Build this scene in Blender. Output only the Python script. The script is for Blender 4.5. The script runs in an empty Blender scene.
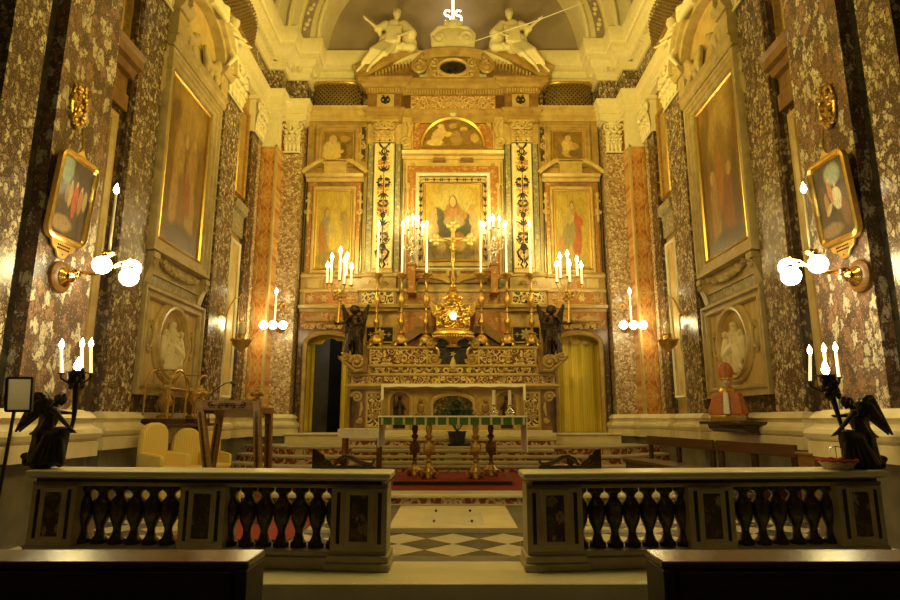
import bpy, bmesh, math, random
from mathutils import Vector, Matrix
random.seed(7)
PI = math.pi
S = bpy.context.scene
COL = S.collection

# ------------------------------------------------------------------ camera, world, exposure, lights
cam_d = bpy.data.cameras.new('camera')
cam_d.lens = 24.0
cam_d.sensor_width = 36.0
cam_d.shift_x = -3 / 900
cam_d.clip_end = 100
cam = bpy.data.objects.new('camera', cam_d)
cam.location = (0, 0, 1.35)
cam.rotation_euler = (math.radians(90 + 11.13), 0, 0)
COL.objects.link(cam)
S.camera = cam
S.view_settings.view_transform = 'Standard'
S.view_settings.look = 'None'
S.view_settings.gamma = 1.0
S.view_settings.use_curve_mapping = False
S.view_settings.exposure = 0.14

W = bpy.data.worlds.new('world')
S.world = W
W.use_nodes = True
W.node_tree.nodes['Background'].inputs[0].default_value = (1.0, .72, .34, 1)
W.node_tree.nodes['Background'].inputs[1].default_value = .012

AMBER = (1.0, .735, .15)
def lamp(name, kind, loc, power, size=.3, aim=None, angle=100, blend=.6, col=AMBER):
    d = bpy.data.lights.new(name, kind)
    d.energy = power
    d.color = col
    if kind == 'AREA':
        d.shape = 'DISK'; d.size = size
    else:
        d.shadow_soft_size = size
    if kind == 'SPOT':
        d.spot_size = math.radians(angle); d.spot_blend = blend
    o = bpy.data.objects.new(name, d)
    o.location = loc
    if aim is not None:
        o.rotation_euler = (Vector(aim) - Vector(loc)).to_track_quat('-Z', 'Y').to_euler()
    COL.objects.link(o)
    return o
# unseen lights in mid-air: a hidden altar pair, added wall and cornice fills
for s_ in (-1, 1):
    lamp('altar_flood', 'SPOT', (s_ * 3.7, 8.2, 7.2), 760, .35, (s_ * -.6, 15, 5.3), 75, .8)
    lamp('wall_fill', 'SPOT', (s_ * -1.5, 7.3, 6.2), 170, .4, (s_ * 5, 11.2, 6.6), 95, .9)
    lamp('cornice_fill', 'AREA', (s_ * 1.6, 10.6, 8.0), 130, .8, (s_ * 4.0, 13.6, 11.6))
lamp('crossing_fill', 'POINT', (0, 5.8, 6.5), 360, .5)  # added unseen point light in mid-air, no fixture; brightens floor and cloths
lamp('step_fill', 'SPOT', (0, 5.3, 6.6), 110, .3, (0, 6.0, 0), 62, 1.0)  # unseen spot added overhead to lift the threshold and floor
lamp('nave_glow', 'POINT', (0, 1.2, 4.6), 17, .5, col=(1, .78, .36))

# ------------------------------------------------------------------ helpers
WM = {}
def at(u, v, y):            # the point of depth y seen at pixel u, v
    p = math.radians(11.13)
    dx, dy = (u - 453) / 600, -(v - 300) / 600
    t = y / (math.cos(p) - dy * math.sin(p))
    return Vector((dx * t, y, 1.35 + (math.sin(p) + dy * math.cos(p)) * t))
def atx(u, v, x):           # the point of a plane X = x seen at pixel u, v
    p = math.radians(11.13)
    dx, dy = (u - 453) / 600, -(v - 300) / 600
    t = x / dx
    return Vector((x, (math.cos(p) - dy * math.sin(p)) * t, 1.35 + (math.sin(p) + dy * math.cos(p)) * t))

def tag(o, label=None, cat=None, group=None, kind=None):
    if label: o['label'] = label
    if cat: o['category'] = cat
    if group: o['group'] = group
    if kind: o['kind'] = kind
    return o
def thing(name, label, cat, loc=(0, 0, 0), rz=0, group=None):
    o = bpy.data.objects.new(name, None)
    o.empty_display_size = .1
    o.location = loc
    o.rotation_euler = (0, 0, rz)
    COL.objects.link(o)
    WM[o] = Matrix.Translation(Vector(loc)) @ Matrix.Rotation(rz, 4, 'Z')
    return tag(o, label, cat, group)
def kids(o): return [c for c in bpy.data.objects if c.parent == o]
def dup(root, loc=None, rz=None, label=None, group=None):
    tree = {}
    for c in bpy.data.objects:
        if c.parent: tree.setdefault(c.parent, []).append(c)
    def rec(o, parent):
        c = o.copy(); COL.objects.link(c)
        if parent: c.parent = parent
        for k in tree.get(o, []): rec(k, c)
        return c
    r = rec(root, None)
    if loc is not None: r.location = loc
    if rz is not None: r.rotation_euler = (0, 0, rz)
    if label: r['label'] = label
    if group: r['group'] = group
    return r

class MB:
    """collects shapes in world (or fn-mapped) coordinates and links them as one mesh object"""
    def __init__(s, fn=None):
        s.v = []; s.f = []; s.fn = fn; s.uv = []
    def add(s, vs, fs):
        b = len(s.v)
        s.v += [tuple(s.fn(*p)) for p in vs] if s.fn else [tuple(p) for p in vs]
        s.f += [tuple(i + b for i in f) for f in fs]
        return s
    def box(s, x0, x1, y0, y1, z0, z1):
        vs = [(x, y, z) for z in (z0, z1) for y in (y0, y1) for x in (x0, x1)]
        return s.add(vs, [(0, 2, 3, 1), (4, 5, 7, 6), (0, 1, 5, 4), (2, 6, 7, 3), (0, 4, 6, 2), (1, 3, 7, 5)])
    def obox(s, c, h, M=None):
        M = M or Matrix.Identity(3)
        c = Vector(c)
        vs = [c + M @ Vector((x * h[0], y * h[1], z * h[2])) for z in (-1, 1) for y in (-1, 1) for x in (-1, 1)]
        return s.add(vs, [(0, 2, 3, 1), (4, 5, 7, 6), (0, 1, 5, 4), (2, 6, 7, 3), (0, 4, 6, 2), (1, 3, 7, 5)])
    def bar(s, p0, p1, w, d, up=(0, 0, 1)):      # a square bar from p0 to p1
        p0, p1 = Vector(p0), Vector(p1)
        z = (p1 - p0); L = z.length; z.normalize()
        u = Vector(up)
        if abs(z.dot(u)) > .95: u = Vector((0, 1, 0))
        x = u.cross(z).normalized(); y = z.cross(x)
        M = Matrix((x, y, z)).transposed()
        return s.obox((p0 + p1) / 2, (w / 2, d / 2, L / 2), M)
    def prism(s, pts, plane, d0, d1):
        mp = {'xz': lambda a, b, d: (a, d, b), 'yz': lambda a, b, d: (d, a, b), 'xy': lambda a, b, d: (a, b, d)}[plane]
        n = len(pts)
        vs = [mp(a, b, d0) for a, b in pts] + [mp(a, b, d1) for a, b in pts]
        return s.add(vs, [tuple(range(n)), tuple(range(2 * n - 1, n - 1, -1))] + [(i, (i + 1) % n, n + (i + 1) % n, n + i) for i in range(n)])
    def lathe(s, cx, cy, prof, n=16, M=None, o=None, sx=1, sy=1):
        vs = []; fs = []
        prof = [(max(r, .0008), z) for r, z in prof]
        for r, z in prof:
            for i in range(n):
                a = 2 * PI * i / n
                p = Vector((r * math.cos(a) * sx, r * math.sin(a) * sy, z))
                if M is not None: p = M @ p
                p = p + (Vector(o) if o is not None else Vector((cx, cy, 0)))
                vs.append(p)
        m = len(prof)
        for j in range(m - 1):
            for i in range(n):
                k = (i + 1) % n
                fs.append((j * n + i, j * n + k, (j + 1) * n + k, (j + 1) * n + i))
        fs.append(tuple(range(n - 1, -1, -1)))
        fs.append(tuple((m - 1) * n + i for i in range(n)))
        return s.add(vs, fs)
    def cone(s, p0, p1, r0, r1, n=12):
        p0, p1 = Vector(p0), Vector(p1)
        z = (p1 - p0).normalized()
        q = z.to_track_quat('Z', 'Y').to_matrix()
        return s.lathe(0, 0, [(r0, 0), (r1, (p1 - p0).length)], n, q, p0)
    def ell(s, c, r, M=None, nu=14, nv=8):
        if not hasattr(r, '__len__'): r = (r, r, r)
        vs = []; fs = []
        c = Vector(c)
        for j in range(1, nv):
            t = PI * j / nv
            for i in range(nu):
                a = 2 * PI * i / nu
                p = Vector((r[0] * math.sin(t) * math.cos(a), r[1] * math.sin(t) * math.sin(a), r[2] * math.cos(t)))
                vs.append(c + (M @ p if M else p))
        q = Vector((0, 0, r[2]))
        vs += [c + (M @ q if M else q), c - (M @ q if M else q)]
        T, B = len(vs) - 2, len(vs) - 1
        for j in range(nv - 2):
            for i in range(nu):
                k = (i + 1) % nu
                fs.append((j * nu + i, (j + 1) * nu + i, (j + 1) * nu + k, j * nu + k))
        for i in range(nu):
            k = (i + 1) % nu
            fs.append((T, i, k)); fs.append((B, (nv - 2) * nu + k, (nv - 2) * nu + i))
        return s.add(vs, fs)
    def tube(s, pts, r, n=8, closed=False):
        pts = [Vector(p) for p in pts]
        m = len(pts)
        rs = r if hasattr(r, '__len__') else [r] * m
        vs = []; fs = []
        t0 = (pts[1] - pts[0]).normalized()
        up = Vector((0, 0, 1)) if abs(t0.z) < .9 else Vector((0, 1, 0))
        x = up.cross(t0).normalized()
        for i, p in enumerate(pts):
            a = pts[i - 1] if (i > 0 or closed) else p
            b = pts[(i + 1) % m] if (i < m - 1 or closed) else p
            t = (b - a)
            t = t.normalized() if t.length > 1e-9 else t0
            x = (x - t * x.dot(t))
            x = x.normalized() if x.length > 1e-6 else Vector((1, 0, 0))
            y = t.cross(x)
            for k in range(n):
                c = 2 * PI * k / n
                vs.append(p + (x * math.cos(c) + y * math.sin(c)) * rs[i])
        for j in range(m if closed else m - 1):
            j2 = (j + 1) % m
            for k in range(n):
                l = (k + 1) % n
                fs.append((j * n + k, j * n + l, j2 * n + l, j2 * n + k))
        if not closed:
            fs.append(tuple(range(n - 1, -1, -1)))
            fs.append(tuple((m - 1) * n + k for k in range(n)))
        return s.add(vs, fs)
    def sweep(s, path, prof, mp=None, closed=False):
        """closed profile polygon of (offset to the right-hand side of the path, height), mitred corners"""
        mp = mp or (lambda a, b, h: (a, b, h))
        P = [Vector((a, b)) for a, b in path]
        n = len(P); m = len(prof)
        def nr(a, b):
            d = (b - a).normalized()
            return Vector((d.y, -d.x))
        vs = []
        for i in range(n):
            n1 = nr(P[i - 1], P[i]) if (i > 0 or closed) else None
            n2 = nr(P[i], P[(i + 1) % n]) if (i < n - 1 or closed) else None
            if n1 is None: mt = n2
            elif n2 is None: mt = n1
            else:
                mt = (n1 + n2) / max(.25, 1 + n1.dot(n2))
            for d, h in prof:
                q = P[i] + mt * d
                vs.append(mp(q.x, q.y, h))
        fs = []
        for i in range(n if closed else n - 1):
            j = (i + 1) % n
            for k in range(m):
                l = (k + 1) % m
                fs.append((i * m + k, i * m + l, j * m + l, j * m + k))
        if not closed:
            fs.append(tuple(range(m))); fs.append(tuple((n - 1) * m + k for k in range(m - 1, -1, -1)))
        return s.add(vs, fs)
    def rframe(s, x0, x1, z0, z1, y, prof):      # picture frame around an opening; prof = (outward, towards the viewer)
        return s.sweep([(x0, z0), (x1, z0), (x1, z1), (x0, z1)], prof, lambda a, b, h: (a, y - h, b), True)
    def aframe(s, pts, y, prof, closed=True):
        return s.sweep(pts, prof, lambda a, b, h: (a, y - h, b), closed)
    def spiral(s, cx, cz, y, r, turns=1.6, sgn=1, a0=0, tr=.02, n=22):
        pts = []
        for i in range(n + 1):
            t = i / n
            a = a0 + sgn * 2 * PI * turns * t
            q = r * (1 - .85 * t)
            pts.append((cx + q * math.cos(a), y, cz + q * math.sin(a)))
        s.tube(pts, [tr * (1 - .45 * i / n) for i in range(n + 1)], 6)
        s.ell((cx, y, cz), (tr * 1.3,) * 3, None, 8, 5)
        return s
    def rosette(s, cx, cz, y, r, n=6, d=.02):
        for i in range(n):
            a = 2 * PI * i / n
            M = Matrix.Rotation(-a, 3, 'Y')
            s.ell((cx + .55 * r * math.cos(a), y, cz + .55 * r * math.sin(a)), (r * .5, d, r * .26), M, 8, 5)
        s.ell((cx, y - d * .5, cz), (r * .26, d, r * .26), None, 8, 5)
        return s
    def cap(s, p0, p1, r0, r1, n=10):            # closed tapered capsule
        p0, p1 = Vector(p0), Vector(p1)
        z = p1 - p0; L = z.length
        if L < 1e-6: return s.ell(p0, r0, None, n, 6)
        q = z.normalized().to_track_quat('Z', 'Y').to_matrix()
        prof = [(r0 * math.sin(t), -r0 * math.cos(t)) for t in (0, .5, 1.05)] + [(r0, 0), (r1, L)] + [(r1 * math.cos(t), L + r1 * math.sin(t)) for t in (.5, 1.05, PI / 2)]
        return s.lathe(0, 0, prof, n, q, p0)
    def build(s, name, mat, parent=None, smooth=True, ang=38, bev=0, voxel=0, sm=3):
        me = bpy.data.meshes.new(name)
        vs = s.v
        if parent is not None:
            inv = WM[parent].inverted()
            vs = [inv @ Vector(p) for p in vs]
        me.from_pydata([tuple(p) for p in vs], [], s.f)
        bm = bmesh.new(); bm.from_mesh(me)
        bmesh.ops.recalc_face_normals(bm, faces=bm.faces)
        bm.to_mesh(me); bm.free()
        if smooth:
            me.polygons.foreach_set('use_smooth', [True] * len(me.polygons))
            if not voxel: me.set_sharp_from_angle(angle=math.radians(ang))
        me.materials.append(mat)
        o = bpy.data.objects.new(name, me)
        COL.objects.link(o)
        if parent is not None:
            o.parent = parent
            WM[o] = WM[parent]
        else:
            WM[o] = Matrix.Identity(4)
        if bev:
            b = o.modifiers.new('bevel', 'BEVEL'); b.width = bev; b.segments = 2; b.limit_method = 'ANGLE'
        if voxel:
            r = o.modifiers.new('remesh', 'REMESH'); r.mode = 'VOXEL'; r.voxel_size = voxel; r.use_smooth_shade = True
            if sm:
                q = o.modifiers.new('smooth', 'SMOOTH'); q.iterations = sm; q.factor = .5
            dg = bpy.context.evaluated_depsgraph_get()
            nm = bpy.data.meshes.new_from_object(o.evaluated_get(dg))
            o.modifiers.clear()
            o.data = nm
            nm.name = name
            nm.polygons.foreach_set('use_smooth', [True] * len(nm.polygons))
            if not nm.materials: nm.materials.append(mat)
        return o
def struct(mb, name, mat, label=None, **k):
    o = mb.build(name, mat, None, **k)
    return tag(o, label, None, None, 'structure')

def canvas(name, p00, p10, p11, p01, thick, mat, parent):
    """a painted panel with its picture mapped over the front face; thick = vector towards the back"""
    me = bpy.data.meshes.new(name)
    F = [Vector(p) for p in (p00, p10, p11, p01)]
    B = [p + Vector(thick) for p in F]
    inv = WM[parent].inverted() if parent else Matrix.Identity(4)
    me.from_pydata([tuple(inv @ p) for p in F + B], [], [(0, 1, 2, 3), (7, 6, 5, 4), (0, 4, 5, 1), (1, 5, 6, 2), (2, 6, 7, 3), (3, 7, 4, 0)])
    uv = me.uv_layers.new(name='UVMap')
    for i, c in enumerate([(0, 0), (1, 0), (1, 1), (0, 1)]): uv.data[i].uv = c
    me.materials.append(mat)
    o = bpy.data.objects.new(name, me); COL.objects.link(o)
    if parent: o.parent = parent; WM[o] = WM[parent]
    return o
def arc(cx, cz, rx, rz, a0, a1, n=24):
    return [(cx + rx * math.cos(math.radians(a0 + (a1 - a0) * i / n)), cz + rz * math.sin(math.radians(a0 + (a1 - a0) * i / n))) for i in range(n + 1)]

# ------------------------------------------------------------------ materials
class NT:
    def __init__(s, name, rough=.5, metal=0):
        m = bpy.data.materials.new(name); m.use_nodes = True
        s.m = m; s.t = m.node_tree
        s.b = s.t.nodes['Principled BSDF']
        s.b.inputs['Roughness'].default_value = rough
        s.b.inputs['Metallic'].default_value = metal
    def n(s, typ, props=None, **inp):
        x = s.t.nodes.new('ShaderNode' + typ)
        for k, v in (props or {}).items(): setattr(x, k, v)
        for k, v in inp.items():
            k = k.replace('_', ' ')
            key = int(k[1:]) if k[0] == 'i' and k[1:].isdigit() else k
            sock = x.inputs[key]
            if hasattr(v, 'is_linked') or isinstance(v, bpy.types.NodeSocket): s.t.links.new(v, sock)
            else: sock.default_value = v
        return x
    def ramp(s, fac, stops, interp='LINEAR'):
        x = s.t.nodes.new('ShaderNodeValToRGB')
        x.color_ramp.interpolation = interp
        e = x.color_ramp.elements
        while len(e) < len(stops): e.new(.5)
        for el, (p, c) in zip(e, stops):
            el.position = p
            el.color = (*c, 1) if hasattr(c, '__len__') else (c, c, c, 1)
        s.t.links.new(fac, x.inputs[0])
        return x.outputs[0]
    def mix(s, f, a, b, mode='MIX'):
        x = s.t.nodes.new('ShaderNodeMix'); x.data_type = 'RGBA'; x.blend_type = mode
        for k, v in ((0, f), (6, a), (7, b)):
            if isinstance(v, bpy.types.NodeSocket): s.t.links.new(v, x.inputs[k])
            else: x.inputs[k].default_value = (*v, 1) if hasattr(v, '__len__') else v
        return x.outputs[2]
    def math(s, op, a, b=0., c=0.):
        x = s.t.nodes.new('ShaderNodeMath'); x.operation = op
        for k, v in enumerate((a, b, c)):
            if isinstance(v, bpy.types.NodeSocket): s.t.links.new(v, x.inputs[k])
            else: x.inputs[k].default_value = v
        return x.outputs[0]
    def obj(s): return s.n('TexCoord').outputs['Object']
    def noise(s, vec, scale, detail=5, rough=.6, dist=0.):
        return s.n('TexNoise', Vector=vec, Scale=scale, Detail=detail, Roughness=rough, Distortion=dist)
    def done(s, col, bump=None, bs=.3, bd=.01, rough=None):
        s.t.links.new(col, s.b.inputs['Base Color'])
        if bump is not None:
            k = s.n('Bump', Height=bump, Strength=bs, Distance=bd)
            s.t.links.new(k.outputs[0], s.b.inputs['Normal'])
        if rough is not None: s.t.links.new(rough, s.b.inputs['Roughness'])
        return s.m
def pm(name, c1, c2, scale=6, rough=.5, metal=0, bump=.15, bd=.01, detail=5):
    t = NT(name, rough, metal)
    f = t.noise(t.obj(), scale, detail).outputs[0]
    return t.done(t.ramp(f, [(.3, c1), (.7, c2)]), f if bump else None, bump, bd)
def breccia(name, frags, vein, scale=5, veinw=.05, rough=.22, dist=.35, stretch=(1, 1, 1), fine=.5, keep=.62):
    """broken marble: angular fragments in a darker matrix; keep = share of fragments that stand out"""
    t = NT(name, rough)
    co = t.n('Mapping', Vector=t.obj(), Scale=stretch).outputs[0]
    nz = t.noise(co, scale * .9, 5, .7)
    w = t.n('VectorMath', {'operation': 'SCALE'}, i0=t.n('VectorMath', {'operation': 'SUBTRACT'}, i0=nz.outputs['Color'], i1=(.5, .5, .5)).outputs[0], Scale=dist)
    v2 = t.n('VectorMath', {'operation': 'ADD'}, i0=co, i1=w.outputs[0]).outputs[0]
    vo = t.n('TexVoronoi', Vector=v2, Scale=scale)
    ve = t.n('TexVoronoi', {'feature': 'DISTANCE_TO_EDGE'}, Vector=v2, Scale=scale)
    sp = t.n('SeparateColor', i0=vo.outputs['Color'])
    k = len(frags)
    c = t.ramp(sp.outputs[0], [(i / k, f) for i, f in enumerate(frags)], 'CONSTANT')
    fn = t.noise(co, scale * 3.5, 6, .75).outputs[0]
    gr = t.mix(fn, vein, tuple(min(1, x * 2.1) for x in vein))
    on = t.ramp(sp.outputs[1], [(keep - .02, 1.), (keep + .02, 0.)])
    ed = t.ramp(ve.outputs['Distance'], [(veinw * .5, 0.), (veinw, 1.)])
    sc = t.ramp(fn, [(.36, .15), (.52, 1.)])
    m = t.math('MULTIPLY', t.math('MULTIPLY', on, ed), sc)
    c = t.mix(m, gr, c)
    v3 = t.n('TexVoronoi', {'feature': 'DISTANCE_TO_EDGE'}, Vector=v2, Scale=scale * 2.6)
    spk = t.ramp(t.noise(co, scale * 6, 3, .6).outputs[0], [(.6, 0.), (.68, fine)])
    c = t.mix(spk, c, frags[-1])
    return t.done(c)
def inlay(name, ground, line, accent, scale=4.0, rough=.3, thr=.5):
    """polished stone inlay: scrolls of light stone on a dark ground, mirrored about the middle"""
    t = NT(name, rough)
    s3 = t.n('SeparateXYZ', Vector=t.obj())
    ax = t.math('ABSOLUTE', s3.outputs[0])
    ay = s3.outputs[1]
    co = t.n('CombineXYZ', X=ax, Y=ay, Z=s3.outputs[2]).outputs[0]
    nz = t.noise(co, scale * .9, 2)
    w = t.n('VectorMath', {'operation': 'SCALE'}, i0=nz.outputs['Color'], Scale=.16)
    v2 = t.n('VectorMath', {'operation': 'ADD'}, i0=co, i1=w.outputs[0]).outputs[0]
    vo = t.n('TexVoronoi', {'feature': 'F1'}, Vector=v2, Scale=scale, Randomness=.55)
    ring = t.math('SINE', t.math('MULTIPLY', vo.outputs['Distance'], 17.0))
    c = t.mix(t.ramp(ring, [(thr, 0.), (thr + .12, 1.)]), ground, line)
    core = t.ramp(vo.outputs['Distance'], [(.13, 1.), (.17, 0.)])
    c = t.mix(core, c, accent)
    return t.done(c, ring, .12, .004)

TREAD = pm('worn_step_marble', (.36, .30, .19), (.50, .43, .28), 4, .4, bump=.05)
CREAM = pm('cream_stone', (.62, .53, .34), (.80, .70, .48), 3, .55)
WHITE = pm('white_marble', (.66, .61, .48), (.82, .77, .64), 2.5, .3, bump=.05)
STUCCO = pm('white_stucco', (.74, .66, .44), (.84, .77, .55), 8, .6, bump=.2)
OCHRE = pm('ochre_marble', (.30, .18, .055), (.52, .36, .13), 4, .32, bump=.06)
OCHRE2 = pm('honey_marble', (.44, .30, .11), (.64, .48, .21), 5, .32, bump=.06)
BROWNST = pm('brown_marble', (.16, .08, .028), (.32, .18, .07), 6, .3, bump=.06)
REDM = breccia('red_marble', [(.38, .18, .06), (.46, .26, .09), (.6, .42, .18)], (.25, .10, .03), 15, .12, .25, .12)
GREYM = breccia('grey_green_marble', [(.30, .27, .18), (.36, .33, .22), (.5, .44, .3)], (.16, .14, .085), 14, .1, .25, .12)
BRECC = breccia('breccia_marble', [(.42, .31, .2), (.6, .5, .34), (.24, .15, .1), (.76, .67, .49)], (.06, .036, .022), 17, .14, .26, .12, (1, 1, .66), .9, .72)
BRECD = breccia('dark_breccia_marble', [(.13, .08, .05), (.24, .17, .1), (.36, .28, .17)], (.04, .025, .016), 15, .1, .24, .1, (1, 1, .8), .5, .5)
BRECP = breccia('rose_breccia_marble', [(.36, .2, .13), (.26, .14, .09), (.66, .58, .44), (.78, .71, .58)], (.075, .045, .03), 9, .1, .32, .3, (1, 1, .62), .8, .76)
BRECW = breccia('pale_breccia_marble', [(.66, .52, .32), (.5, .36, .2), (.78, .68, .48)], (.17, .10, .05), 17, .1, .24, .11, (1, 1, 1), .7, .74)
NERO = pm('black_marble', (.012, .01, .008), (.05, .04, .03), 7, .2, bump=.03)
SOCLE = pm('grey_socle_marble', (.10, .09, .075), (.22, .2, .165), 3, .35, bump=.05)
GILT = pm('gilding', (.80, .52, .13), (.95, .70, .25), 12, .28, .9, .15)
GILTD = pm('old_gilding', (.42, .26, .08), (.75, .5, .17), 14, .36, .8, .3)
BRASS = pm('polished_brass', (.72, .46, .12), (.9, .62, .22), 5, .18, 1, .03)
BRONZE = pm('dark_bronze', (.012, .009, .006), (.05, .034, .02), 9, .38, .55, .2)
BRONZEB = pm('brown_bronze', (.012, .006, .003), (.05, .022, .01), 9, .4, .4, .2)
def wood(name, c1, c2, rough=.35, sc=(1, 1, 12), axis=None):
    t = NT(name, rough)
    co = t.n('Mapping', Vector=t.obj(), Scale=sc).outputs[0]
    f = t.noise(co, 3, 6, .6, 1.2).outputs[0]
    return t.done(t.ramp(f, [(.3, c1), (.7, c2)]), f, .08, .004)
WOOD = wood('walnut_wood', (.13, .055, .012), (.30, .145, .035), .36)
WOODD = wood('dark_oak_wood', (.03, .014, .006), (.08, .035, .014), .22)
BENCHW = wood('dark_red_bench_wood', (.05, .02, .007), (.13, .055, .018), .34)
PEWW = wood('varnished_pew_wood', (.05, .02, .008), (.12, .05, .02), .24, (1, 9, 9))
PEWB = wood('dark_pew_wood', (.012, .007, .004), (.03, .016, .008), .45, (1, 9, 9))
GRILLE = pm('dark_lattice_wood', (.02, .013, .006), (.05, .032, .014), 20, .6, 0)
LATT = pm('gilt_lattice_wood', (.16, .10, .04), (.34, .23, .09), 20, .4, .3)
AEDI = pm('warm_carved_stone', (.36, .27, .125), (.56, .44, .23), 5, .5, bump=.1)
DARK = pm('dark_void_paint', (.006, .005, .004), (.012, .01, .008), 3, .9, 0, 0)
VAULT = pm('grey_vault_plaster', (.30, .235, .2), (.42, .335, .28), 1.2, .85, 0, .1)
CLOTHW = pm('white_linen', (.86, .84, .80), (.94, .92, .88), 30, .85, 0, .2, .003)
LACE = pm('lace_linen', (.76, .72, .64), (.94, .92, .86), 60, .85, 0, .4, .006)
VELVET = pm('red_carpet_wool', (.20, .018, .012), (.30, .035, .018), 40, .9, 0, .3)
PAPER = pm('paper', (.75, .72, .66), (.82, .8, .74), 10, .8, 0, 0)
WAX = pm('candle_wax', (.82, .74, .55), (.9, .83, .64), 6, .45, 0, .05)
LEAF = pm('plant_leaf', (.012, .035, .012), (.05, .11, .03), 9, .45, 0, .1)
BLACKP = pm('black_plastic', (.01, .01, .01), (.025, .022, .02), 8, .4, 0, .05)
FLESH = pm('painted_flesh', (.5, .34, .2), (.62, .44, .28), 8, .5, 0, .1)
SILVER = pm('silver', (.7, .66, .58), (.86, .82, .74), 10, .25, 1, .1)
WICKER = pm('pale_wicker', (.4, .3, .17), (.6, .48, .3), 40, .7, 0, .5)
def silk(name, c1, c2, sc=26):
    t = NT(name, .5)
    wv = t.n('TexWave', {'bands_direction': 'X'}, Vector=t.obj(), Scale=sc * .2, Distortion=1.5, Detail=2).outputs[1]
    f = t.noise(t.obj(), sc * 4, 3).outputs[0]
    c = t.mix(t.math('MULTIPLY', f, .3), t.ramp(wv, [(0, c1), (1, c2)]), c2)
    t.b.inputs['Sheen Weight'].default_value = .2
    return t.done(c, f, .1, .002)
YCURT = silk('yellow_silk', (.70, .52, .04), (.86, .68, .08))
YCHAIR = silk('yellow_damask', (.74, .54, .12), (.86, .67, .2), 40)
INLR = inlay('red_stone_inlay', (.13, .035, .018), (.72, .55, .28), (.6, .3, .1), 6.5, thr=.25)
INLB = inlay('black_stone_inlay', (.03, .016, .01), (.78, .62, .3), (.5, .16, .05), 5, thr=0.)
INLO = inlay('ochre_stone_inlay', (.42, .2, .07), (.76, .6, .3), (.3, .12, .05), 7, thr=.3)
INLP = inlay('pilaster_stone_inlay', (.74, .58, .26), (.82, .68, .36), (.10, .04, .02), 4.2, thr=.3)
def orange_panel():
    t = NT('orange_book_matched_marble', .2)
    s3 = t.n('SeparateXYZ', Vector=t.obj())
    # a mirrored pair of slabs: fold the horizontal coordinate about the middle of each panel
    ax = t.math('ABSOLUTE', t.math('SUBTRACT', t.math('ABSOLUTE', s3.outputs[0]), 4.64))
    pz = t.math('PINGPONG', s3.outputs[2], .62)
    co = t.n('CombineXYZ', X=t.math('MULTIPLY', ax, 2.2), Y=0., Z=pz).outputs[0]
    f = t.noise(co, 4.2, 6, .62, 1.6).outputs[0]
    g = t.noise(co, 14, 5, .6, .5).outputs[0]
    c = t.ramp(f, [(.28, (.28, .07, .02)), (.42, (.52, .2, .05)), (.52, (.66, .34, .1)), (.66, (.76, .52, .22))])
    c = t.mix(t.ramp(g, [(.55, 0.), (.7, .6)]), c, (.75, .56, .28))
    return t.done(c)
ORANGE = orange_panel()
def emis(name, col, power, sampling='AUTO'):
    t = NT(name, .4)
    f = t.noise(t.obj(), 8, 2).outputs[0]
    c = t.ramp(f, [(.2, col), (.8, tuple(min(1, x * 1.04) for x in col))])
    t.t.links.new(c, t.b.inputs['Base Color'])
    t.t.links.new(c, t.b.inputs['Emission Color'])
    t.b.inputs['Emission Strength'].default_value = power
    t.m.cycles.emission_sampling = sampling
    return t.m
FLAME = emis('flame_bulb_glass', (1, .86, .5), 30, 'NONE')
GLOBE = emis('opal_globe_glass', (1, .9, .62), 14, 'FRONT')
NEON = emis('lit_sign_tube', (1, .9, .6), 4, 'NONE')
LITWAX = emis('lit_candle_wax', (1, .84, .46), .9, 'NONE')
def gem(name):
    t = NT(name, .1); f = t.noise(t.obj(), 30).outputs[0]
    t.b.inputs['Transmission Weight'].default_value = 0.
    return t.done(t.ramp(f, [(.3, (.7, .68, .6)), (.7, (.95, .93, .88))]))
CRYSTAL = gem('cut_crystal')
def glass():
    t = NT('thin_case_glass', .03)
    f = t.noise(t.obj(), 2).outputs[0]
    t.b.inputs['Transmission Weight'].default_value = 1.0
    t.b.inputs['IOR'].default_value = 1.1
    return t.done(t.ramp(f, [(0, (.92, .94, .92)), (1, (.97, .98, .97))]))
GLASS = glass()
def green_band():
    t = NT('green_gold_brocade', .7)
    s3 = t.n('SeparateXYZ', Vector=t.obj())
    p = t.math('PINGPONG', s3.outputs[0], .09)
    z = t.noise(t.obj(), 50, 3).outputs[0]
    g = t.ramp(z, [(.35, (.03, .085, .012)), (.65, (.085, .18, .03))])
    return t.done(t.mix(t.ramp(p, [(.068, 0.), (.074, .85)]), g, (.62, .55, .3)), z, .2, .003)
GREEN = green_band()
INST = pm('gilded_inlay_stone', (.34, .21, .07), (.54, .37, .14), 9, .3, .25, .1)
def floor_mat():
    t = NT('diamond_marble_floor', .25)
    mp = t.n('Mapping', Vector=t.obj(), Rotation=(0, 0, PI / 4), Location=(-.1335, .1335, 0))
    ck = t.n('TexChecker', Vector=mp.outputs[0], Scale=1 / .375)
    f = t.noise(t.obj(), 5, 6).outputs[0]
    a = t.ramp(f, [(.3, (.56, .5, .4)), (.7, (.74, .68, .56))])
    b = t.ramp(f, [(.3, (.07, .065, .06)), (.7, (.16, .15, .14))])
    return t.done(t.mix(ck.outputs[1], b, a))
FLOORM = floor_mat()
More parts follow.
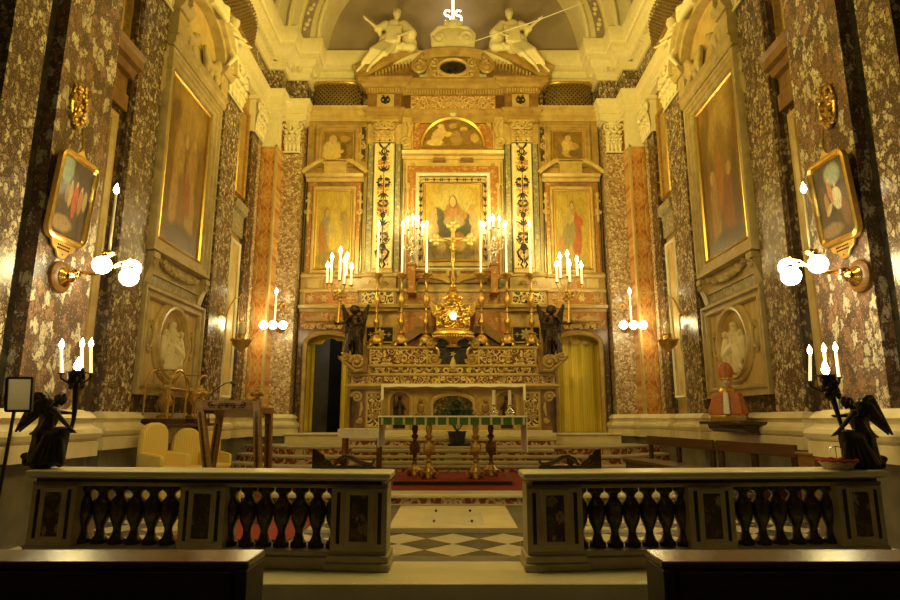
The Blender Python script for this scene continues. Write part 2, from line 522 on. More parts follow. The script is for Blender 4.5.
def riser_mat():
    t = NT('red_riser_inlay', .25)
    s3 = t.n('SeparateXYZ', Vector=t.obj())
    ax = t.math('ABSOLUTE', s3.outputs[0])
    co = t.n('CombineXYZ', X=ax, Y=s3.outputs[1], Z=s3.outputs[2]).outputs[0]
    f = t.noise(co, 6, 3, .5, 1.4).outputs[0]
    c = t.ramp(f, [(.5, (.26, .06, .03)), (.54, (.66, .5, .3))])
    d = t.ramp(ax, [(.16, 1.), (.17, 0.)])
    c = t.mix(t.math('MULTIPLY', d, t.ramp(t.noise(co, 30, 2).outputs[0], [(.45, .2), (.5, 1.)])), c, (.72, .62, .42))
    return t.done(c)
RISER = riser_mat()
def grain_panel():
    t = NT('alabaster_panel', .4)
    co = t.n('Mapping', Vector=t.obj(), Scale=(6, 6, .7)).outputs[0]
    f = t.noise(co, 2, 5, .6, .8).outputs[0]
    return t.done(t.ramp(f, [(.3, (.42, .27, .11)), (.5, (.58, .42, .2)), (.7, (.7, .54, .29))]))
ALAB = grain_panel()

def painting(name, ground, blobs, rough=.35, seed=0., dim=1.):
    """an oil painting: soft shapes laid over a toned ground; blob = x, y, rx, ry, degrees, colour, softness"""
    t = NT(name, rough)
    uv = t.n('TexCoord').outputs['UV']
    off = t.n('VectorMath', {'operation': 'ADD'}, i0=uv, i1=(seed, seed * 1.7, 0)).outputs[0]
    nz = t.noise(off, 9, 4, .6)
    w = t.n('VectorMath', {'operation': 'SCALE'}, i0=t.n('VectorMath', {'operation': 'SUBTRACT'}, i0=nz.outputs['Color'], i1=(.5, .5, .5)).outputs[0], Scale=.055)
    v = t.n('VectorMath', {'operation': 'ADD'}, i0=uv, i1=w.outputs[0])
    v = t.n('VectorMath', {'operation': 'MULTIPLY'}, i0=v.outputs[0], i1=(1, 1, 0)).outputs[0]
    bg = t.noise(off, 3, 5, .6, .8).outputs[0]
    c = t.ramp(bg, [(.25, ground[0]), (.5, ground[1]), (.75, ground[2])])
    blobs = [b[:5] + (tuple(dim * x for x in b[5]), b[6]) for b in blobs]
    for x, y, rx, ry, rot, col, soft in blobs:
        m = t.n('Mapping', {'vector_type': 'TEXTURE'}, Vector=v, Location=(x, y, 0), Rotation=(0, 0, math.radians(rot)), Scale=(rx, ry, 1))
        g = t.n('TexGradient', {'gradient_type': 'SPHERICAL'}, Vector=m.outputs[0])
        c = t.mix(t.ramp(g.outputs[1], [(0, 0.), (max(.02, soft * .55), 1.)]), c, col)
    fd = t.noise(t.n('Mapping', Vector=off, Scale=(11, 7, 1), Rotation=(0, 0, .7)).outputs[0], 1.6, 6, .65, 1.5).outputs[0]
    c = t.mix(.6, c, t.ramp(fd, [(.28, (.34, .30, .24)), (.5, (.95, .95, .92)), (.72, (1.5, 1.45, 1.3))]), 'MULTIPLY')
    br = t.noise(off, 60, 3).outputs[0]
    return t.done(c, br, .15, .004)
# ------------------------------------------------------------------ the setting
def floors():
    m = MB(); m.box(-7, 7, -8, 4.77, -.2, 0); struct(m, 'floor', WOODD if False else SOCLE, 'dark stone nave floor in front of the balustrade')
    m = MB(); m.box(-6, 6, 4.77, 8.84, -.1, .15); struct(m, 'floor', FLOORM, 'black and white diamond marble floor of the chapel')
    m = MB(); m.box(-6, 6, 4.74, 5.45, -.05, .153); struct(m, 'trim_1', WHITE, 'pale marble threshold slab under the balustrade', bev=.01)
    m = MB(); m.box(-2, 2, 5.45, 5.64, .1, .1535).box(-2, 2, 6.72, 6.92, .1, .1535); struct(m, 'trim_2', SOCLE)
    m = MB(); m.box(-1.1, 1.1, 6.92, 8.84, .1, .1538); struct(m, 'trim_3', SOCLE)
    t = thing('grave_slab', 'pale rectangular stone slab with four iron rings in the chapel floor', 'floor slab', (0, 7.8, .15))
    m = MB(); m.box(-.72, .72, 7.0, 8.72, .11, .1565); m.build('border', CREAM, t)
    m = MB(); m.box(-.36, .36, 7.2, 8.3, .12, .1595); m.build('slab', WHITE, t, bev=.003)
    for x in (-.22, .22):
        for y in (7.36, 8.15):
            m = MB(); m.lathe(x, y, [(.012, .155), (.012, .164), (.02, .175), (.006, .19)], 8); m.build('ring', NERO, t)
    m = MB(); m.box(-6, 6, 8.84, 15.4, -.1, .25); struct(m, 'trim_4', RISER, 'red inlaid riser of the presbytery step')
    m = MB(); m.box(-6, 6, 8.80, 15.4, .245, .298); struct(m, 'floor', WHITE, 'pale marble floor of the presbytery', bev=.012)
    m = MB(); m.box(-6, 6, 8.81, 8.9, .145, .165); struct(m, 'trim_5', WHITE)
    # side flights, bowed towards the walls
    for k, (z0, z1, y, o) in enumerate(((.298, .43, 12.2, 0), (.43, .59, 12.65, .1), (.59, .76, 13.15, .2))):
        half = [(-5.2, y + 1.25), (-4.6, y + .95), (-4.15, y + .6), (-3.8, y + .22), (-3.5, y + .04), (-3.2, y)]
        out = half + [(-x, yy) for x, yy in reversed(half)] + [(5.2, 15.4), (-5.2, 15.4)]
        m = MB(); m.prism(out, 'xy', z0 - .05, z1 - .05); struct(m, 'stair_riser_trim', RISER, ang=60)
        c = MB(); big = half + [(-x, yy) for x, yy in reversed(half)]
        c.prism([(x, yy - .035) for x, yy in big] + [(5.2, 15.4), (-5.2, 15.4)], 'xy', z1 - .055, z1)
        struct(c, 'stair_tread_trim', TREAD, bev=.015, ang=60)
    for k, (z0, z1, y, xc) in enumerate(((.298, .50, 12.37, 2.0), (.5, .71, 12.95, 2.13), (.71, .92, 13.6, 2.3))):
        m = MB(); m.box(-xc + .03, xc - .03, y, 15.3, z0 - .06, z1 - .06); struct(m, 'stair_riser_trim', RISER)
        m = MB(); m.box(-xc, xc, y - .04, 15.3, z1 - .07, z1); struct(m, 'stair_tread_trim', TREAD, bev=.02)
    for s in (-1, 1):
        m = MB(); m.box(*sorted((s * 2.3, s * 4.0)), 14.6, 15.5, .70, .95); m.box(*sorted((s * 2.3, s * 4.02)), 14.55, 15.5, .95, 1.0)
        struct(m, 'trim_6', CREAM, bev=.015)
floors()

def walls():
    for s, nm in ((-1, 'left'), (1, 'right')):
        m = MB(); m.box(*sorted((s * 5.4, s * 5.0)), 6.8, 15.6, 0, 11.3)
        struct(m, 'wall_' + nm, OCHRE)
        m = MB(); m.box(*sorted((s * 6.9, s * 4.24)), 5.9, 6.85, 0, 11.3)          # jamb of the entrance arch
        struct(m, 'wall_' + nm, BRECP)
        m = MB(); m.box(*sorted((s * 6.9, s * 4.38)), 5.62, 5.9, 0, 11.3)
        struct(m, 'trim_7', NERO)
        m = MB(); m.box(*sorted((s * 6.9, s * 4.24)), 5.16, 5.62, 0, 11.3)
        struct(m, 'trim_8', BRECC)
        m = MB(); m.box(*sorted((s * 6.9, s * 4.5)), 4.9, 5.16, 0, 11.3)
        struct(m, 'trim_9', BRECD)
        m = MB(); m.box(*sorted((s * 9.5, s * 6.6)), -8, 4.9, 0, 12)
        struct(m, 'wall_' + nm, SOCLE)
        # corner: mirrored orange marble face, then the pale breccia pilaster, then the return beside the altarpiece
        m = MB(); m.box(*sorted((s * 5.1, s * 4.78)), 14.3, 15.5, 0, 11.25); m.box(*sorted((s * 4.79, s * 4.5)), 14.3, 15.5, 0, 11.25); struct(m, 'trim_10', ORANGE, 'orange book-matched marble facing of the corner')
        m = MB(); m.box(*sorted((s * 4.5, s * 3.98)), 14.8, 15.5, 0, 11.25); struct(m, 'trim_11', BRECW)
        m = MB(); m.box(*sorted((s * 4.54, s * 4.49)), 14.27, 14.4, 1.43, 8.2); struct(m, 'trim_12', OCHRE2)
    # back wall with the two side doorways
    pts = [(-6, 0), (-3.9, 0), (-3.9, 3.62), (-2.32, 3.62), (-2.32, 0), (2.32, 0), (2.32, 3.62), (3.9, 3.62), (3.9, 0), (6, 0), (6, 11.25), (-6, 11.25)]
    m = MB(); m.prism(pts, 'xz', 15.35, 15.6); struct(m, 'wall_back', OCHRE)
    m = MB(); m.box(-6, 6, 15.3, 15.6, 11.25, 16.5); struct(m, 'wall_back', VAULT, 'grey plaster lunette under the vault')
    m = MB(); m.box(-6, 6, 17.2, 17.4, 0, 5); m.box(-4.3, -4.2, 15.6, 17.2, 0, 5).box(4.2, 4.3, 15.6, 17.2, 0, 5).box(-.1, .1, 15.6, 17.2, 0, 5).box(-4.3, 4.3, 15.6, 17.3, 3.9, 4).box(-4.3, 4.3, 15.6, 17.2, .8, .96)
    struct(m, 'wall_passage', pm('passage_plaster', (.16, .145, .11), (.24, .21, .16), 2, .8))
    m = MB(); m.box(-3.52, -2.9, 17.1, 17.2, .96, 3.6); struct(m, 'door_1', DARK)
    lamp('passage_lamp', 'POINT', (-3.5, 16.3, 3.4), 5, .1, col=(1, .85, .6))
walls()

BASEP = [(-.05, .93), (.19, .93), (.19, 1.09), (.165, 1.10), (.2, 1.13), (.215, 1.18), (.2, 1.23), (.15, 1.25), (.115, 1.29), (.13, 1.33), (.16, 1.35), (.13, 1.39), (.05, 1.44), (-.05, 1.44)]
def mirror(p): return [(-x, y) for x, y in reversed(p)]
def mouldings():
    base = [(-4.24, 5.0), (-4.24, 6.85), (-5, 6.85), (-5, 8.4), (-4.85, 8.4), (-4.85, 9.15), (-5, 9.15), (-5, 11.75), (-4.85, 11.75), (-4.85, 12.7), (-5, 12.7), (-5, 13.5), (-4.87, 13.5), (-4.87, 14.3), (-4.5, 14.3), (-4.5, 14.8), (-3.98, 14.8), (-3.98, 15.3)]
    for s, nm in ((-1, 'left'), (1, 'right')):
        p = base if s < 0 else mirror(base)
        m = MB(); m.sweep(p, BASEP); struct(m, 'baseboard_' + nm, CREAM, ang=30)
        m = MB(); m.sweep(p, [(-.05, .0), (.1, .0), (.1, .93), (-.05, .93)]); struct(m, 'baseboard_' + nm, SOCLE)
    half = [(-4.87, 6.86), (-4.87, 14.3), (-4.5, 14.3), (-4.5, 14.8), (-3.98, 14.8), (-3.98, 15.35)]
    path = half + mirror(half)
    arch = [(-.1, 9.13), (.06, 9.13), (.06, 9.3), (.09, 9.31), (.09, 9.5), (.12, 9.52), (.16, 9.6), (.17, 9.7), (-.1, 9.7)]
    corn = [(-.1, 10.28), (.1, 10.28), (.13, 10.34), (.13, 10.42), (.19, 10.44), (.19, 10.56), (.26, 10.58), (.32, 10.66), (.33, 10.72), (.42, 10.74), (.42, 10.86), (.46, 10.88), (.5, 10.98), (.52, 11.1), (.52, 11.25), (-.1, 11.25)]
    m = MB(); m.sweep(path, arch); struct(m, 'trim_13', STUCCO, 'white architrave round the chapel', ang=25)
    m = MB(); m.sweep(path, [(-.1, 9.7), (.05, 9.7), (.05, 10.28), (-.1, 10.28)]); struct(m, 'trim_14', BRECC, 'dark marble frieze round the chapel')
    m = MB(); m.sweep(path, corn); struct(m, 'trim_15', STUCCO, 'white cornice with dentils round the chapel', ang=25)
    m = MB()
    P = [Vector(p) for p in path]
    for a, b in zip(P[:-1], P[1:]):
        d = (b - a); L = d.length
        if L < .3 or abs(a.y - 15.35) < .01 and abs(b.y - 15.35) < .01: continue
        d.normalize(); nrm = Vector((d.y, -d.x))
        k = int(L / .17)
        for i in range(k):
            c = a + d * ((i + .5) * L / k) + nrm * .235
            M = Matrix(((d.x, nrm.x, 0), (d.y, nrm.y, 0), (0, 0, 1)))
            m.obox((c.x, c.y, 10.5), (.05, .045, .055), M)
    struct(m, 'trim_16', STUCCO, 'dentil row under the chapel cornice')
    # vault: barrel over the chapel and two arch bands against the lunette
    def ring(r0, r1, y0, y1, name, mat, label=None):
        o = arc(0, 11.25, r1, r1, 0, 180, 40); i = arc(0, 11.25, r0, r0, 180, 0, 40)
        mm = MB()
        vs = [(x, y, z) for y in (y0, y1) for x, z in o] + [(x, y, z) for y in (y0, y1) for x, z in reversed(i)]
        n = 41; fs = []
        for k in range(n - 1):
            fs += [(k, k + 1, n + k + 1, n + k), (2 * n + k, 3 * n + k, 3 * n + k + 1, 2 * n + k + 1), (k, 2 * n + k, 2 * n + k + 1, k + 1), (n + k, n + k + 1, 3 * n + k + 1, 3 * n + k)]
        mm.add(vs, fs); struct(mm, name, mat, label, ang=25)
    ring(4.75, 5.3, 6.9, 13.9, 'ceiling', VAULT, 'grey barrel vault over the chapel')
    ring(4.15, 5.2, 13.85, 14.4, 'ceiling', STUCCO, 'outer arch band of the vault')
    ring(3.55, 4.6, 14.4, 15.35, 'ceiling', STUCCO, 'inner arch band of the vault')
    def arcm(r, y, prof, name, mat):
        mm = MB(); mm.aframe(arc(0, 11.25, r, r, 180, 0, 48), y, prof, False); struct(mm, name, mat, ang=25)
    arcm(3.56, 14.4, [(0, -.02), (.0, .06), (-.05, .08), (-.1, .05), (-.12, -.02)], 'trim_17', STUCCO)
    arcm(3.95, 14.4, [(.12, -.02), (.12, .02), (-.12, .02), (-.12, -.02)], 'trim_18', VAULT)
    arcm(4.12, 14.4, [(0.02, -.02), (.02, .05), (-.04, .07), (-.1, -.02)], 'trim_19', STUCCO)
    arcm(4.17, 13.85, [(0, -.02), (.0, .07), (-.06, .09), (-.12, .05), (-.14, -.02)], 'trim_20', STUCCO)
    arcm(4.62, 13.85, [(.05, -.02), (.05, .05), (-.05, .06), (-.1, -.02)], 'trim_21', STUCCO)
    mm = MB()
    for i in range(1, 26):                       # carved leaf scroll running round the arch band
        a = PI * i / 26
        c = (3.95 * math.cos(a), 14.375, 11.25 + 3.95 * math.sin(a))
        mm.ell(c, (.07, .03, .07), None, 8, 5)
        for q in (-.1, .1):
            mm.ell((3.95 * math.cos(a + q * .35) + q * .4 * math.cos(a), 14.38, 11.25 + 3.95 * math.sin(a + q * .35) + q * .4 * math.sin(a)), (.045, .02, .06), Matrix.Rotation(-a - q * 3, 3, 'Y'), 8, 5)
    struct(mm, 'trim_22', STUCCO, 'carved scroll ornament round the arch band')
    # coffers on the vault, two rows each side, with a relief medallion
    for s in (-1, 1):
        for a0, a1 in ((8, 24), (27, 43), (46, 62)):
            mm = MB(); r = 4.75
            for y0, y1 in ((12.45, 13.65), (11.1, 12.3), (9.75, 10.95)):
                for (aa, ab, ya, yb, dz) in ((a0, a1, y0, y0 + .09, .05), (a0, a1, y1 - .09, y1, .05), (a0, a0 + 1.2, y0, y1, .05), (a1 - 1.2, a1, y0, y1, .05)):
                    k = 6; vs = []; fs = []
                    for i in range(k + 1):
                        t = math.radians(aa + (ab - aa) * i / k)
                        for rr in (r + .03, r - dz):
                            for y in (ya, yb): vs.append((s * rr * math.cos(t), y, 11.25 + rr * math.sin(t)))
                    for i in range(k):
                        b = 4 * i
                        fs += [(b, b + 1, b + 5, b + 4), (b + 2, b + 6, b + 7, b + 3), (b, b + 4, b + 6, b + 2), (b + 1, b + 3, b + 7, b + 5)]
                    fs += [(0, 2, 3, 1), (4 * k, 4 * k + 1, 4 * k + 3, 4 * k + 2)]
                    mm.add(vs, fs)
                t = math.radians((a0 + a1) / 2)
                c = Vector((s * r * math.cos(t), (y0 + y1) / 2, 11.25 + r * math.sin(t)))
                mm.ell(c, (.05, .17, .26), Matrix.Rotation(-s * t if s > 0 else t, 3, 'Y'), 14, 8)
            struct(mm, 'trim_23', STUCCO)
mouldings()

# ------------------------------------------------------------------ side walls: pilasters, bays, aedicules
def fnS(s): return lambda a, d, h: (s * (5 + d), a, h)
def fnA(s): return lambda a, d, h: (s * (5 + d), a * .972, 1.35 + (h - 1.35) * .972)   # the marble surround and what hangs on it
def capital(m, a0, a1, z0, z1, d):
    """composite pilaster capital on the local face d (towards the viewer is -d)"""
    w = a1 - a0; h = z1 - z0; c = (a0 + a1) / 2
    m.box(a0, a1, d - .02, d + .3, z0, z1)
    m.box(a0 - .02, a1 + .02, d - .05, d + .3, z0, z0 + .05 * h)
    for row, (zz, hh, n, dd) in enumerate(((z0 + .05 * h, .36 * h, 4, .05), (z0 + .22 * h, .4 * h, 3, .07))):
        for i in range(n):
            x = a0 + w * (i + .5) / n
            m.ell((x, d - dd, zz + hh * .42), (w / n * .54, .03, hh * .46), None, 8, 6)
            m.ell((x, d - dd - .03, zz + hh * .45), (w / n * .1, .03, hh * .46), None, 6, 6)
            m.ell((x, d - dd - .06, zz + hh * .88), (w / n * .5, .06, hh * .12), None, 8, 5)
            for e in (-1, 1): m.ell((x + e * w / n * .38, d - dd - .03, zz + hh * .62), (w / n * .16, .035, hh * .2), Matrix.Rotation(e * .5, 3, 'Y'), 6, 5)
    for q in (-1, 1):
        m.spiral(c + q * w * .40, z0 + .76 * h, d - .1, .15 * h + .02, 1.6, q, PI / 2, .035, 16)
        m.tube([(c + q * .05 * w, d - .07, z0 + .45 * h), (c + q * .12 * w, d - .1, z0 + .7 * h), (c + q * .36 * w, d - .12, z0 + .9 * h)], .03, 6)
    m.rosette(c, z0 + .84 * h, d - .13, .12, 6, .03)
    m.tube([(c - .3 * w, d - .12, z0 + .72 * h), (c - .14 * w, d - .15, z0 + .6 * h), (c, d - .16, z0 + .56 * h), (c + .14 * w, d - .15, z0 + .6 * h), (c + .3 * w, d - .12, z0 + .72 * h)], [.02, .04, .05, .04, .02], 7)
    m.box(a0 - .08, a1 + .08, d - .14, d + .3, z0 + .91 * h, z1)
def side_wall(s):
    f = fnS(s)
    who = 'lectern' if s < 0 else 'bishop bust'
    def pil(a0, a1, d, mat, edge=None, name='trim_24', z1=8.2):
        m = MB(f); m.box(a0, a1, d, .05, 1.43, z1); struct(m, name, mat)
        if edge:
            m = MB(f); m.box(a0 - .07, a0, d + .04, .05, 1.43, z1).box(a1, a1 + .07, d + .04, .05, 1.43, z1); struct(m, name, edge)
    pil(8.4, 9.15, -.15, BRECC, BRECD)
    pil(11.75, 12.62, -.15, BRECC, BRECD)
    pil(13.52, 14.24, -.13, BRECD)
    m = MB(f); m.box(13.95, 14.14, -.15, -.1, 1.43, 8.2); struct(m, 'trim_24', BRECW)
    for a0, a1, d in ((8.4, 9.15, -.15), (11.75, 12.62, -.15), (13.56, 14.2, -.13)):
        m = MB(f); capital(m, a0, a1, 8.2, 9.13, d); struct(m, 'trim_25', STUCCO, ang=60)
    m = MB(lambda x, y, z: (s * x, y, z)); capital(m, 4.05, 4.46, 8.2, 9.13, 14.78); struct(m, 'trim_25', STUCCO, ang=60)
    m = MB(lambda x, y, z: (s * x, y, z)); m.box(4.46, 4.9, 14.27, 14.5, 8.15, 9.13); struct(m, 'trim_25', STUCCO)
    # narrow bay next to the entrance arch
    m = MB(f); m.box(6.85, 8.33, -.03, .02, 1.43, 5.9); struct(m, 'trim_26', BRECD)
    m = MB(f); m.rframe(7.0, 8.0, 1.9, 5.6, .0, [(0, 0), (0, .08), (.04, .12), (.12, .1), (.16, .03), (.16, 0)]); struct(m, 'trim_27', OCHRE2, ang=25)
    m = MB(f); m.box(7.0, 8.0, -.05, .0, 1.9, 5.6); struct(m, 'trim_27', ALAB)
    m = MB(f)
    m.sweep([(6.86, 0), (8.3, 0)], [(0, 5.86), (.1, 5.86), (.1, 6.12), (.06, 6.14), (.06, 6.4), (.14, 6.42), (.2, 6.5), (.28, 6.52), (.28, 6.66), (.32, 6.74), (0, 6.74)]); struct(m, 'trim_28', BROWNST, 'brown moulded entablature over the narrow bay', ang=25)
    m = MB(f); m.rframe(7.0, 8.05, 6.95, 8.9, .0, [(0, 0), (0, .06), (.05, .12), (.14, .08), (.14, 0)]); struct(m, 'trim_29', GILTD, ang=25)
    m = MB(f); m.box(7.0, 8.05, -.04, 0, 6.95, 8.9); struct(m, 'trim_29', OCHRE2)
    # narrow bay near the altar
    m = MB(f); m.box(12.8, 13.42, -.02, .02, 1.43, 8.6); struct(m, 'trim_30', OCHRE)
    m = MB(f); m.rframe(12.9, 13.36, 1.83, 5.25, 0, [(0, 0), (0, .07), (.04, .1), (.1, .02), (.1, 0)]); struct(m, 'trim_31', WHITE, ang=25)
    m = MB(f); m.box(12.9, 13.36, -.04, 0, 1.83, 5.25); struct(m, 'trim_31', OCHRE2)
    m = MB(f); m.sweep([(12.72, 0), (13.48, 0)], [(0, 5.45), (.08, 5.45), (.08, 5.95), (.16, 6.0), (.18, 6.2), (0, 6.2)]); struct(m, 'trim_32', GREYM, ang=25)
    m = MB(f); m.rframe(12.88, 13.36, 6.45, 8.5, 0, [(0, 0), (0, .07), (.05, .1), (.1, .02), (.1, 0)]); struct(m, 'trim_33', GILTD, ang=25)

    f = fnA(s)
    # marble surround of the great painting: frame, apron, relief panel, broken pediment
    base = f(10.6, 0, 1.44)
    t = thing('marble_aedicule', 'tall carved marble surround with curved pediment on the wall above the ' + who, 'wall surround', base)
    m = MB(f); m.box(9.3, 11.68, -.05, .02, 1.43, 9.1); m.build('backing', BRECD, t)
    m = MB(f); m.rframe(9.7, 11.5, 4.31, 7.52, -.05, [(-.02, 0), (-.02, .1), (.0, .13), (.06, .14), (.08, .17), (.15, .17), (.17, .2), (.23, .2), (.25, .12), (.25, 0)]); m.build('stone_frame', AEDI, t, ang=25)
    m = MB(f); m.sweep([(9.42, -.05), (11.78, -.05)], [(0, 7.78), (.2, 7.78), (.24, 7.83), (.24, 7.93), (.3, 7.98), (0, 7.98)]); m.build('frame_cornice', AEDI, t, ang=25)
    # apron with swag and consoles
    m = MB(f); m.box(9.62, 11.7, -.12, 0, 3.72, 4.06); m.build('apron', AEDI, t)
    m = MB(f)
    pts = []
    for i in range(25):
        x = 9.85 + 1.6 * i / 24; q = (i / 24 - .5) * 2
        pts.append((x, -.16, 3.98 - .12 * (1 - q * q)))
    m.tube(pts, [.03 + .045 * (1 - abs(i / 12 - 1)) for i in range(25)], 8)
    for i in range(34):
        x = random.uniform(9.9, 11.4); q = (x - 10.65) / .8
        m.ell((x, -.2, 3.98 - .12 * (1 - q * q) + random.uniform(-.05, .05)), (random.uniform(.03, .05),) * 3, None, 8, 5)
    m.build('fruit_swag', AEDI, t)
    for x in (9.62, 11.7):
        m = MB(f)
        m.box(x - .1, x + .1, -.24, 0, 3.95, 4.05)
        m.prism([(-.2, 3.95), (-.2, 3.85), (-.14, 3.7), (-.1, 3.55), (0, 3.5), (0, 3.95)], 'yz', x - .09, x + .09)
        m.spiral(x, 3.86, -.22, .08, 1.4, 1, 0, .02, 14)
        m.build('console', AEDI, t, ang=30)
    m = MB(f); m.box(9.55, 11.75, -.09, 0, 3.44, 3.72); m.build('dark_band', GREYM, t)
    # relief panel
    m = MB(f); m.rframe(9.72, 11.68, 1.92, 3.3, -.05, [(0, 0), (0, .06), (.03, .1), (.07, .1), (.09, .06), (.13, .06), (.15, .12), (.2, .12), (.2, 0)]); p = m.build('panel_frame', AEDI, t, ang=25)
    m = MB(f); m.box(9.72, 11.68, -.07, 0, 1.92, 3.3); m.build('panel_field', ALAB, t)
    el = lambda rx, rz: arc(10.7, 2.68, rx, rz, 0, 360, 40)[:-1]
    m = MB(f); m.aframe(el(.52, .56), -.07, [(0, 0), (0, .03), (.03, .09), (.08, .1), (.1, .05), (.14, .06), (.17, .03), (.17, 0)]); m.build('oval_moulding', OCHRE2, t, ang=25)
    m = MB(f); m.ell((10.7, -.06, 2.68), (.53, .03, .57), None, 32, 8); r = m.build('oval_ground', OCHRE, t)  # darker stone puts the shade of the recess into the ground colour
    # the carved group inside the oval: a seated mother, a child and a kneeling figure
    m = MB(f); D = -.1
    cs = [((10.62, D, 2.62), (10.6, D - .03, 2.84), .11, .09), ((10.6, D - .02, 2.9), (10.6, D - .04, 2.98), .06, .065), ((10.62, D, 2.6), (10.82, D - .05, 2.5), .12, .1), ((10.82, D - .05, 2.5), (10.78, D, 2.24), .09, .1),
          ((10.55, D, 2.55), (10.52, D, 2.2), .12, .14), ((10.7, D - .06, 2.72), (10.78, D - .06, 2.62), .055, .045), ((10.72, D - .07, 2.8), (10.72, D - .07, 2.82), .05, .045), ((10.78, D - .06, 2.62), (10.9, D - .05, 2.58), .04, .03),
          ((10.52, D, 2.8), (10.45, D - .03, 2.62), .05, .045), ((10.45, D - .03, 2.62), (10.62, D - .08, 2.6), .045, .035),
          ((10.98, D, 2.72), (10.98, D - .03, 2.45), .08, .1), ((10.98, D - .02, 2.82), (10.97, D - .03, 2.86), .055, .055), ((10.95, D - .03, 2.7), (10.84, D - .06, 2.66), .04, .03), ((10.98, D, 2.42), (10.9, D - .03, 2.26), .1, .1),
          ((10.36, D, 2.7), (10.38, D, 2.4), .07, .09), ((10.37, D - .02, 2.8), (10.37, D - .03, 2.83), .05, .05)]
    for c in cs: m.cap(*c)
    for i in range(9): m.cap((10.4 + .07 * i, D - .08, 2.45), (10.38 + .075 * i, D - .06, 2.2), .03, .035)
    m.box(10.3, 11.1, -.12, -.06, 2.14, 2.24)
    m.build('relief_figures', CREAM, t, voxel=.011, sm=0)  # paler stone stands in for the highlight on the carving
    for x in (9.92, 11.46):
        m = MB(f); m.aframe(arc(x, 2.7, .09, .17, 0, 360, 20)[:-1], -.07, [(0, 0), (0, .03), (.03, .05), (.05, 0)]); m.spiral(x, 2.92, -.1, .06, 1.3, 1, 0, .015, 12).spiral(x, 2.48, -.1, .06, 1.3, -1, 0, .015, 12)
        m.ell((x, -.08, 2.7), (.07, .03, .14), None, 10, 6); m.build('side_ornament', AEDI, t)
    # carved drapery and garlands over the frame
    m = MB(f)
    for i in range(30):
        side = 1 if i % 2 else -1
        zz = 7.3 - .02 * i + .5 * random.random()
        m.ell((10.6 + side * 1.18 + random.uniform(-.05, .05), -.12, zz), (.06, .07, .09), None, 8, 5)
    for i in range(26):
        side = 1 if i % 2 else -1
        m.ell((10.6 + side * (.78 + random.uniform(-.08, .08)), -.22, 8.05 + .6 * random.random()), (.07, .09, .09), None, 8, 5)
    for q in (-1, 1):
        pts = [(10.6 + q * (.15 + .6 * i / 10), -.2, 8.65 - .32 * math.sin(PI * i / 10) ** .8) for i in range(11)]
        m.tube(pts, [.05 + .05 * math.sin(PI * i / 10) for i in range(11)], 8)
        m.cap((10.6 + q * .32, -.2, 8.5), (10.6 + q * .3, -.18, 8.05), .09, .05)
        m.cap((10.6 + q * .5, -.2, 8.4), (10.6 + q * .52, -.18, 8.0), .08, .06)
    m.build('carved_garland', AEDI, t, voxel=.03, sm=1)
    m = MB(f); m.box(9.78, 11.42, -.1, 0, 7.98, 8.6); m.build('pediment_frieze', AEDI, t)
    # segmental pediment standing on two blocks
    for q in (-1, 1):
        x = 10.6 + q * 1.0
        m = MB(f); m.box(x - .16, x + .16, -.3, 0, 8.0, 8.45); m.build('pediment_block', AEDI, t)
    m = MB(f)
    pf = [(0, -.0), (0, .32), (.06, .34), (.08, .42), (.15, .44), (.18, .5), (.22, .5), (.22, 0)]
    m.sweep([(9.36, 0), (9.78, 0)], [(0, 8.45), (.34, 8.45), (.4, 8.52), (.44, 8.62), (0, 8.62)])
    m.sweep([(11.42, 0), (11.84, 0)], [(0, 8.45), (.34, 8.45), (.4, 8.52), (.44, 8.62), (0, 8.62)])
    m.aframe(arc(10.6, 8.55, .92, .78, 180, 0, 28), 0, [(-b - 0, h) for b, h in pf], False)
    m.build('segmental_pediment', AEDI, t, ang=25)
    m = MB(f); m.prism(arc(10.6, 8.55, .92, .78, 0, 180, 24), 'xz', -.12, 0); m.build('tympanum', OCHRE2, t)
side_wall(-1); side_wall(1)
# ------------------------------------------------------------------ the altarpiece on the back wall
zz = lambda v, y=15.1: at(453, v, y).z
xx = lambda u, v, y=15.1: abs(at(u, v, y).x)
def scrolls(m, x0, x1, zc, h, y, tr=.016, ros=True):
    """a running leaf scroll between x0 and x1, symmetrical about its middle"""
    c = (x0 + x1) / 2; w = (x1 - x0) / 2
    n = max(1, int(w / (h * .95)))
    for q in (-1, 1):
        for i in range(n):
            x = c + q * (w * (i + .5) / n)
            sg = 1 if i % 2 else -1
            m.spiral(x, zc, y, h * .42, 1.3, -q * sg, PI / 2 if sg > 0 else -PI / 2, tr, 16)
            m.ell((x + q * h * .42, y, zc + sg * h * .28), (h * .16, .012, h * .09), Matrix.Rotation(q * .7 * sg, 3, 'Y'), 8, 5)
            m.ell((x - q * h * .38, y, zc - sg * h * .3), (h * .14, .012, h * .08), Matrix.Rotation(-q * .6 * sg, 3, 'Y'), 8, 5)
    if ros: m.rosette(c, zc, y, h * .36, 6, .016)
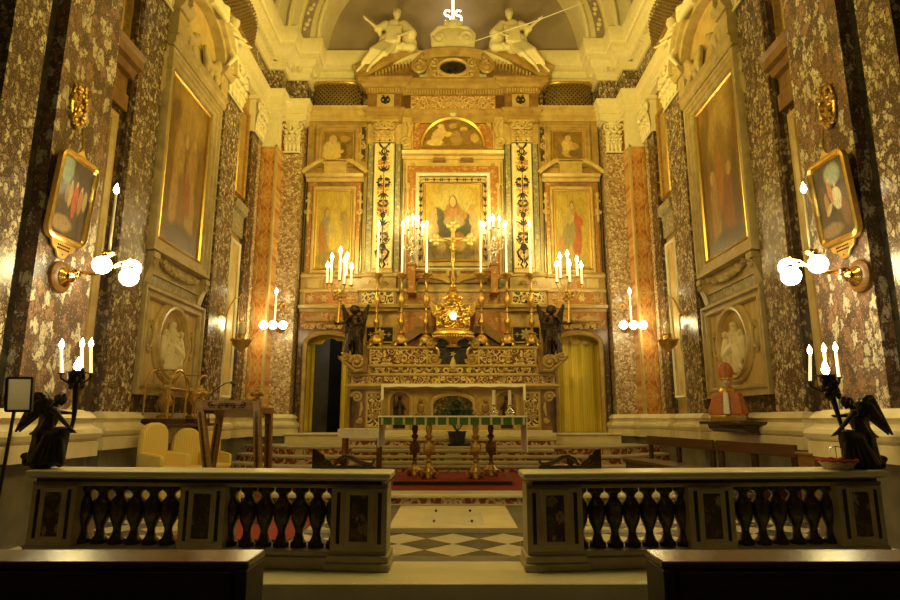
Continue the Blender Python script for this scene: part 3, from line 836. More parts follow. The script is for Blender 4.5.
def motif(m, c, z, y, k, kind):
    if kind == 0:                       # lyre with a drop
        for q in (-1, 1):
            m.tube([(c + q * .03 * k, y, z), (c + q * .12 * k, y, z + .1 * k), (c + q * .17 * k, y, z + .24 * k), (c + q * .08 * k, y, z + .34 * k)], [.025 * k, .035 * k, .03 * k, .018 * k], 6)
            m.tube([(c + q * .03 * k, y, z), (c + q * .08 * k, y, z - .1 * k), (c, y, z - .22 * k)], [.02 * k, .03 * k, .015 * k], 6)
    elif kind == 1:                     # palmette
        for a in (-50, -22, 0, 22, 50):
            t = math.radians(a)
            m.ell((c + .1 * k * math.sin(t), y, z + .1 * k * math.cos(t)), (.026 * k, .01, .11 * k), Matrix.Rotation(t, 3, 'Y'), 8, 6)
    elif kind == 2:                     # four lobes
        for q in (-1, 1):
            for r in (-1, 1):
                m.ell((c + q * .09 * k, y, z + r * .08 * k), (.075 * k, .01, .05 * k), Matrix.Rotation(q * r * .5, 3, 'Y'), 10, 6)
            m.ell((c + q * .15 * k, y, z), (.04 * k, .01, .03 * k), None, 8, 5)
    else:                               # vase
        m.ell((c, y, z), (.1 * k, .01, .12 * k), None, 10, 6)
        m.ell((c, y, z - .16 * k), (.04 * k, .01, .05 * k), None, 8, 5)
        for q in (-1, 1): m.spiral(c + q * .1 * k, z + .16 * k, y, .07 * k, 1.2, q, 0, .018 * k, 12)
def altarpiece():
    t = thing('altarpiece', 'towering inlaid marble altarpiece filling the back wall of the chapel', 'altarpiece', (0, 15.2, .92))
    B = lambda m, n, mat, **k: m.build(n, mat, t, **k)
    xo = 3.93
    z_sh, z_pr, z_m0 = zz(308), zz(292), zz(276)
    # rear slab, door surrounds
    m = MB(); m.box(-2.3, 2.3, 15.1, 15.36, .92, z_sh); B(m, 'lower_slab', OCHRE)
    zs = 3.22
    for q in (-1, 1):
        g = lambda x, y, z: (q * x, y, z)
        hole = [(3.78, 1.0), (3.78, zs)] + [(3.15 + .63 * math.cos(math.radians(a)), zs + .30 * math.sin(math.radians(a))) for a in range(15, 180, 15)] + [(2.52, zs), (2.52, 1.0)]
        m = MB(g); m.prism([(xo, 1.0), (xo, z_sh), (2.28, z_sh), (2.28, 1.0)] + hole[::-1], 'xz', 15.1, 15.36); B(m, 'door_surround', BROWNST)
        m = MB(g); m.aframe([p for p in hole], 15.1, [(0, 0), (0, .06), (-.03, .1), (-.1, .08), (-.12, 0)], False); B(m, 'door_moulding', OCHRE, ang=25)
        m = MB(g); m.prism([(xo - .05, 3.55), (xo - .05, z_sh - .05), (2.35, z_sh - .05), (2.35, 3.62), (2.7, 3.68), (3.1, 3.7), (3.5, 3.66)], 'xz', 15.07, 15.12); B(m, 'spandrel_panel', REDM)
        # cherub head with spread wings over the door
        m = MB(g); c = 3.06; zc = 3.82
        m.ell((c, 15.0, zc), (.085, .08, .1), None, 12, 8).ell((c, 14.93, zc - .01), (.018, .025, .02)).ell((c, 14.99, zc + .06), (.095, .09, .06))
        for r in (-1, 1):
            m.ell((c + r * .03, 14.93, zc + .02), (.014, .01, .01)).ell((c + r * .04, 14.95, zc - .035), (.03, .03, .025))
            for i in range(7):
                a = math.radians(12 + 9 * i)
                L = .62 - .055 * i
                m.cap((c + r * .08, 15.04, zc - .05), (c + r * (.08 + L * math.cos(a * .62)), 15.05, zc - .12 + L * .62 * math.sin(a)), .03, .035)
        B(m, 'cherub_relief', OCHRE, voxel=.014, sm=1)
        m = MB(g); scrolls(m, 2.45, 3.8, 3.62, .16, 15.04, .02); B(m, 'door_scroll', OCHRE2)
        # jamb panels
        m = MB(g); m.box(3.82, 3.9, 15.06, 15.12, 1.3, 3.2); B(m, 'jamb_panel', BRECD)
    # red field, side brackets behind the candlesticks
    for q in (-1, 1):
        g = lambda x, y, z: (q * x, y, z)
        m = MB(g); m.box(.45, 1.42, 15.06, 15.12, 3.1, zz(312)); B(m, 'red_panel', REDM)
        m = MB(g); m.prism([(.5, 3.62), (.5, 3.42), (.8, 3.42), (1.15, 3.18), (1.55, 3.1), (1.55, 3.2), (1.3, 3.3), (.95, 3.6)], 'xz', 14.86, 15.1); B(m, 'sloping_bracket', BROWNST, bev=.01)
        m = MB(g); m.box(1.5, 2.2, 15.05, 15.12, 3.22, 3.62); B(m, 'dark_panel', NERO)
        m = MB(g); m.rframe(1.52, 2.18, 3.24, 3.6, 15.05, [(0, 0), (0, .02), (.03, .03), (.04, 0)]); B(m, 'dark_panel_frame', OCHRE, ang=25)
        m = MB(g); m.rosette(1.85, 3.42, 15.03, .15, 8, .02); m.rosette(1.62, 3.42, 15.03, .06, 4, .014).rosette(2.08, 3.42, 15.03, .06, 4, .014); B(m, 'star_inlay_pattern', OCHRE2)
    # shelf, predella, second band; breaks forward under the pilasters
    pb = [(-xo, 15.1), (-2.36, 15.1), (-2.36, 14.98), (-1.46, 14.98), (-1.46, 15.1), (1.46, 15.1), (1.46, 14.98), (2.36, 14.98), (2.36, 15.1), (xo, 15.1)]
    sh = [(-.2, z_sh - .1), (.04, z_sh - .1), (.07, z_sh - .04), (.15, z_sh - .02), (.17, z_sh + .05), (.1, z_sh + .07), (-.2, z_sh + .07)]
    m = MB(); m.sweep(pb, sh); B(m, 'shelf_moulding', OCHRE2, ang=25)
    m = MB(); m.sweep(pb, [(-.25, z_sh + .05), (.02, z_sh + .05), (.02, z_pr), (-.25, z_pr)]); B(m, 'predella', OCHRE)
    m = MB(); m.sweep(pb, [(-.2, z_pr - .03), (.05, z_pr - .03), (.08, z_pr), (.08, z_pr + .05), (-.2, z_pr + .05)]); B(m, 'predella_moulding', OCHRE2, ang=25)
    m = MB(); m.sweep(pb, [(-.25, z_pr + .04), (.0, z_pr + .04), (.0, z_m0), (-.25, z_m0)]); B(m, 'pedestal_course', OCHRE)
    m = MB(); m.sweep(pb, [(-.2, z_m0 - .05), (.05, z_m0 - .05), (.07, z_m0), (.03, z_m0 + .05), (-.2, z_m0 + .05)]); B(m, 'base_moulding', OCHRE2, ang=25)
    zc = (z_sh + z_pr) / 2 + .03; hh = z_pr - z_sh - .12
    for q in (-1, 1):
        g = lambda x, y, z: (q * x, y, z)
        for x0, x1, y, mt in ((2.46, 3.8, 15.08, REDM), (1.52, 2.3, 14.96, INLB), (.2, 1.4, 15.08, REDM)):
            m = MB(g); m.box(x0, x1, y - .012, y + .03, zc - hh / 2, zc + hh / 2); B(m, 'predella_panel', mt)
            m = MB(g); m.rframe(x0, x1, zc - hh / 2, zc + hh / 2, y - .01, [(0, 0), (0, .02), (.025, .025), (.03, 0)]); B(m, 'predella_panel_frame', OCHRE2, ang=25)
        m = MB(g)
        for x in (2.62, 2.95, 3.3, 3.66): m.rosette(x, zc, 15.06, .10, 4 if x < 3.2 else 6, .012)
        for x in (.35, .72, 1.15): m.rosette(x, zc, 15.06, .10, 4, .012)
        scrolls(m, 1.6, 2.24, zc, .26, 14.94, .014)
        B(m, 'predella_inlay_pattern', OCHRE2)
        z2 = (z_pr + z_m0) / 2 + .01
        for x0, x1, mt in ((2.55, 2.85, OCHRE2), (2.95, 3.35, REDM), (3.45, 3.75, OCHRE2), (.95, 1.4, GREYM)):
            m = MB(g); m.box(x0, x1, 15.085, 15.12, z2 - .12, z2 + .12); B(m, 'course_panel', mt)
        m = MB(g); scrolls(m, 1.6, 2.24, z2, .2, 14.97, .012); B(m, 'course_inlay_pattern', OCHRE2)
    # main storey
    zt = zz(143, 14.95)                         # top of pilaster shafts
    m = MB(); m.box(-2.4, 2.4, 15.14, 15.36, z_m0, zz(108)); B(m, 'main_slab', OCHRE)
    for q in (-1, 1):
        g = lambda x, y, z: (q * x, y, z)
        m = MB(g); m.box(1.36, 2.3, 15.04, 15.2, z_m0, zz(122)); B(m, 'pilaster_pier', OCHRE2)
        for x0, x1 in ((1.4, 1.53), (2.13, 2.26)):
            m = MB(g); m.box(x0, x1, 15.02, 15.06, z_m0 + .08, zt); B(m, 'green_strip', GREYM)
        for x_ in (1.345, 1.385, 1.545, 2.115, 2.275):
            m = MB(g); m.box(x_ - .009, x_ + .009, 15.0, 15.05, z_m0 + .1, zt); B(m, 'dark_fillet', NERO)
        for x_ in (2.4, 3.88):
            m = MB(g); m.box(x_ - .014, x_ + .014, 15.06, 15.13, z_m0 + .1, zz(180)); B(m, 'dark_fillet', NERO)
        for x_ in (1.04, 1.1, 1.28):
            m = MB(g); m.box(x_ - .008, x_ + .008, 15.03, 15.07, z_m0 + .1, zz(164)); B(m, 'dark_fillet', BROWNST)
        m = MB(g); m.box(1.56, 2.1, 14.95, 15.2, z_m0 + .05, zt); B(m, 'pilaster_shaft', OCHRE2, bev=.01)
        m = MB(g); m.box(1.62, 2.04, 14.938, 15.0, z_m0 + .16, zt - .06); B(m, 'inlaid_shaft_panel', INLP)
        m = MB(g); c = 1.83
        L = zt - z_m0
        for fz in (.83, .65, .485, .32, .15):
            r_ = MB(g); r_.box(1.67, 1.99, 14.9365, 14.95, z_m0 + L * fz - .2, z_m0 + L * fz + .2); B(r_, 'red_inset', INLO)
        for fz, kd, k in ((.955, 0, .9), (.875, 3, .7), (.77, 1, .9), (.69, 2, 1.05), (.61, 1, -.9), (.53, 2, .8), (.44, 3, .7), (.36, 1, .9), (.28, 2, .9), (.2, 3, .9), (.1, 0, 1.0)):
            motif(m, c, z_m0 + L * fz, 14.936, k, kd)
        m.tube([(c, 14.937, z_m0 + L * .08), (c, 14.937, z_m0 + L * .97)], .012, 5)
        B(m, 'dark_inlay_pattern', NERO)
        m = MB(g); m.rframe(1.62, 2.04, z_m0 + .16, zt - .06, 14.95, [(0, 0), (0, .02), (.03, .025), (.045, 0)]); B(m, 'shaft_frame', WHITE, ang=25)
        m = MB(g); capital(m, 1.56, 2.1, zt, zz(122, 14.95), 14.95); B(m, 'pilaster_capital', OCHRE2, ang=60)
        m = MB(g); m.sweep([(1.56, 14.95), (2.1, 14.95)], [(-.1, z_m0 + .04), (.07, z_m0 + .04), (.07, z_m0 + .1), (.04, z_m0 + .13), (.06, z_m0 + .17), (-.1, z_m0 + .18)]); B(m, 'pilaster_base', OCHRE2, ang=25)
    # centre: altar picture surround
    x1, zb, zp = xx(482.5, 210), zz(263), zz(184)
    m = MB(); m.box(-1.34, 1.34, 15.06, 15.2, z_m0, zz(160)); B(m, 'centre_slab', OCHRE2)
    m = MB(); m.rframe(-.99, .99, zb - .25, zp + .27, 15.05, [(0, 0), (0, .03), (.06, .05), (.14, .05), (.2, .03), (.22, 0)]); B(m, 'red_border', REDM, ang=25)
    m = MB(); m.rframe(-.9, .9, zb - .16, zp + .18, 15.05, [(0, 0), (0, .09), (.04, .13), (.08, .1), (.1, 0)]); B(m, 'outer_moulding', WHITE, ang=25)
    m = MB(); m.rframe(-x1, x1, zb, zp, 15.04, [(.01, 0), (.01, .05), (.12, .08), (.125, 0)]); B(m, 'inlaid_border', OCHRE2, ang=25)
    for q in (-1, 1):
        g = lambda x, y, z: (q * x, y, z)
        m = MB(g)
        for i in range(11): motif(m, x1 + .07, zb + (zp - zb) * (i + .5) / 11, 14.965, .42, 1 if i % 2 else 3)
        m.tube([(x1 + .07, 14.966, zb + .1), (x1 + .07, 14.966, zp + .07), (.02, 14.966, zp + .07)], .008, 5)
        for i in range(4): motif(m, x1 * (.14 + .25 * i), zp + .07, 14.965, .28, 2 if i % 2 else 3)
        B(m, 'border_inlay_pattern', NERO)
        # carved ribbon brackets beside the picture, wings below it
        m = MB(g); m.cap((1.2, 15.0, zp - .05), (1.2, 15.0, zp - .78), .05, .03).spiral(1.2, zp - .1, 14.98, .09, 1.4, q, 0, .02, 14).spiral(1.2, zp - .8, 14.98, .07, 1.4, -q, 0, .02, 14)
        B(m, 'side_scroll', OCHRE2)
        m = MB(g)
        for i in range(8):
            a = i / 7
            m.tube([(.1, 15.0, z_m0 - .2 + .03 * i), (.3 + .04 * i, 14.98, zb - .52 + .1 * a + .06), (.62 - .1 * a, 14.98, zb - .4 + .14 * a), (.95 - .32 * a, 15.0, zb - .42 + .2 * a)], [.03, .035, .03, .012], 6)
        m.ell((.14, 14.99, zb - .3), (.06, .05, .12)).ell((.24, 14.99, zb - .22), (.12, .05, .05))
        B(m, 'carved_wing', OCHRE2)
        m = MB(g); m.cap((.1, 15, zb - .18), (.1, 15, zb - .4), .05, .04); m.box(0, .9, 15.02, 15.06, z_m0 - .2, zb - .22); B(m, 'wing_ground', BROWNST)
    # cornice over the picture with two small dark slots
    zc0 = zz(160)
    m = MB(); m.sweep([(-1.36, 15.06), (1.36, 15.06)], [(-.1, zc0 - .02), (.05, zc0 - .02), (.09, zc0 + .06), (.2, zc0 + .08), (.22, zc0 + .17), (-.1, zc0 + .17)]); B(m, 'picture_cornice', OCHRE2, ang=25)
    for q in (-1, 1):
        m = MB(); m.box(*sorted((q * .2, q * .54)), 14.9, 15.1, zc0 - .1, zc0 - .02); B(m, 'cornice_slot', BROWNST)
    # lunette picture surround
    zl0, zl1 = zz(148), zz(121)
    rx = xx(483, 148)
    m = MB(); m.box(-1.12, 1.12, 15.05, 15.2, zc0 + .1, zz(110)); B(m, 'lunette_slab', REDM)
    m = MB(); m.aframe(arc(0, zl0, rx, zl1 - zl0, 180, 0, 30), 15.05, [(0, 0), (0, .06), (-.05, .09), (-.08, 0)], False); B(m, 'lunette_arch', GILT, ang=25)
    m = MB(); m.box(-rx - .08, rx + .08, 14.97, 15.1, zl0 - .07, zl0); B(m, 'lunette_sill', GILT)
    m = MB(); m.rframe(-1.08, 1.08, zl0 - .1, zz(112), 15.05, [(0, 0), (0, .03), (.03, .04), (.05, 0)]); B(m, 'lunette_border', OCHRE2, ang=25)
    m = MB(); m.rosette(0, zz(116), 15.0, .11, 8, .03); m.aframe(arc(0, zz(116), .11, .11, 0, 360, 20)[:-1], 15.03, [(0, 0), (0, .04), (.03, .04), (.03, 0)]); B(m, 'keystone_rosette', WHITE)
    m = MB(); scrolls(m, -.95, .95, zl0 - .19, .16, 15.02, .016); B(m, 'lunette_inlay_pattern', OCHRE2)
    for q in (-1, 1):
        g = lambda x, y, z: (q * x, y, z)
        m = MB(g); m.prism([(.78, zl1 + .05), (1.02, zl1 + .05), (1.02, zl1 - .3), (.9, zl1 - .12)], 'xz', 15.02, 15.06); B(m, 'spandrel', OCHRE2)
        m = MB(g); m.spiral(1.25, zl0 + .12, 14.98, .13, 1.6, -1, PI / 2, .045, 20); m.tube([(1.2, 14.98, zl0 + .25), (1.14, 14.98, zl0 + .5), (1.22, 14.98, zl0 + .72), (1.3, 14.98, zl0 + .78)], [.05, .07, .05, .03], 8); m.box(1.12, 1.36, 15.0, 15.1, zl0 - .08, zl1 + .1); B(m, 'scroll_console', OCHRE2)
    # side bays: lower picture surround, broken pediment, upper picture surround, cornice
    for q in (-1, 1):
        g = lambda x, y, z: (q * x, y, z)
        m = MB(g); m.box(2.3, xo, 15.12, 15.36, z_m0, zz(110)); B(m, 'side_slab', OCHRE)
        a, b = xx(352, 230), xx(315, 230); z0, z1 = zz(270), zz(190)
        m = MB(g); m.rframe(a, b, z0, z1, 15.12, [(0, 0), (0, .06), (.04, .1), (.08, .08), (.1, .0)]); B(m, 'side_moulding', OCHRE2, ang=25)
        m = MB(g); m.rframe(a - .1, b + .1, z0 - .1, z1 + .1, 15.12, [(0, 0), (0, .05), (.1, .05), (.12, 0)]); B(m, 'side_red_border', REDM, ang=25)
        m = MB(g)
        for e in (a - .2, b + .2):
            m = MB(g); m.cap((e, 15.07, z1 - .12), (e, 15.07, z1 - .85), .03, .03); m.spiral(e, z1 - .35, 15.06, .07, 1.3, 1, 0, .025, 12).spiral(e, z1 - .6, 15.06, .09, 1.3, -1, 0, .03, 12); m.ell((e, 15.06, z1 - .15), (.05, .04, .08)).ell((e, 15.06, z1 - .8), (.04, .04, .12)); B(m, 'side_scroll', OCHRE2)
        zp0 = zz(178)
        m = MB(g); m.sweep([(a - .28, 15.12), (b + .28, 15.12)], [(0, zp0 - .12), (.06, zp0 - .12), (.1, zp0 - .04), (.18, zp0 - .02), (.2, zp0 + .06), (0, zp0 + .06)]); B(m, 'small_cornice', OCHRE2, ang=25)
        m = MB(g); m.box(a + .05, b - .05, 15.06, 15.14, zp0 - .3, zp0 - .13); B(m, 'small_frieze', BROWNST)
        cc = (a + b) / 2
        for r in (-1, 1):
            m = MB(g); pts = [(cc + r * (.82 - .5 * i / 8), zp0 + .06 + .34 * math.sin(i / 8 * 1.25)) for i in range(9)]
            m.aframe(pts if r < 0 else pts[::-1], 15.12, [(0, 0), (0, .2), (-.06, .22), (-.11, .2), (-.11, 0)], False); B(m, 'curved_pediment', OCHRE2, ang=25)
        m = MB(g); m.box(cc - .3, cc + .3, 14.98, 15.12, zp0 + .06, zp0 + .34); m.box(cc - .34, cc + .34, 14.95, 15.12, zp0 + .34, zp0 + .4); B(m, 'pediment_block', OCHRE2)
        a2, b2 = xx(355, 146), xx(322, 146); z2, z3 = zz(161), zz(131)
        m = MB(g); m.rframe(a2, b2, z2, z3, 15.12, [(0, 0), (0, .05), (.04, .08), (.1, .06), (.14, .09), (.18, .06), (.18, 0)]); B(m, 'upper_moulding', OCHRE, ang=25)
        m = MB(g); m.box(2.36, 2.52, 15.07, 15.14, z2, z3 + .1); B(m, 'upper_strip', BRECD)
        m = MB(g)
        for i in range(3): m.spiral(2.44 + (.0 if i % 2 else .03), z2 + .12 + .28 * i, 15.05, .09, 1.4, 1 if i % 2 else -1, PI / 2, .025, 14)
        B(m, 'upper_scroll', OCHRE2)
        m = MB(g); m.sweep([(2.3, 15.12), (xo, 15.12)], [(-.05, zz(122)), (.06, zz(122)), (.06, zz(118)), (.12, zz(117)), (.14, zz(112)), (.2, zz(111)), (.22, zz(109)), (-.05, zz(109))]); B(m, 'side_entablature', OCHRE2, ang=25)
    # main entablature
    za, zf, zd, zk = zz(122, 14.95), zz(108, 14.9), zz(93, 14.9), zz(79, 14.75)
    eb = [(-2.3, 15.2), (-2.3, 14.95), (-1.42, 14.95), (-1.42, 15.04), (1.42, 15.04), (1.42, 14.95), (2.3, 14.95), (2.3, 15.2)]
    m = MB(); m.sweep(eb, [(-.2, za), (.03, za), (.03, za + .16), (.06, za + .18), (.06, zf - .1), (.12, zf - .05), (.12, zf), (-.2, zf)]); B(m, 'architrave', OCHRE, ang=25)
    m = MB(); m.sweep(eb, [(-.2, zf), (.02, zf), (.02, zd), (-.2, zd)]); B(m, 'frieze', BROWNST)
    m = MB(); m.sweep(eb, [(-.2, zd), (.06, zd), (.06, zd + .12), (.14, zd + .14), (.2, zd + .2), (.26, zd + .22), (.26, zd + .32), (.32, zd + .36), (.34, zk), (-.2, zk)]); B(m, 'cornice', OCHRE, ang=25)
    m = MB(); m.box(-2.3, 2.3, 15.02, 15.36, za, zk); B(m, 'entablature_core', OCHRE)
    m = MB()
    for i in range(64):
        x = -2.3 + 4.6 * (i + .5) / 64
        y = 14.95 if abs(x) > 1.42 else 15.04
        m.box(x - .021, x + .021, y - .12, y, zd + .02, zd + .12)
    B(m, 'dentil_pattern', OCHRE2)
    m = MB(); m.box(-1.15, 1.15, 14.99, 15.06, zf + .03, zd - .03); B(m, 'frieze_panel', INLO)
    zfm = (zf + zd) / 2
    m = MB(); scrolls(m, -1.0, 1.0, zfm, .3, 14.98, .03); B(m, 'frieze_inlay_pattern', OCHRE2)
    for q in (-1, 1):
        g = lambda x, y, z: (q * x, y, z)
        m = MB(g); m.box(1.6, 2.06, 14.91, 14.96, zf + .03, zd - .03); B(m, 'frieze_block', OCHRE2)
        m = MB(g); motif(m, 1.83, zfm + .04, 14.9, .55, 3); motif(m, 1.83, zfm - .1, 14.9, .55, 1); motif(m, 1.83, zfm + .02, 14.9, .75, 2); B(m, 'block_inlay_pattern', NERO)
    # broken pediment and attic block
    for q in (-1, 1):
        g = lambda x, y, z: (q * x, y, z)
        pts = [(2.55, zk - .0), (2.2, zk + .2), (1.85, zk + .42), (1.5, zk + .62), (1.2, zk + .76), (.93, zk + .86)]
        m = MB(g); m.aframe(pts, 15.1, [(.0, -.2), (.0, .32), (.1, .34), (.12, .42), (.24, .46), (.28, .52), (.34, .52), (.34, -.2)], False); B(m, 'raking_cornice', OCHRE, ang=25)
        m = MB(g)
        for i in range(11):
            x = 1.18 + i * .09; k = (2.2 - x)
            m.box(x - .022, x + .022, 14.72, 14.9, zk + .08 + .44 * (2.05 - x), zk + .2 + .44 * (2.05 - x))
        B(m, 'raking_dentil_pattern', OCHRE2)
        m = MB(g); m.prism([(2.45, zk), (.93, zk), (.93, zk + .8), (1.5, zk + .6), (2.0, zk + .3)], 'xz', 14.9, 15.2); B(m, 'tympanum', BROWNST)
        m = MB(g); m.spiral(.93, zk + .36, 14.76, .2, 1.7, 1, PI / 2, .07, 24); m.spiral(.82, zk + .7, 14.78, .11, 1.5, -1, -PI / 2, .045, 20); m.tube([(1.1, 14.78, zk + .3), (1.08, 14.78, zk + .5), (.9, 14.78, zk + .72)], [.06, .06, .04], 8); B(m, 'attic_volute', OCHRE)
    m = MB(); m.box(-.72, .72, 14.78, 15.2, zk, zz(58, 14.75)); B(m, 'attic_block', OCHRE)
    zo = zz(67, 14.72)
    m = MB(); m.aframe(arc(0, zo, .36, .2, 0, 360, 32)[:-1], 14.77, [(0, 0), (0, .05), (.05, .09), (.1, .03), (.1, 0)]); B(m, 'oval_moulding', OCHRE2, ang=25)
    m = MB(); m.ell((0, 14.77, zo), (.36, .02, .2), None, 28, 6); B(m, 'oval_opening', NERO)  # flat black disc: shade of the opening put into its colour, nothing cut
    m = MB()
    for q in (-1, 1):
        m.spiral(q * .52, zo + .14, 14.75, .13, 1.5, q, PI / 2, .035, 18).spiral(q * .5, zo - .18, 14.75, .12, 1.5, -q, -PI / 2, .035, 18)
        m.tube([(q * .6, 14.75, zo + .1), (q * .64, 14.75, zo), (q * .58, 14.75, zo - .12)], .03, 6)
    m.tube([(-.5, 14.75, zo - .26), (-.14, 14.74, zo - .28), (0, 14.72, zo - .25), (.14, 14.74, zo - .28), (.5, 14.75, zo - .26)], [.015, .03, .06, .03, .015], 8)
    B(m, 'attic_scroll', OCHRE2)
    m = MB(); za2 = zz(58, 14.75) - .03; m.aframe([(-.76, za2), (-.5, za2 + .05), (-.2, za2 + .08), (.2, za2 + .08), (.5, za2 + .05), (.76, za2)], 14.8, [(0, -.3), (0, .06), (-.05, .1), (-.09, .16), (-.18, .2), (-.18, -.3)], False); B(m, 'attic_cornice', OCHRE, ang=25)
    return zk
ZK = altarpiece()

def cartouche():
    z = zz(47, 14.95) - .02
    t = thing('cartouche', 'pale stucco shell cartouche on top of the altarpiece under the lit sign', 'cartouche', (0, 14.95, z))
    m = MB(); m.ell((0, 14.95, z + .3), (.58, .12, .34), None, 24, 10); m.box(-.6, .6, 14.87, 15.05, z - .02, z + .12)
    for q in (-1, 1): m.spiral(q * .38, z + .24, 14.84, .2, 1.5, -q, PI, .05, 20).tube([(q * .58, 14.9, z + .1), (q * .6, 14.88, z + .35), (q * .4, 14.88, z + .58), (q * .15, 14.88, z + .62)], [.04, .05, .05, .03], 8)
    m.build('shell', STUCCO, t, voxel=.025, sm=1)
    m = MB(); m.ell((0, 14.92, z + .7), (.2, .1, .17), None, 16, 8); m.ell((0, 14.84, z + .68), (.13, .08, .1)).cap((-.2, 14.92, z + .62), (.2, 14.92, z + .62), .06, .06)
    for q in (-1, 1): m.ell((q * .2, 14.92, z + .72), (.07, .08, .1))
    m.build('cherub_head', STUCCO, t, voxel=.02, sm=1)
    t2 = thing('lit_sign', 'glowing sign of two letters S beside an upright bar, high above the cartouche', 'sign', (0, 14.9, z + .9))
    zl = zz(23, 14.9) + .02; k = .2
    for q in (-1, 1):
        pts = []
        c = q * .155
        for i in range(15):
            a = math.radians(40 + 230 * i / 14); pts.append((c + .075 * math.cos(a), 14.9, zl + .29 + .085 * math.sin(a)))
        for i in range(1, 15):
            a = math.radians(90 - 230 * i / 14); pts.append((c + .085 * math.cos(a), 14.9, zl + .11 + .095 * math.sin(a)))
        m = MB(); m.tube(pts, .026, 8); m.build('letter_tube', NEON, t2)
    m = MB(); m.tube([(0, 14.88, zl - .04), (0, 14.88, zl + 1.2)], .03, 8); m.build('upright_tube', NEON, t2)
    m = MB(); m.tube([(-.2, 14.88, zl + .95), (.2, 14.88, zl + .95)], .04, 8); m.build('cross_tube', NEON, t2)
    m = MB(); m.tube([(0, 14.95, zl - .14), (0, 14.92, zl + .5)], .015, 6); m.build('support_rod', BRASS, t2)
    o = MB(); o.tube([at(475, 41, 14.6), at(505, 31, 14.1), at(533, 22, 13.7), at(572, 7, 13.75), at(583, 3, 13.8)], .012, 5)
    tag(o.build('cable', CLOTHW), 'thin pale cable strung from the cartouche up to the vault', 'cable')
cartouche()

# gilt lattice galleries left and right of the entablature, and on the side walls
def lattice(nm, label, f, x0, x1, z0, z1, base):
    """bowed lattice screen in local coordinates (along, out, up)"""
    t = thing(nm, label, 'lattice screen', base, group=None)
    def bow(x, z):
        u = (x - x0) / (x1 - x0) * 2 - 1; w = (z - z0) / (z1 - z0)
        return (.22 * (1 - u * u * u * u) + .03) * (.65 + .5 * math.sin(w * 2.2))
    m = MB(f)
    n = int((x1 - x0) / .105); h = z1 - z0
    for sg in (-1, 1):
        for i in range(-int(h / .105) - 1, n + int(h / .105) + 1):
            pts = []
            for j in range(9):
                z = z0 + h * j / 8; x = x0 + (x1 - x0) * i / n + sg * h * (j / 8 - (0 if sg > 0 else 0))
                if x0 <= x <= x1: pts.append((x, -bow(x, z) - .01 * sg, z))
            if len(pts) > 1: m.tube(pts, .019, 5)
    m.build('lattice', LATT, t)
    m = MB(f)
    k = 10
    vs = []; fs = []
    for i in range(k + 1):
        for j in range(7):
            x = x0 + (x1 - x0) * i / k; z = z0 + h * j / 6
            vs.append((x, -bow(x, z) + .06, z))
    for i in range(k):
        for j in range(6): fs.append((i * 7 + j, i * 7 + 7 + j, i * 7 + 8 + j, i * 7 + j + 1))
    b = len(vs)
    vs2 = [(x, .08, z) for x, y, z in vs]
    fs2 = [tuple(q + b for q in ff) for ff in fs]
    rim = [j for j in range(7)] + [i * 7 + 6 for i in range(1, k + 1)] + [k * 7 + j for j in range(5, -1, -1)] + [i * 7 for i in range(k - 1, 0, -1)]
    fs3 = [(rim[i], rim[(i + 1) % len(rim)], rim[(i + 1) % len(rim)] + b, rim[i] + b) for i in range(len(rim))]
    m.add(vs + vs2, fs + fs2 + fs3)
    m.build('dark_backing', GRILLE, t)
    m = MB(f)
    for zr, r in ((z0, .04), (z1, .05)):
        m.tube([(x0 + (x1 - x0) * i / 16, -bow(x0 + (x1 - x0) * i / 16, zr) - .01, zr) for i in range(17)], r, 8)
    m.build('rail', GILTD, t)
for s, who in ((-1, 'lectern'), (1, 'benches')):
    lattice('lattice_gallery', 'bowed dark gilt lattice beside the altarpiece cornice on the wall of the ' + who, lambda x, y, z: (s * x, 15.25 + y, z), 2.5, 3.86, zz(108, 15.05), zz(84, 15.05), (s * 3.1, 15.3, zz(109, 15.05)))
    f = fnS(s)
    lattice('lattice_gallery', 'dark lattice gallery high on the side wall above the marble surround by the ' + ('lectern' if s < 0 else 'bishop bust'), lambda x, y, z: f(x, y - .12, z), 11.0, 13.0, 9.78, 10.8, f(12, 0, 9.78))

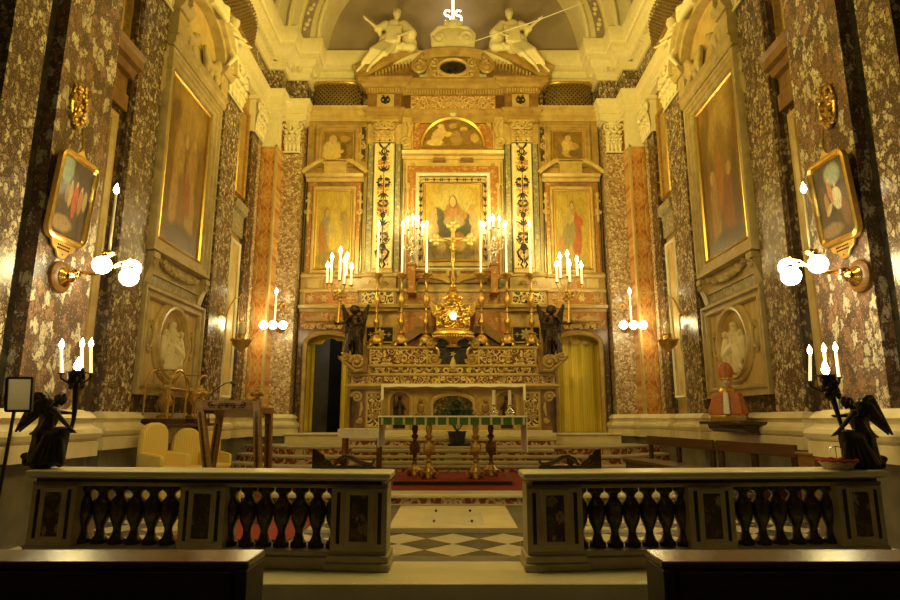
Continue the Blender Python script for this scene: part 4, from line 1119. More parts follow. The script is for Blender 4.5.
# ------------------------------------------------------------------ pictures
def picture_things():
    G = ((.16, .09, .02), (.25, .15, .04), (.34, .22, .06))
    VG = ((.36, .24, .035), (.46, .32, .06), (.54, .4, .1))
    skin = (.72, .5, .22); sk2 = (.62, .42, .18)
    pm_c = painting('altar_picture_paint', VG, [
        (.5, .72, .42, .3, 0, (.86, .7, .26), .9),
        (.22, .12, .34, .22, 0, (.24, .17, .07), .5), (.78, .14, .34, .24, 0, (.6, .42, .12), .5), (.5, .10, .5, .12, 0, (.34, .25, .1), .6),
        (.27, .52, .12, .2, 20, (.18, .16, .1), .35), (.66, .44, .26, .2, -25, (.13, .12, .08), .3), (.36, .42, .22, .16, 25, (.14, .13, .09), .3),
        (.5, .6, .17, .17, 0, (.62, .3, .1), .35), (.52, .5, .2, .1, 0, (.7, .52, .24), .4), (.5, .62, .08, .1, 0, (.74, .42, .18), .5),
        (.66, .6, .1, .05, -35, (.6, .34, .1), .4), (.5, .755, .075, .085, 0, (.3, .17, .06), .3), (.495, .755, .058, .072, 0, (.95, .7, .34), .4),
        (.17, .55, .07, .1, 10, sk2, .4), (.19, .63, .05, .05, 0, sk2, .4), (.2, .42, .06, .12, 10, sk2, .5), (.13, .34, .05, .1, 0, sk2, .5),
        (.85, .55, .08, .12, -15, sk2, .4), (.82, .67, .05, .055, 0, sk2, .4), (.86, .4, .06, .12, -20, sk2, .5), (.3, .18, .09, .1, 0, (.6, .42, .15), .5), (.62, .2, .1, .1, 0, (.7, .5, .18), .5),
        (.56, .27, .16, .1, 10, (.6, .3, .08), .5)], seed=1.3, dim=.66)
    pm_sl = painting('side_picture_paint', VG, [
        (.3, .4, .2, .16, -20, (.36, .33, .16), .4), (.3, .56, .15, .16, 0, (.4, .36, .2), .4), (.2, .34, .12, .3, 10, (.55, .24, .06), .4), (.55, .38, .22, .3, 25, (.78, .58, .1), .5),
        (.3, .72, .09, .07, 0, (.4, .25, .1), .35), (.32, .7, .06, .05, 0, skin, .4), (.78, .66, .12, .08, 0, (.42, .26, .1), .4), (.82, .5, .08, .2, 0, (.55, .36, .12), .5), (.45, .5, .16, .06, -30, skin, .5), (.4, .12, .4, .12, 0, (.4, .27, .08), .6)], seed=2.1, dim=.66)
    pm_sr = painting('other_side_picture_paint', VG, [
        (.6, .42, .16, .34, 5, (.55, .14, .04), .35), (.44, .5, .16, .22, 10, (.4, .3, .1), .4), (.32, .38, .14, .2, -10, (.36, .3, .12), .4), (.45, .66, .12, .1, 0, (.66, .5, .2), .5), (.5, .8, .08, .07, 0, (.35, .2, .08), .3), (.5, .79, .055, .05, 0, skin, .4),
        (.3, .6, .14, .05, 30, sk2, .4), (.72, .6, .1, .06, -40, (.6, .16, .05), .4), (.5, .1, .45, .1, 0, (.5, .36, .1), .6), (.16, .3, .1, .14, 0, (.58, .26, .08), .5)], seed=3.4, dim=.7)
    pm_ul = painting('upper_picture_paint', G, [(.3, .42, .3, .3, -25, (.66, .5, .2), .35), (.3, .2, .35, .2, 0, (.7, .54, .22), .4), (.32, .74, .13, .14, 0, sk2, .4), (.66, .44, .09, .2, 8, (.14, .09, .03), .3), (.68, .24, .12, .16, 0, (.16, .1, .04), .4), (.6, .3, .1, .06, 20, skin, .4), (.7, .75, .2, .14, 0, (.5, .3, .1), .8)], seed=4.2, dim=.95)
    pm_ur = painting('other_upper_picture_paint', G, [(.5, .4, .28, .34, 10, (.55, .38, .14), .4), (.44, .5, .14, .22, 0, (.68, .5, .2), .4), (.52, .76, .1, .12, 0, sk2, .4), (.75, .5, .14, .1, -30, (.5, .3, .1), .5), (.25, .4, .1, .2, 0, (.24, .14, .05), .4), (.7, .24, .2, .14, 0, (.2, .12, .05), .5)], seed=5.2, dim=.95)
    pm_lu = painting('lunette_picture_paint', G, [(.26, .4, .12, .34, -12, (.66, .46, .2), .35), (.3, .72, .06, .12, 0, skin, .4), (.4, .45, .14, .1, -20, skin, .4), (.2, .14, .16, .14, 0, (.7, .52, .22), .5), (.56, .3, .12, .3, 0, (.4, .25, .1), .5), (.68, .62, .07, .12, 0, sk2, .4), (.74, .34, .12, .3, 15, (.3, .17, .06), .4), (.86, .3, .08, .2, 0, (.55, .36, .14), .5), (.5, .75, .08, .12, 0, (.5, .32, .12), .6)], seed=6.6, dim=.95)
    def pic(label, x0, x1, z0, z1, y, mat, fr=True):
        t = thing('framed_painting', label, 'painting', ((x0 + x1) / 2, y, z0))
        canvas('canvas', (x0, y, z0), (x1, y, z0), (x1, y, z1), (x0, y, z1), (0, .03, 0), mat, t)
        m = MB(); m.rframe(x0, x1, z0, z1, y, [(-.03, 0), (-.03, .025), (-.01, .04), (.014, .03), (.014, 0)]); m.build('gilt_moulding', GILT, t, ang=25)
    x1 = xx(482.5, 210)
    pic('large altar painting of a robed woman rising among small angels on clouds', -x1 + .02, x1 - .02, zz(263) + .02, zz(184) - .02, 15.0, pm_c)
    for q, ma, mb_, la, lb in ((-1, pm_sl, pm_ul, 'tall painting of figures in grey green and yellow robes above the parted curtain', 'small square painting of a bearded man in pale robe with a book'),
                               (1, pm_sr, pm_ur, 'tall painting of a figure in a red cloak above the closed curtain', 'small square painting of a man turning with raised hand')):
        a, b = sorted((q * xx(352, 230), q * xx(315, 230)))
        pic(la, a + .02, b - .02, zz(270) + .02, zz(190) - .02, 15.07, ma)
        a, b = sorted((q * xx(355, 146), q * xx(322, 146)))
        pic(lb, a + .02, b - .02, zz(161) + .02, zz(131) - .02, 15.09, mb_)
    # lunette: semi-elliptical canvas
    zl0, zl1 = zz(148), zz(121); rx = xx(483, 148)
    pts = arc(0, zl0 + .005, rx * .985, (zl1 - zl0) * .98, 0, 180, 30)
    me = bpy.data.meshes.new('lunette_painting'); n = len(pts)
    me.from_pydata([(x, 15.0, z) for x, z in pts] + [(x, 15.045, z) for x, z in pts], [], [tuple(range(n - 1, -1, -1)), tuple(range(n, 2 * n))] + [(i, (i + 1) % n, n + (i + 1) % n, n + i) for i in range(n)])
    uv = me.uv_layers.new(name='UVMap')
    for lp in me.loops:
        co = me.vertices[lp.vertex_index].co
        uv.data[lp.index].uv = ((co.x + rx) / (2 * rx), (co.z - zl0) / (zl1 - zl0))
    me.materials.append(pm_lu)
    o = bpy.data.objects.new('lunette_painting', me); COL.objects.link(o)
    tag(o, 'half-round painting of reclining figures in the arch above the altar picture', 'painting')
    # the two great side pictures
    BG = ((.13, .07, .02), (.25, .14, .04), (.38, .23, .07))
    big_l = painting('great_picture_paint', BG, [(.5, .84, .5, .2, 0, (.45, .3, .1), .9), (.35, .55, .14, .2, 10, (.5, .33, .12), .5), (.66, .52, .14, .24, -8, (.46, .28, .1), .5), (.4, .28, .2, .2, 0, (.3, .17, .06), .5), (.7, .24, .13, .2, 0, (.52, .36, .15), .5), (.3, .3, .1, .22, 0, (.48, .3, .1), .5), (.5, .68, .06, .05, 0, (.6, .42, .2), .5), (.34, .66, .05, .045, 0, (.56, .38, .18), .5), (.7, .7, .05, .045, 0, (.56, .38, .18), .5), (.5, .08, .5, .1, 0, (.12, .07, .03), .7), (.6, .36, .08, .16, 20, (.42, .15, .05), .5), (.2, .8, .15, .1, 20, (.2, .12, .04), .8)], seed=7.3)
    big_r = painting('other_great_picture_paint', BG, [(.55, .78, .36, .24, 20, (.52, .36, .12), .8), (.5, .55, .2, .3, 0, (.36, .22, .07), .6), (.3, .3, .14, .26, 0, (.46, .3, .12), .5), (.62, .28, .2, .22, 10, (.3, .12, .04), .5), (.45, .45, .1, .22, -10, (.48, .2, .07), .5), (.26, .5, .06, .05, 0, (.6, .42, .2), .5), (.66, .48, .06, .05, 0, (.56, .38, .18), .5), (.8, .3, .1, .3, 0, (.14, .08, .03), .6), (.5, .06, .5, .1, 0, (.1, .06, .02), .7), (.12, .7, .1, .2, 0, (.16, .09, .03), .8)], seed=8.8)
    for s, mt, lb in ((-1, big_l, 'huge dark brown figure painting on the side wall above the lectern'), (1, big_r, 'huge dark painting lit at its top on the side wall above the bishop bust')):
        f = fnA(s); d = -.1
        t = thing('framed_painting', lb, 'painting', f(10.6, d, 4.31))
        a0, a1 = (9.745, 11.455) if s < 0 else (11.455, 9.745)
        canvas('canvas', f(a0, d, 4.33), f(a1, d, 4.33), f(a1, d, 7.5), f(a0, d, 7.5), (s * .03, 0, 0), mt, t)
        m = MB(f); m.rframe(9.78, 11.42, 4.39, 7.44, d, [(-.01, 0), (-.01, .03), (.015, .06), (.035, .04), (.045, 0)]); m.build('gilt_moulding', GILT, t, ang=25)
    return BG
picture_things()
# ------------------------------------------------------------------ bodies
def human(m, J, k=1.0, fd=(0, -1, 0), fem=False, naked=False):
    """adds one standing, sitting or kneeling body to m; J = joints in metres of a 1.7 m person, k = scale applied to the radii"""
    V = {n: Vector(p) for n, p in J.items()}
    c = lambda a, b, r0, r1: m.cap(a, b, r0 * k, r1 * k)
    c(V['pel'], V['che'], .14, .15); c(V['che'], V['nec'], .13, .06); c(V['nec'], V['hea'], .05, .05)
    c(V['shL'], V['shR'], .07, .07)
    fd = Vector(fd).normalized(); up = (V['hea'] - V['nec']).normalized()
    up = (up + Vector((0, 0, .6))).normalized()
    sd = fd.cross(up).normalized(); fd = up.cross(sd).normalized()
    M = Matrix((sd, fd, up)).transposed()
    h = V['hea']
    m.ell(h, (.078 * k, .095 * k, .118 * k), M)
    L = lambda x, y, z: h + M @ Vector((x * k, y * k, z * k))
    m.cap(L(0, .09, .02), L(0, .115, -.02), .012 * k, .018 * k)
    m.ell(L(0, .085, -.055), (.026 * k, .02 * k, .012 * k), M).ell(L(0, .075, -.09), (.03 * k, .026 * k, .022 * k), M)
    for s in (-1, 1):
        m.ell(L(s * .033, .085, .012), (.016 * k, .012 * k, .01 * k), M).ell(L(s * .08, 0, 0), (.014 * k, .025 * k, .032 * k), M)
        m.ell(L(s * .033, .086, .035), (.026 * k, .012 * k, .008 * k), M)
    for s in 'LR':
        c(V['sh' + s], V['el' + s], .055, .043); c(V['el' + s], V['ha' + s], .042, .028)
        d = (V['ha' + s] - V['el' + s]).normalized()
        o = d.cross(Vector((0, .3, 1))).normalized(); n = o.cross(d)
        w = V['ha' + s]
        c(w, w + d * .075 * k, .03, .034)
        for i in range(4):
            a = w + d * .08 * k + o * (i - 1.5) * .02 * k
            b = a + (d * .045 + n * .008) * k
            c(a, b, .0105, .0095); c(b, b + (d * (.03 - .004 * abs(i - 1.5)) + n * .018) * k, .0095, .008)
        c(w + d * .02 * k + o * .03 * k, w + (d * .06 + o * .062) * k, .012, .009)
        c(V['hi' + s], V['kn' + s], .085, .062); c(V['kn' + s], V['an' + s], .058, .036); c(V['an' + s], V['to' + s], .036, .028)
def place(J, k, o, mx=1, rot=0):
    c, s_ = math.cos(rot), math.sin(rot)
    return {n: (o[0] + mx * k * (x * c - y * s_), o[1] + k * (x * s_ + y * c), o[2] + k * z) for n, (x, y, z) in J.items()}
def wing(name, root, tip_dir, L, w, mat, parent, back=(0, 1, 0), n=9):
    """a wing of layered feathers: root point, direction of the leading edge, length, width"""
    r = Vector(root); d = Vector(tip_dir).normalized(); b = Vector(back)
    dn = Vector((0, 0, -1)); dn = (dn - d * dn.dot(d)).normalized()
    m = MB()
    m.tube([r, r + d * L * .35 + dn * -.06 * L, r + d * L * .7 - dn * .02 * L, r + d * L], [w * .14, w * .15, w * .11, w * .05], 8)
    for row, (q, ln) in enumerate(((1.0, 1.0), (.72, .62), (.45, .36))):
        for i in range(n):
            t = (i + .5) / n
            a = r + d * L * (t * .98) - dn * .03 * L
            f = (dn * (1.1 - .25 * t) + d * (.25 + .75 * t)).normalized()
            e = a + f * w * ln * (1.15 - .35 * abs(t - .55))
            m.cap(a + b * .012 * (row - 1), e + b * .012 * (row - 1), .075 * L, .05 * L)
    return m.build(name, mat, parent, voxel=max(.008, L * .017), sm=1)

def flame(parent, p, k=1.0, name='flame_bulb'):
    m = MB(); m.lathe(p[0], p[1], [(.012 * k, p[2] - .005), (.03 * k, p[2] + .02 * k), (.042 * k, p[2] + .055 * k), (.034 * k, p[2] + .095 * k), (.014 * k, p[2] + .14 * k), (.002, p[2] + .17 * k)], 10)
    return m.build(name, FLAME, parent)
def candle(parent, p, r, h, lit=True, k=1.0, mat=None, lean=(0, 0)):
    p = Vector(p); e = p + Vector((lean[0], lean[1], h))
    m = MB(); m.cone(p, e, r, r * .92, 12)
    o = m.build('candle', mat or WAX, parent)
    if lit: flame(o, e, k)
    return o

# ------------------------------------------------------------------ the high altar
YA = 14.25
za_ = lambda v, y=14.3: at(453, v, y).z
def high_altar():
    t = thing('high_altar', 'wide inlaid marble high altar with carved gradines at the top of the presbytery steps', 'altar', (0, 14.3, .92))
    B = lambda m, n, mat, **k: m.build(n, mat, t, **k)
    zm = za_(385)
    g1, g1t = za_(384), za_(375.5)
    g2, g2t = za_(373.5), za_(366.5)
    g3, g3t = za_(364.5), za_(348)
    m = MB(); m.box(-2.35, 2.35, 14.0, 14.84, .92, 1.0).box(-2.28, 2.28, 14.05, 14.84, 1.0, 1.07); B(m, 'footing', CREAM, bev=.012)
    m = MB(); m.box(-1.62, 1.62, 14.32, 14.84, 1.07, zm - .1); B(m, 'body', OCHRE2)
    for q in (-1, 1):
        g = lambda x, y, z: (q * x, y, z)
        m = MB(g); m.box(1.62, 2.06, YA, 14.84, 1.07, zm - .1); B(m, 'end_pilaster', OCHRE)
        m = MB(g); m.box(1.68, 2.0, YA - .012, YA + .1, 1.16, zm - .2); B(m, 'end_panel', INLB)
        m = MB(g)
        zc = (1.16 + zm - .2) / 2
        for dz in (-.24, 0, .24): motif(m, 1.84, zc + dz, YA - .014, .75, 1 if dz else 2)
        m.spiral(1.76, zc + .13, YA - .014, .07, 1.4, 1, 0, .014, 14).spiral(1.92, zc + .13, YA - .014, .07, 1.4, -1, PI, .014, 14).spiral(1.76, zc - .13, YA - .014, .07, 1.4, -1, 0, .014, 14).spiral(1.92, zc - .13, YA - .014, .07, 1.4, 1, PI, .014, 14)
        m.tube([(1.84, YA - .012, 1.22), (1.84, YA - .012, zm - .26)], .012, 6)
        B(m, 'end_inlay_pattern', INST)
        m = MB(g); m.rframe(1.69, 1.99, 1.17, zm - .21, YA - .01, [(0, 0), (0, .02), (.03, .03), (.04, 0)]); B(m, 'end_panel_frame', OCHRE2, ang=25)
        m = MB(g)
        m.prism([(2.06, 1.07), (2.34, 1.07), (2.3, 1.25), (2.22, 1.5), (2.26, 1.75), (2.44, 1.9), (2.4, zm - .1), (2.06, zm - .1)], 'xz', 14.3, 15.0); B(m, 'side_bracket', BROWNST)
        m = MB(g); m.spiral(2.26, zm - .28, 14.28, .13, 1.7, 1, 0, .035, 20).spiral(2.18, 1.3, 14.28, .07, 1.4, -1, 0, .025, 14).tube([(2.18, 14.28, 1.4), (2.14, 14.28, 1.6), (2.16, 14.28, zm - .4)], [.02, .035, .02], 6); B(m, 'side_volute', OCHRE2)
    # niches of the front
    for q in (-1, 1):
        g = lambda x, y, z: (q * x, y, z)
        m = MB(g); hole = [(1.02, 1.35)] + arc(1.25, 1.75, .23, .2, 180, 0, 12) + [(1.48, 1.35)]
        m.aframe(hole[::-1] if False else hole, 14.32, [(0, 0), (0, .04), (-.04, .07), (-.08, .03), (-.08, 0)], False); B(m, 'niche_arch', OCHRE2, ang=25)
        m = MB(g); m.prism(hole, 'xz', 14.3, 14.33); B(m, 'niche_ground', BROWNST)
        m = MB(g); m.cap((1.25, 14.27, 1.38), (1.25, 14.27, 1.6), .12, .07).cap((1.25, 14.27, 1.6), (1.25, 14.26, 1.72), .075, .05).ell((1.25, 14.25, 1.82), (.05, .05, .06)).cap((1.19, 14.26, 1.68), (1.12, 14.24, 1.56), .03, .025).cap((1.31, 14.26, 1.68), (1.36, 14.22, 1.6), .03, .025).cap((1.38, 14.26, 1.42), (1.38, 14.26, 1.9), .015, .015)
        B(m, 'niche_figure', BRONZEB, voxel=.012, sm=1)
        m = MB(g); m.box(.62, .9, 14.28, 14.34, 1.3, 1.7); m.prism([(.6, 1.7), (.92, 1.7), (.84, 1.86), (.68, 1.86)], 'xz', 14.28, 14.34); B(m, 'relief_plaque', OCHRE)
        m = MB(g); m.ell((.76, 14.27, 1.58), (.09, .03, .12)).ell((.76, 14.25, 1.74), (.05, .04, .06)).spiral(.68, 1.4, 14.27, .05, 1.3, 1, 0, .015, 12).spiral(.84, 1.4, 14.27, .05, 1.3, -1, PI, .015, 12); B(m, 'plaque_relief', BROWNST)
        m = MB(g); m.box(1.12, 1.4, 14.28, 14.33, 1.12, 1.26); B(m, 'low_panel', NERO)
        m = MB(g); m.box(.5, .56, 14.26, 14.34, 1.1, 1.9); B(m, 'front_strip', GILTD)
        for e in (.98, 1.545):
            m = MB(g); m.box(e - .022, e + .022, 14.28, 14.34, 1.1, 1.9); B(m, 'front_strip', GILTD)
    m = MB(); hole = [(-.46, 1.3)] + [(-.46, 1.62)] + arc(0, 1.66, .46, .2, 180, 0, 16) + [(.46, 1.62), (.46, 1.3)]
    m.prism(hole, 'xz', 14.3, 14.33); B(m, 'centre_opening', BRECD)
    m = MB(); m.aframe(hole, 14.32, [(0, 0), (0, .05), (-.05, .08), (-.1, .03), (-.1, 0)], False); B(m, 'centre_arch', OCHRE2, ang=25)
    # mensa and gradines
    m = MB(); m.sweep([(-2.5, 14.84), (-2.5, 14.12), (2.5, 14.12), (2.5, 14.84)], [(-.5, zm - .1), (-.06, zm - .1), (-.04, zm - .06), (.0, zm - .05), (.02, zm - .02), (.0, zm), (-.5, zm)]); m.box(-2.3, 2.3, 14.4, 14.84, zm - .1, zm); B(m, 'mensa', OCHRE2, ang=25)
    for nm, x1, y, z0, z1, mt, divs in (('lower_gradine', 2.42, 14.36, g1, g1t, INLR, (-1.98, -.33, .33, 1.98)), ('middle_gradine', 2.05, 14.42, g2, g2t, INLB, (-.4, .4)), ('upper_gradine', 2.02, 14.47, g3, g3t, INLR, (-.62, .62))):
        m = MB(); m.box(-x1, x1, y, 14.84, z0, z1); B(m, nm, mt)
        m = MB(); m.sweep([(-x1, 14.84), (-x1, y), (x1, y), (x1, 14.84)], [(-.3, z1 - .01), (.02, z1 - .01), (.05, z1 + .02), (.05, z1 + .05), (-.3, z1 + .05)]); m.sweep([(-x1, 14.84), (-x1, y), (x1, y), (x1, 14.84)], [(-.3, z0 - .03), (.02, z0 - .03), (.02, z0 + .02), (-.3, z0 + .02)]); m.box(-x1, x1, y + .2, 14.84, z1 - .01, z1 + .05)
        for dv in divs + (-x1 + .03, x1 - .03): m.box(dv - .025, dv + .025, y - .02, y + .02, z0, z1)
        B(m, 'gradine_moulding', OCHRE2, ang=25)
        zc = (z0 + z1) / 2; h = (z1 - z0)
        ed = [-x1] + list(divs) + [x1]
        for a, b in zip(ed[:-1], ed[1:]):
            if nm == 'upper_gradine' and a < 0 < b: continue
            m = MB(); scrolls(m, a + .05, b - .05, zc, h * .82, y - .01, .007 + .01 * h)
            k = int((b - a) / .42)
            for i in range(k): m.rosette(a + (b - a) * (i + .5) / k, zc + h * .1, y - .012, h * .2, 6, .012)
            B(m, 'gradine_inlay_pattern', INST)
    zl = g3t + .05
    # middle of the top gradine: volutes around a dark throne niche
    m = MB(); m.prism([(-.34, g3 + .02), (.34, g3 + .02), (.3, g3 + .34), (.46, g3t + .1), (.3, g3t + .3), (-.3, g3t + .3), (-.46, g3t + .1), (-.3, g3 + .34)], 'xz', 14.42, 14.82); B(m, 'throne_niche', NERO)
    for q in (-1, 1):
        g = lambda x, y, z: (q * x, y, z)
        m = MB(g); m.spiral(.45, g3 + .14, 14.4, .15, 1.7, 1, PI, .045, 22).spiral(.52, g3 + .5, 14.4, .13, 1.7, -1, PI, .04, 22).tube([(.34, 14.4, g3 + .2), (.36, 14.4, g3 + .36), (.42, 14.4, g3 + .42)], .035, 8).tube([(.62, 14.4, g3 + .5), (.42, 14.4, g3t + .2), (.3, 14.4, g3t + .26)], [.04, .035, .02], 8)
        B(m, 'throne_volute', INST)
        # angel bracket: a big acanthus volute at each end
        m = MB(g); m.prism([(2.03, za_(373)), (2.03, zl - .26), (2.72, zl - .26), (2.7, zl - .32), (2.6, zl - .42), (2.5, zl - .5), (2.4, za_(373))], 'xz', 14.12, 14.8); B(m, 'angel_bracket', BROWNST)
        m = MB(g); zb = za_(360, 14.2)
        m.spiral(2.26, zb - .06, 14.1, .17, 1.7, 1, 0, .05, 24).spiral(2.54, zb + .08, 14.1, .1, 1.5, -1, 0, .036, 20)
        for i in range(6): m.ell((2.15 + .08 * i, 14.1, zb - .02 + .03 * i), (.09, .04, .035), Matrix.Rotation(-.9 + .1 * i, 3, 'Y'), 8, 5)
        m.tube([(2.1, 14.12, zb - .24), (2.3, 14.1, zb - .26), (2.5, 14.12, zb - .1), (2.64, 14.12, zb + .02)], [.03, .05, .045, .02], 8)
        B(m, 'bracket_acanthus', INST)
    m = MB(); m.cap((0, 14.47, g3 - .04), (0, 14.47, g3 + .12), .1, .07).ell((0, 14.45, g3 + .16), (.05, .04, .05)); m.rosette(0, g3 + .26, 14.4, .07, 5, .02); B(m, 'centre_boss', OCHRE2)
    m = MB(); m.box(-2.06, 2.06, 14.43, 14.84, zl - .02, zl); B(m, 'candle_ledge', OCHRE)
    return zm, zl
ZM, ZL = high_altar()

def altar_cloth():
    m = MB()
    x0, x1 = -1.66, 1.68
    m.box(x0, x1, 14.06, 14.32, ZM + .003, ZM + .012)
    n = 40; pts = []
    for i in range(n + 1):
        x = x0 + (x1 - x0) * i / n
        pts.append((x, ZM - .055 - .008 * math.sin(i * .9)))
    m.prism([(x0, ZM + .012), (x1, ZM + .012)] + pts[::-1], 'xz', 14.055, 14.068)
    m.box(x0 - .004, x0 + .05, 14.05, 14.066, ZM - .36, ZM + .012).box(x1 - .05, x1 + .004, 14.05, 14.066, ZM - .36, ZM + .012)
    tag(m.build('altar_cloth', CLOTHW), 'narrow white linen cloth along the slab of the high altar', 'altar cloth')
altar_cloth()

def big_candlesticks():
    y = 14.63
    t = thing('altar_candlestick', 'x', 'candlestick', (0, y, ZL), group='gilt candlesticks on the high altar')
    m = MB()
    for a in range(3):
        an = math.radians(90 + 120 * a)
        m.cap((.15 * math.cos(an), y + .15 * math.sin(an), ZL + .03), (.08 * math.cos(an), y + .08 * math.sin(an), ZL + .16), .045, .05)
        m.ell((.16 * math.cos(an), y + .16 * math.sin(an), ZL + .038), (.05, .05, .035))
    m.lathe(0, y, [(.15, ZL + .08), (.17, ZL + .15), (.13, ZL + .25), (.07, ZL + .31), (.1, ZL + .35), (.04, ZL + .38)], 14)
    for a in range(9):
        an = 2 * PI * a / 9
        m.ell((.13 * math.cos(an), y + .13 * math.sin(an), ZL + .17), (.04, .04, .055), None, 8, 5)
    m.build('base', GILTD, t)
    m = MB(); m.lathe(0, y, [(.035, ZL + .36), (.03, ZL + .5), (.075, ZL + .58), (.08, ZL + .66), (.03, ZL + .74), (.028, ZL + .86), (.055, ZL + .88), (.03, ZL + .91), (.028, ZL + 1.0), (.075, ZL + 1.1), (.085, ZL + 1.2), (.05, ZL + 1.32), (.028, ZL + 1.38), (.05, ZL + 1.42), (.026, ZL + 1.46), (.03, ZL + 1.68), (.05, ZL + 1.72)], 14); m.build('stem', GILTD, t)
    m = MB(); m.lathe(0, y, [(.04, ZL + 1.7), (.125, ZL + 1.8), (.14, ZL + 1.83), (.12, ZL + 1.83), (.05, ZL + 1.8), (.06, ZL + 1.88)], 16); m.build('drip_pan', GILTD, t)
    candle(t, (0, y, ZL + 1.82), .027, 1.3, True, .75, LITWAX)
    names = ['gilt altar candlestick closest to the bronze angel on the parted curtain side', 'second gilt altar candlestick from the parted curtain side', 'gilt altar candlestick next to the throne, parted curtain side',
             'gilt altar candlestick next to the throne, closed curtain side', 'second gilt altar candlestick from the closed curtain side', 'gilt altar candlestick closest to the bronze angel on the closed curtain side']
    xs = [at(u, 335, y).x for u in (376, 401, 426, 481.5, 507.5, 532)]
    for i, (x, n) in enumerate(zip(xs, names)):
        if i == 0: t.location.x = x; t['label'] = n
        else: dup(t, (x, y, ZL), None, n)
big_candlesticks()

def throne():
    y = 14.36; z = za_(336, y)
    t = thing('gilded_throne', 'glittering gilded exposition throne with small angels at the middle of the high altar', 'throne', (0, y, z - .02))
    m = MB(); m.lathe(0, y, [(.42, z), (.52, z + .03), (.5, z + .09), (.43, z + .12), (.41, z + .16)], 28, sx=1, sy=.55)
    for i in range(26):
        a = PI + PI * i / 25
        m.ell((.49 * math.cos(a), y + .27 * math.sin(a), z - .03), (.025, .02, .05), None, 8, 5)
    m.build('tray', GILTD, t)
    m = MB(); m.lathe(0, y, [(.2, z - .28), (.1, z - .2), (.16, z - .12), (.4, z - .02), (.42, z + .01)], 18, sx=1, sy=.6); m.build('corbel', GILTD, t)
    z += .16
    m = MB()
    m.ell((0, y, z + .3), (.26, .14, .34), None, 20, 10)
    rnd = random.Random(3)
    for i in range(120):
        a = rnd.uniform(0, 2 * PI); r = rnd.uniform(.1, .42)
        m.ell((r * math.cos(a), y - .1 - rnd.uniform(0, .08), z + .34 + r * .82 * math.sin(a)), (rnd.uniform(.025, .05), .03, rnd.uniform(.025, .05)), None, 7, 5)
    for i in range(16):
        a = 2 * PI * i / 16
        m.cap((.2 * math.cos(a), y - .08, z + .32 + .2 * math.sin(a)), (.4 * math.cos(a), y - .06, z + .34 + .4 * math.sin(a)), .02, .008)
    m.build('sunburst', GILT, t)
    for q in (-1, 1):                               # a small angel on each side
        m = MB()
        J = dict(pel=(0, 0, .45), che=(0, 0, .75), nec=(0, 0, .92), hea=(0, -.02, 1.06), shL=(-.16, 0, .88), shR=(.16, 0, .88), elL=(-.3, -.05, .78), elR=(.26, -.1, .7), haL=(-.42, -.1, .95), haR=(.12, -.22, .8), hiL=(-.08, 0, .42), hiR=(.08, 0, .42), knL=(-.12, -.18, .22), knR=(.1, -.14, .2), anL=(-.14, -.04, .04), anR=(.1, 0, .04), toL=(-.15, -.14, 0), toR=(.1, -.1, 0))
        human(m, place(J, .46, (q * .33, y - .02, z), q), .62)
        m.build('small_angel', GILT, t, voxel=.012, sm=1)
        wing('angel_wing', (q * .36, y + .06, z + .36), (q * .25, .1, 1), .26, .16, GILT, t)
    m = MB(); m.ell((0, y - .2, z + .3), (.075, .04, .085), None, 12, 8); m.build('host_glass', NEONW, t)
    m = MB(); m.lathe(0, y, [(.18, z + .62), (.2, z + .68), (.12, z + .74), (.16, z + .82), (.08, z + .9), (.11, z + .98), (.02, z + 1.06)], 14)
    for i in range(8):
        a = 2 * PI * i / 8
        m.ell((.2 * math.cos(a), y + .2 * math.sin(a), z + .76), (.035, .035, .06), None, 7, 5)
    m.build('crown', GILT, t)
    return z + 1.04
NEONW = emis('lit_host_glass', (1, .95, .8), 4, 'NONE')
ZT = throne()
PALEG = pm('silver_gilt', (.86, .70, .36), (.95, .84, .55), 12, .35, .6, .1)
def crucifix():
    y = 14.36; z0 = ZT; zc = at(453, 242, y).z
    t = thing('altar_crucifix', 'tall gilded crucifix with trefoil ends rising in front of the altar painting', 'crucifix', (0, y, z0))
    m = MB(); m.lathe(0, y, [(.09, z0), (.05, z0 + .06), (.03, z0 + .12), (.06, z0 + .2), (.03, z0 + .28), (.025, zc - .5)], 12); m.build('staff', GILT, t)
    m = MB(); m.box(-.045, .045, y - .02, y + .02, zc - .52, zc + .42).box(-.42, .42, y - .02, y + .02, zc - .045 + .06, zc + .045 + .06)
    for x, z in ((0, zc + .42), (-.42, zc + .06), (.42, zc + .06)):
        for a in (0, 90, 180, 270):
            m.ell((x + .085 * math.cos(math.radians(a)), y, z + .085 * math.sin(math.radians(a))), (.085, .03, .085), None, 10, 6)
    m.build('cross', PALEG, t)
    m = MB(); z = zc - .5
    J = dict(pel=(0, 0, .95), che=(0, 0, 1.25), nec=(0, -.02, 1.45), hea=(.03, -.06, 1.56), shL=(-.17, 0, 1.42), shR=(.17, 0, 1.42), elL=(-.42, 0, 1.5), elR=(.42, 0, 1.5), haL=(-.66, .03, 1.6), haR=(.66, .03, 1.6), hiL=(-.08, 0, .9), hiR=(.08, 0, .9), knL=(-.05, -.12, .5), knR=(.07, -.12, .5), anL=(-.02, 0, .1), anR=(.03, -.03, .1), toL=(-.02, -.08, 0), toR=(.03, -.1, 0))
    human(m, place(J, .36, (0, y - .06, z)), .42); m.cap((-.05, y - .06, z + .34), (.05, y - .07, z + .3), .045, .045)
    m.build('corpus', GILT, t, voxel=.009, sm=1)
crucifix()

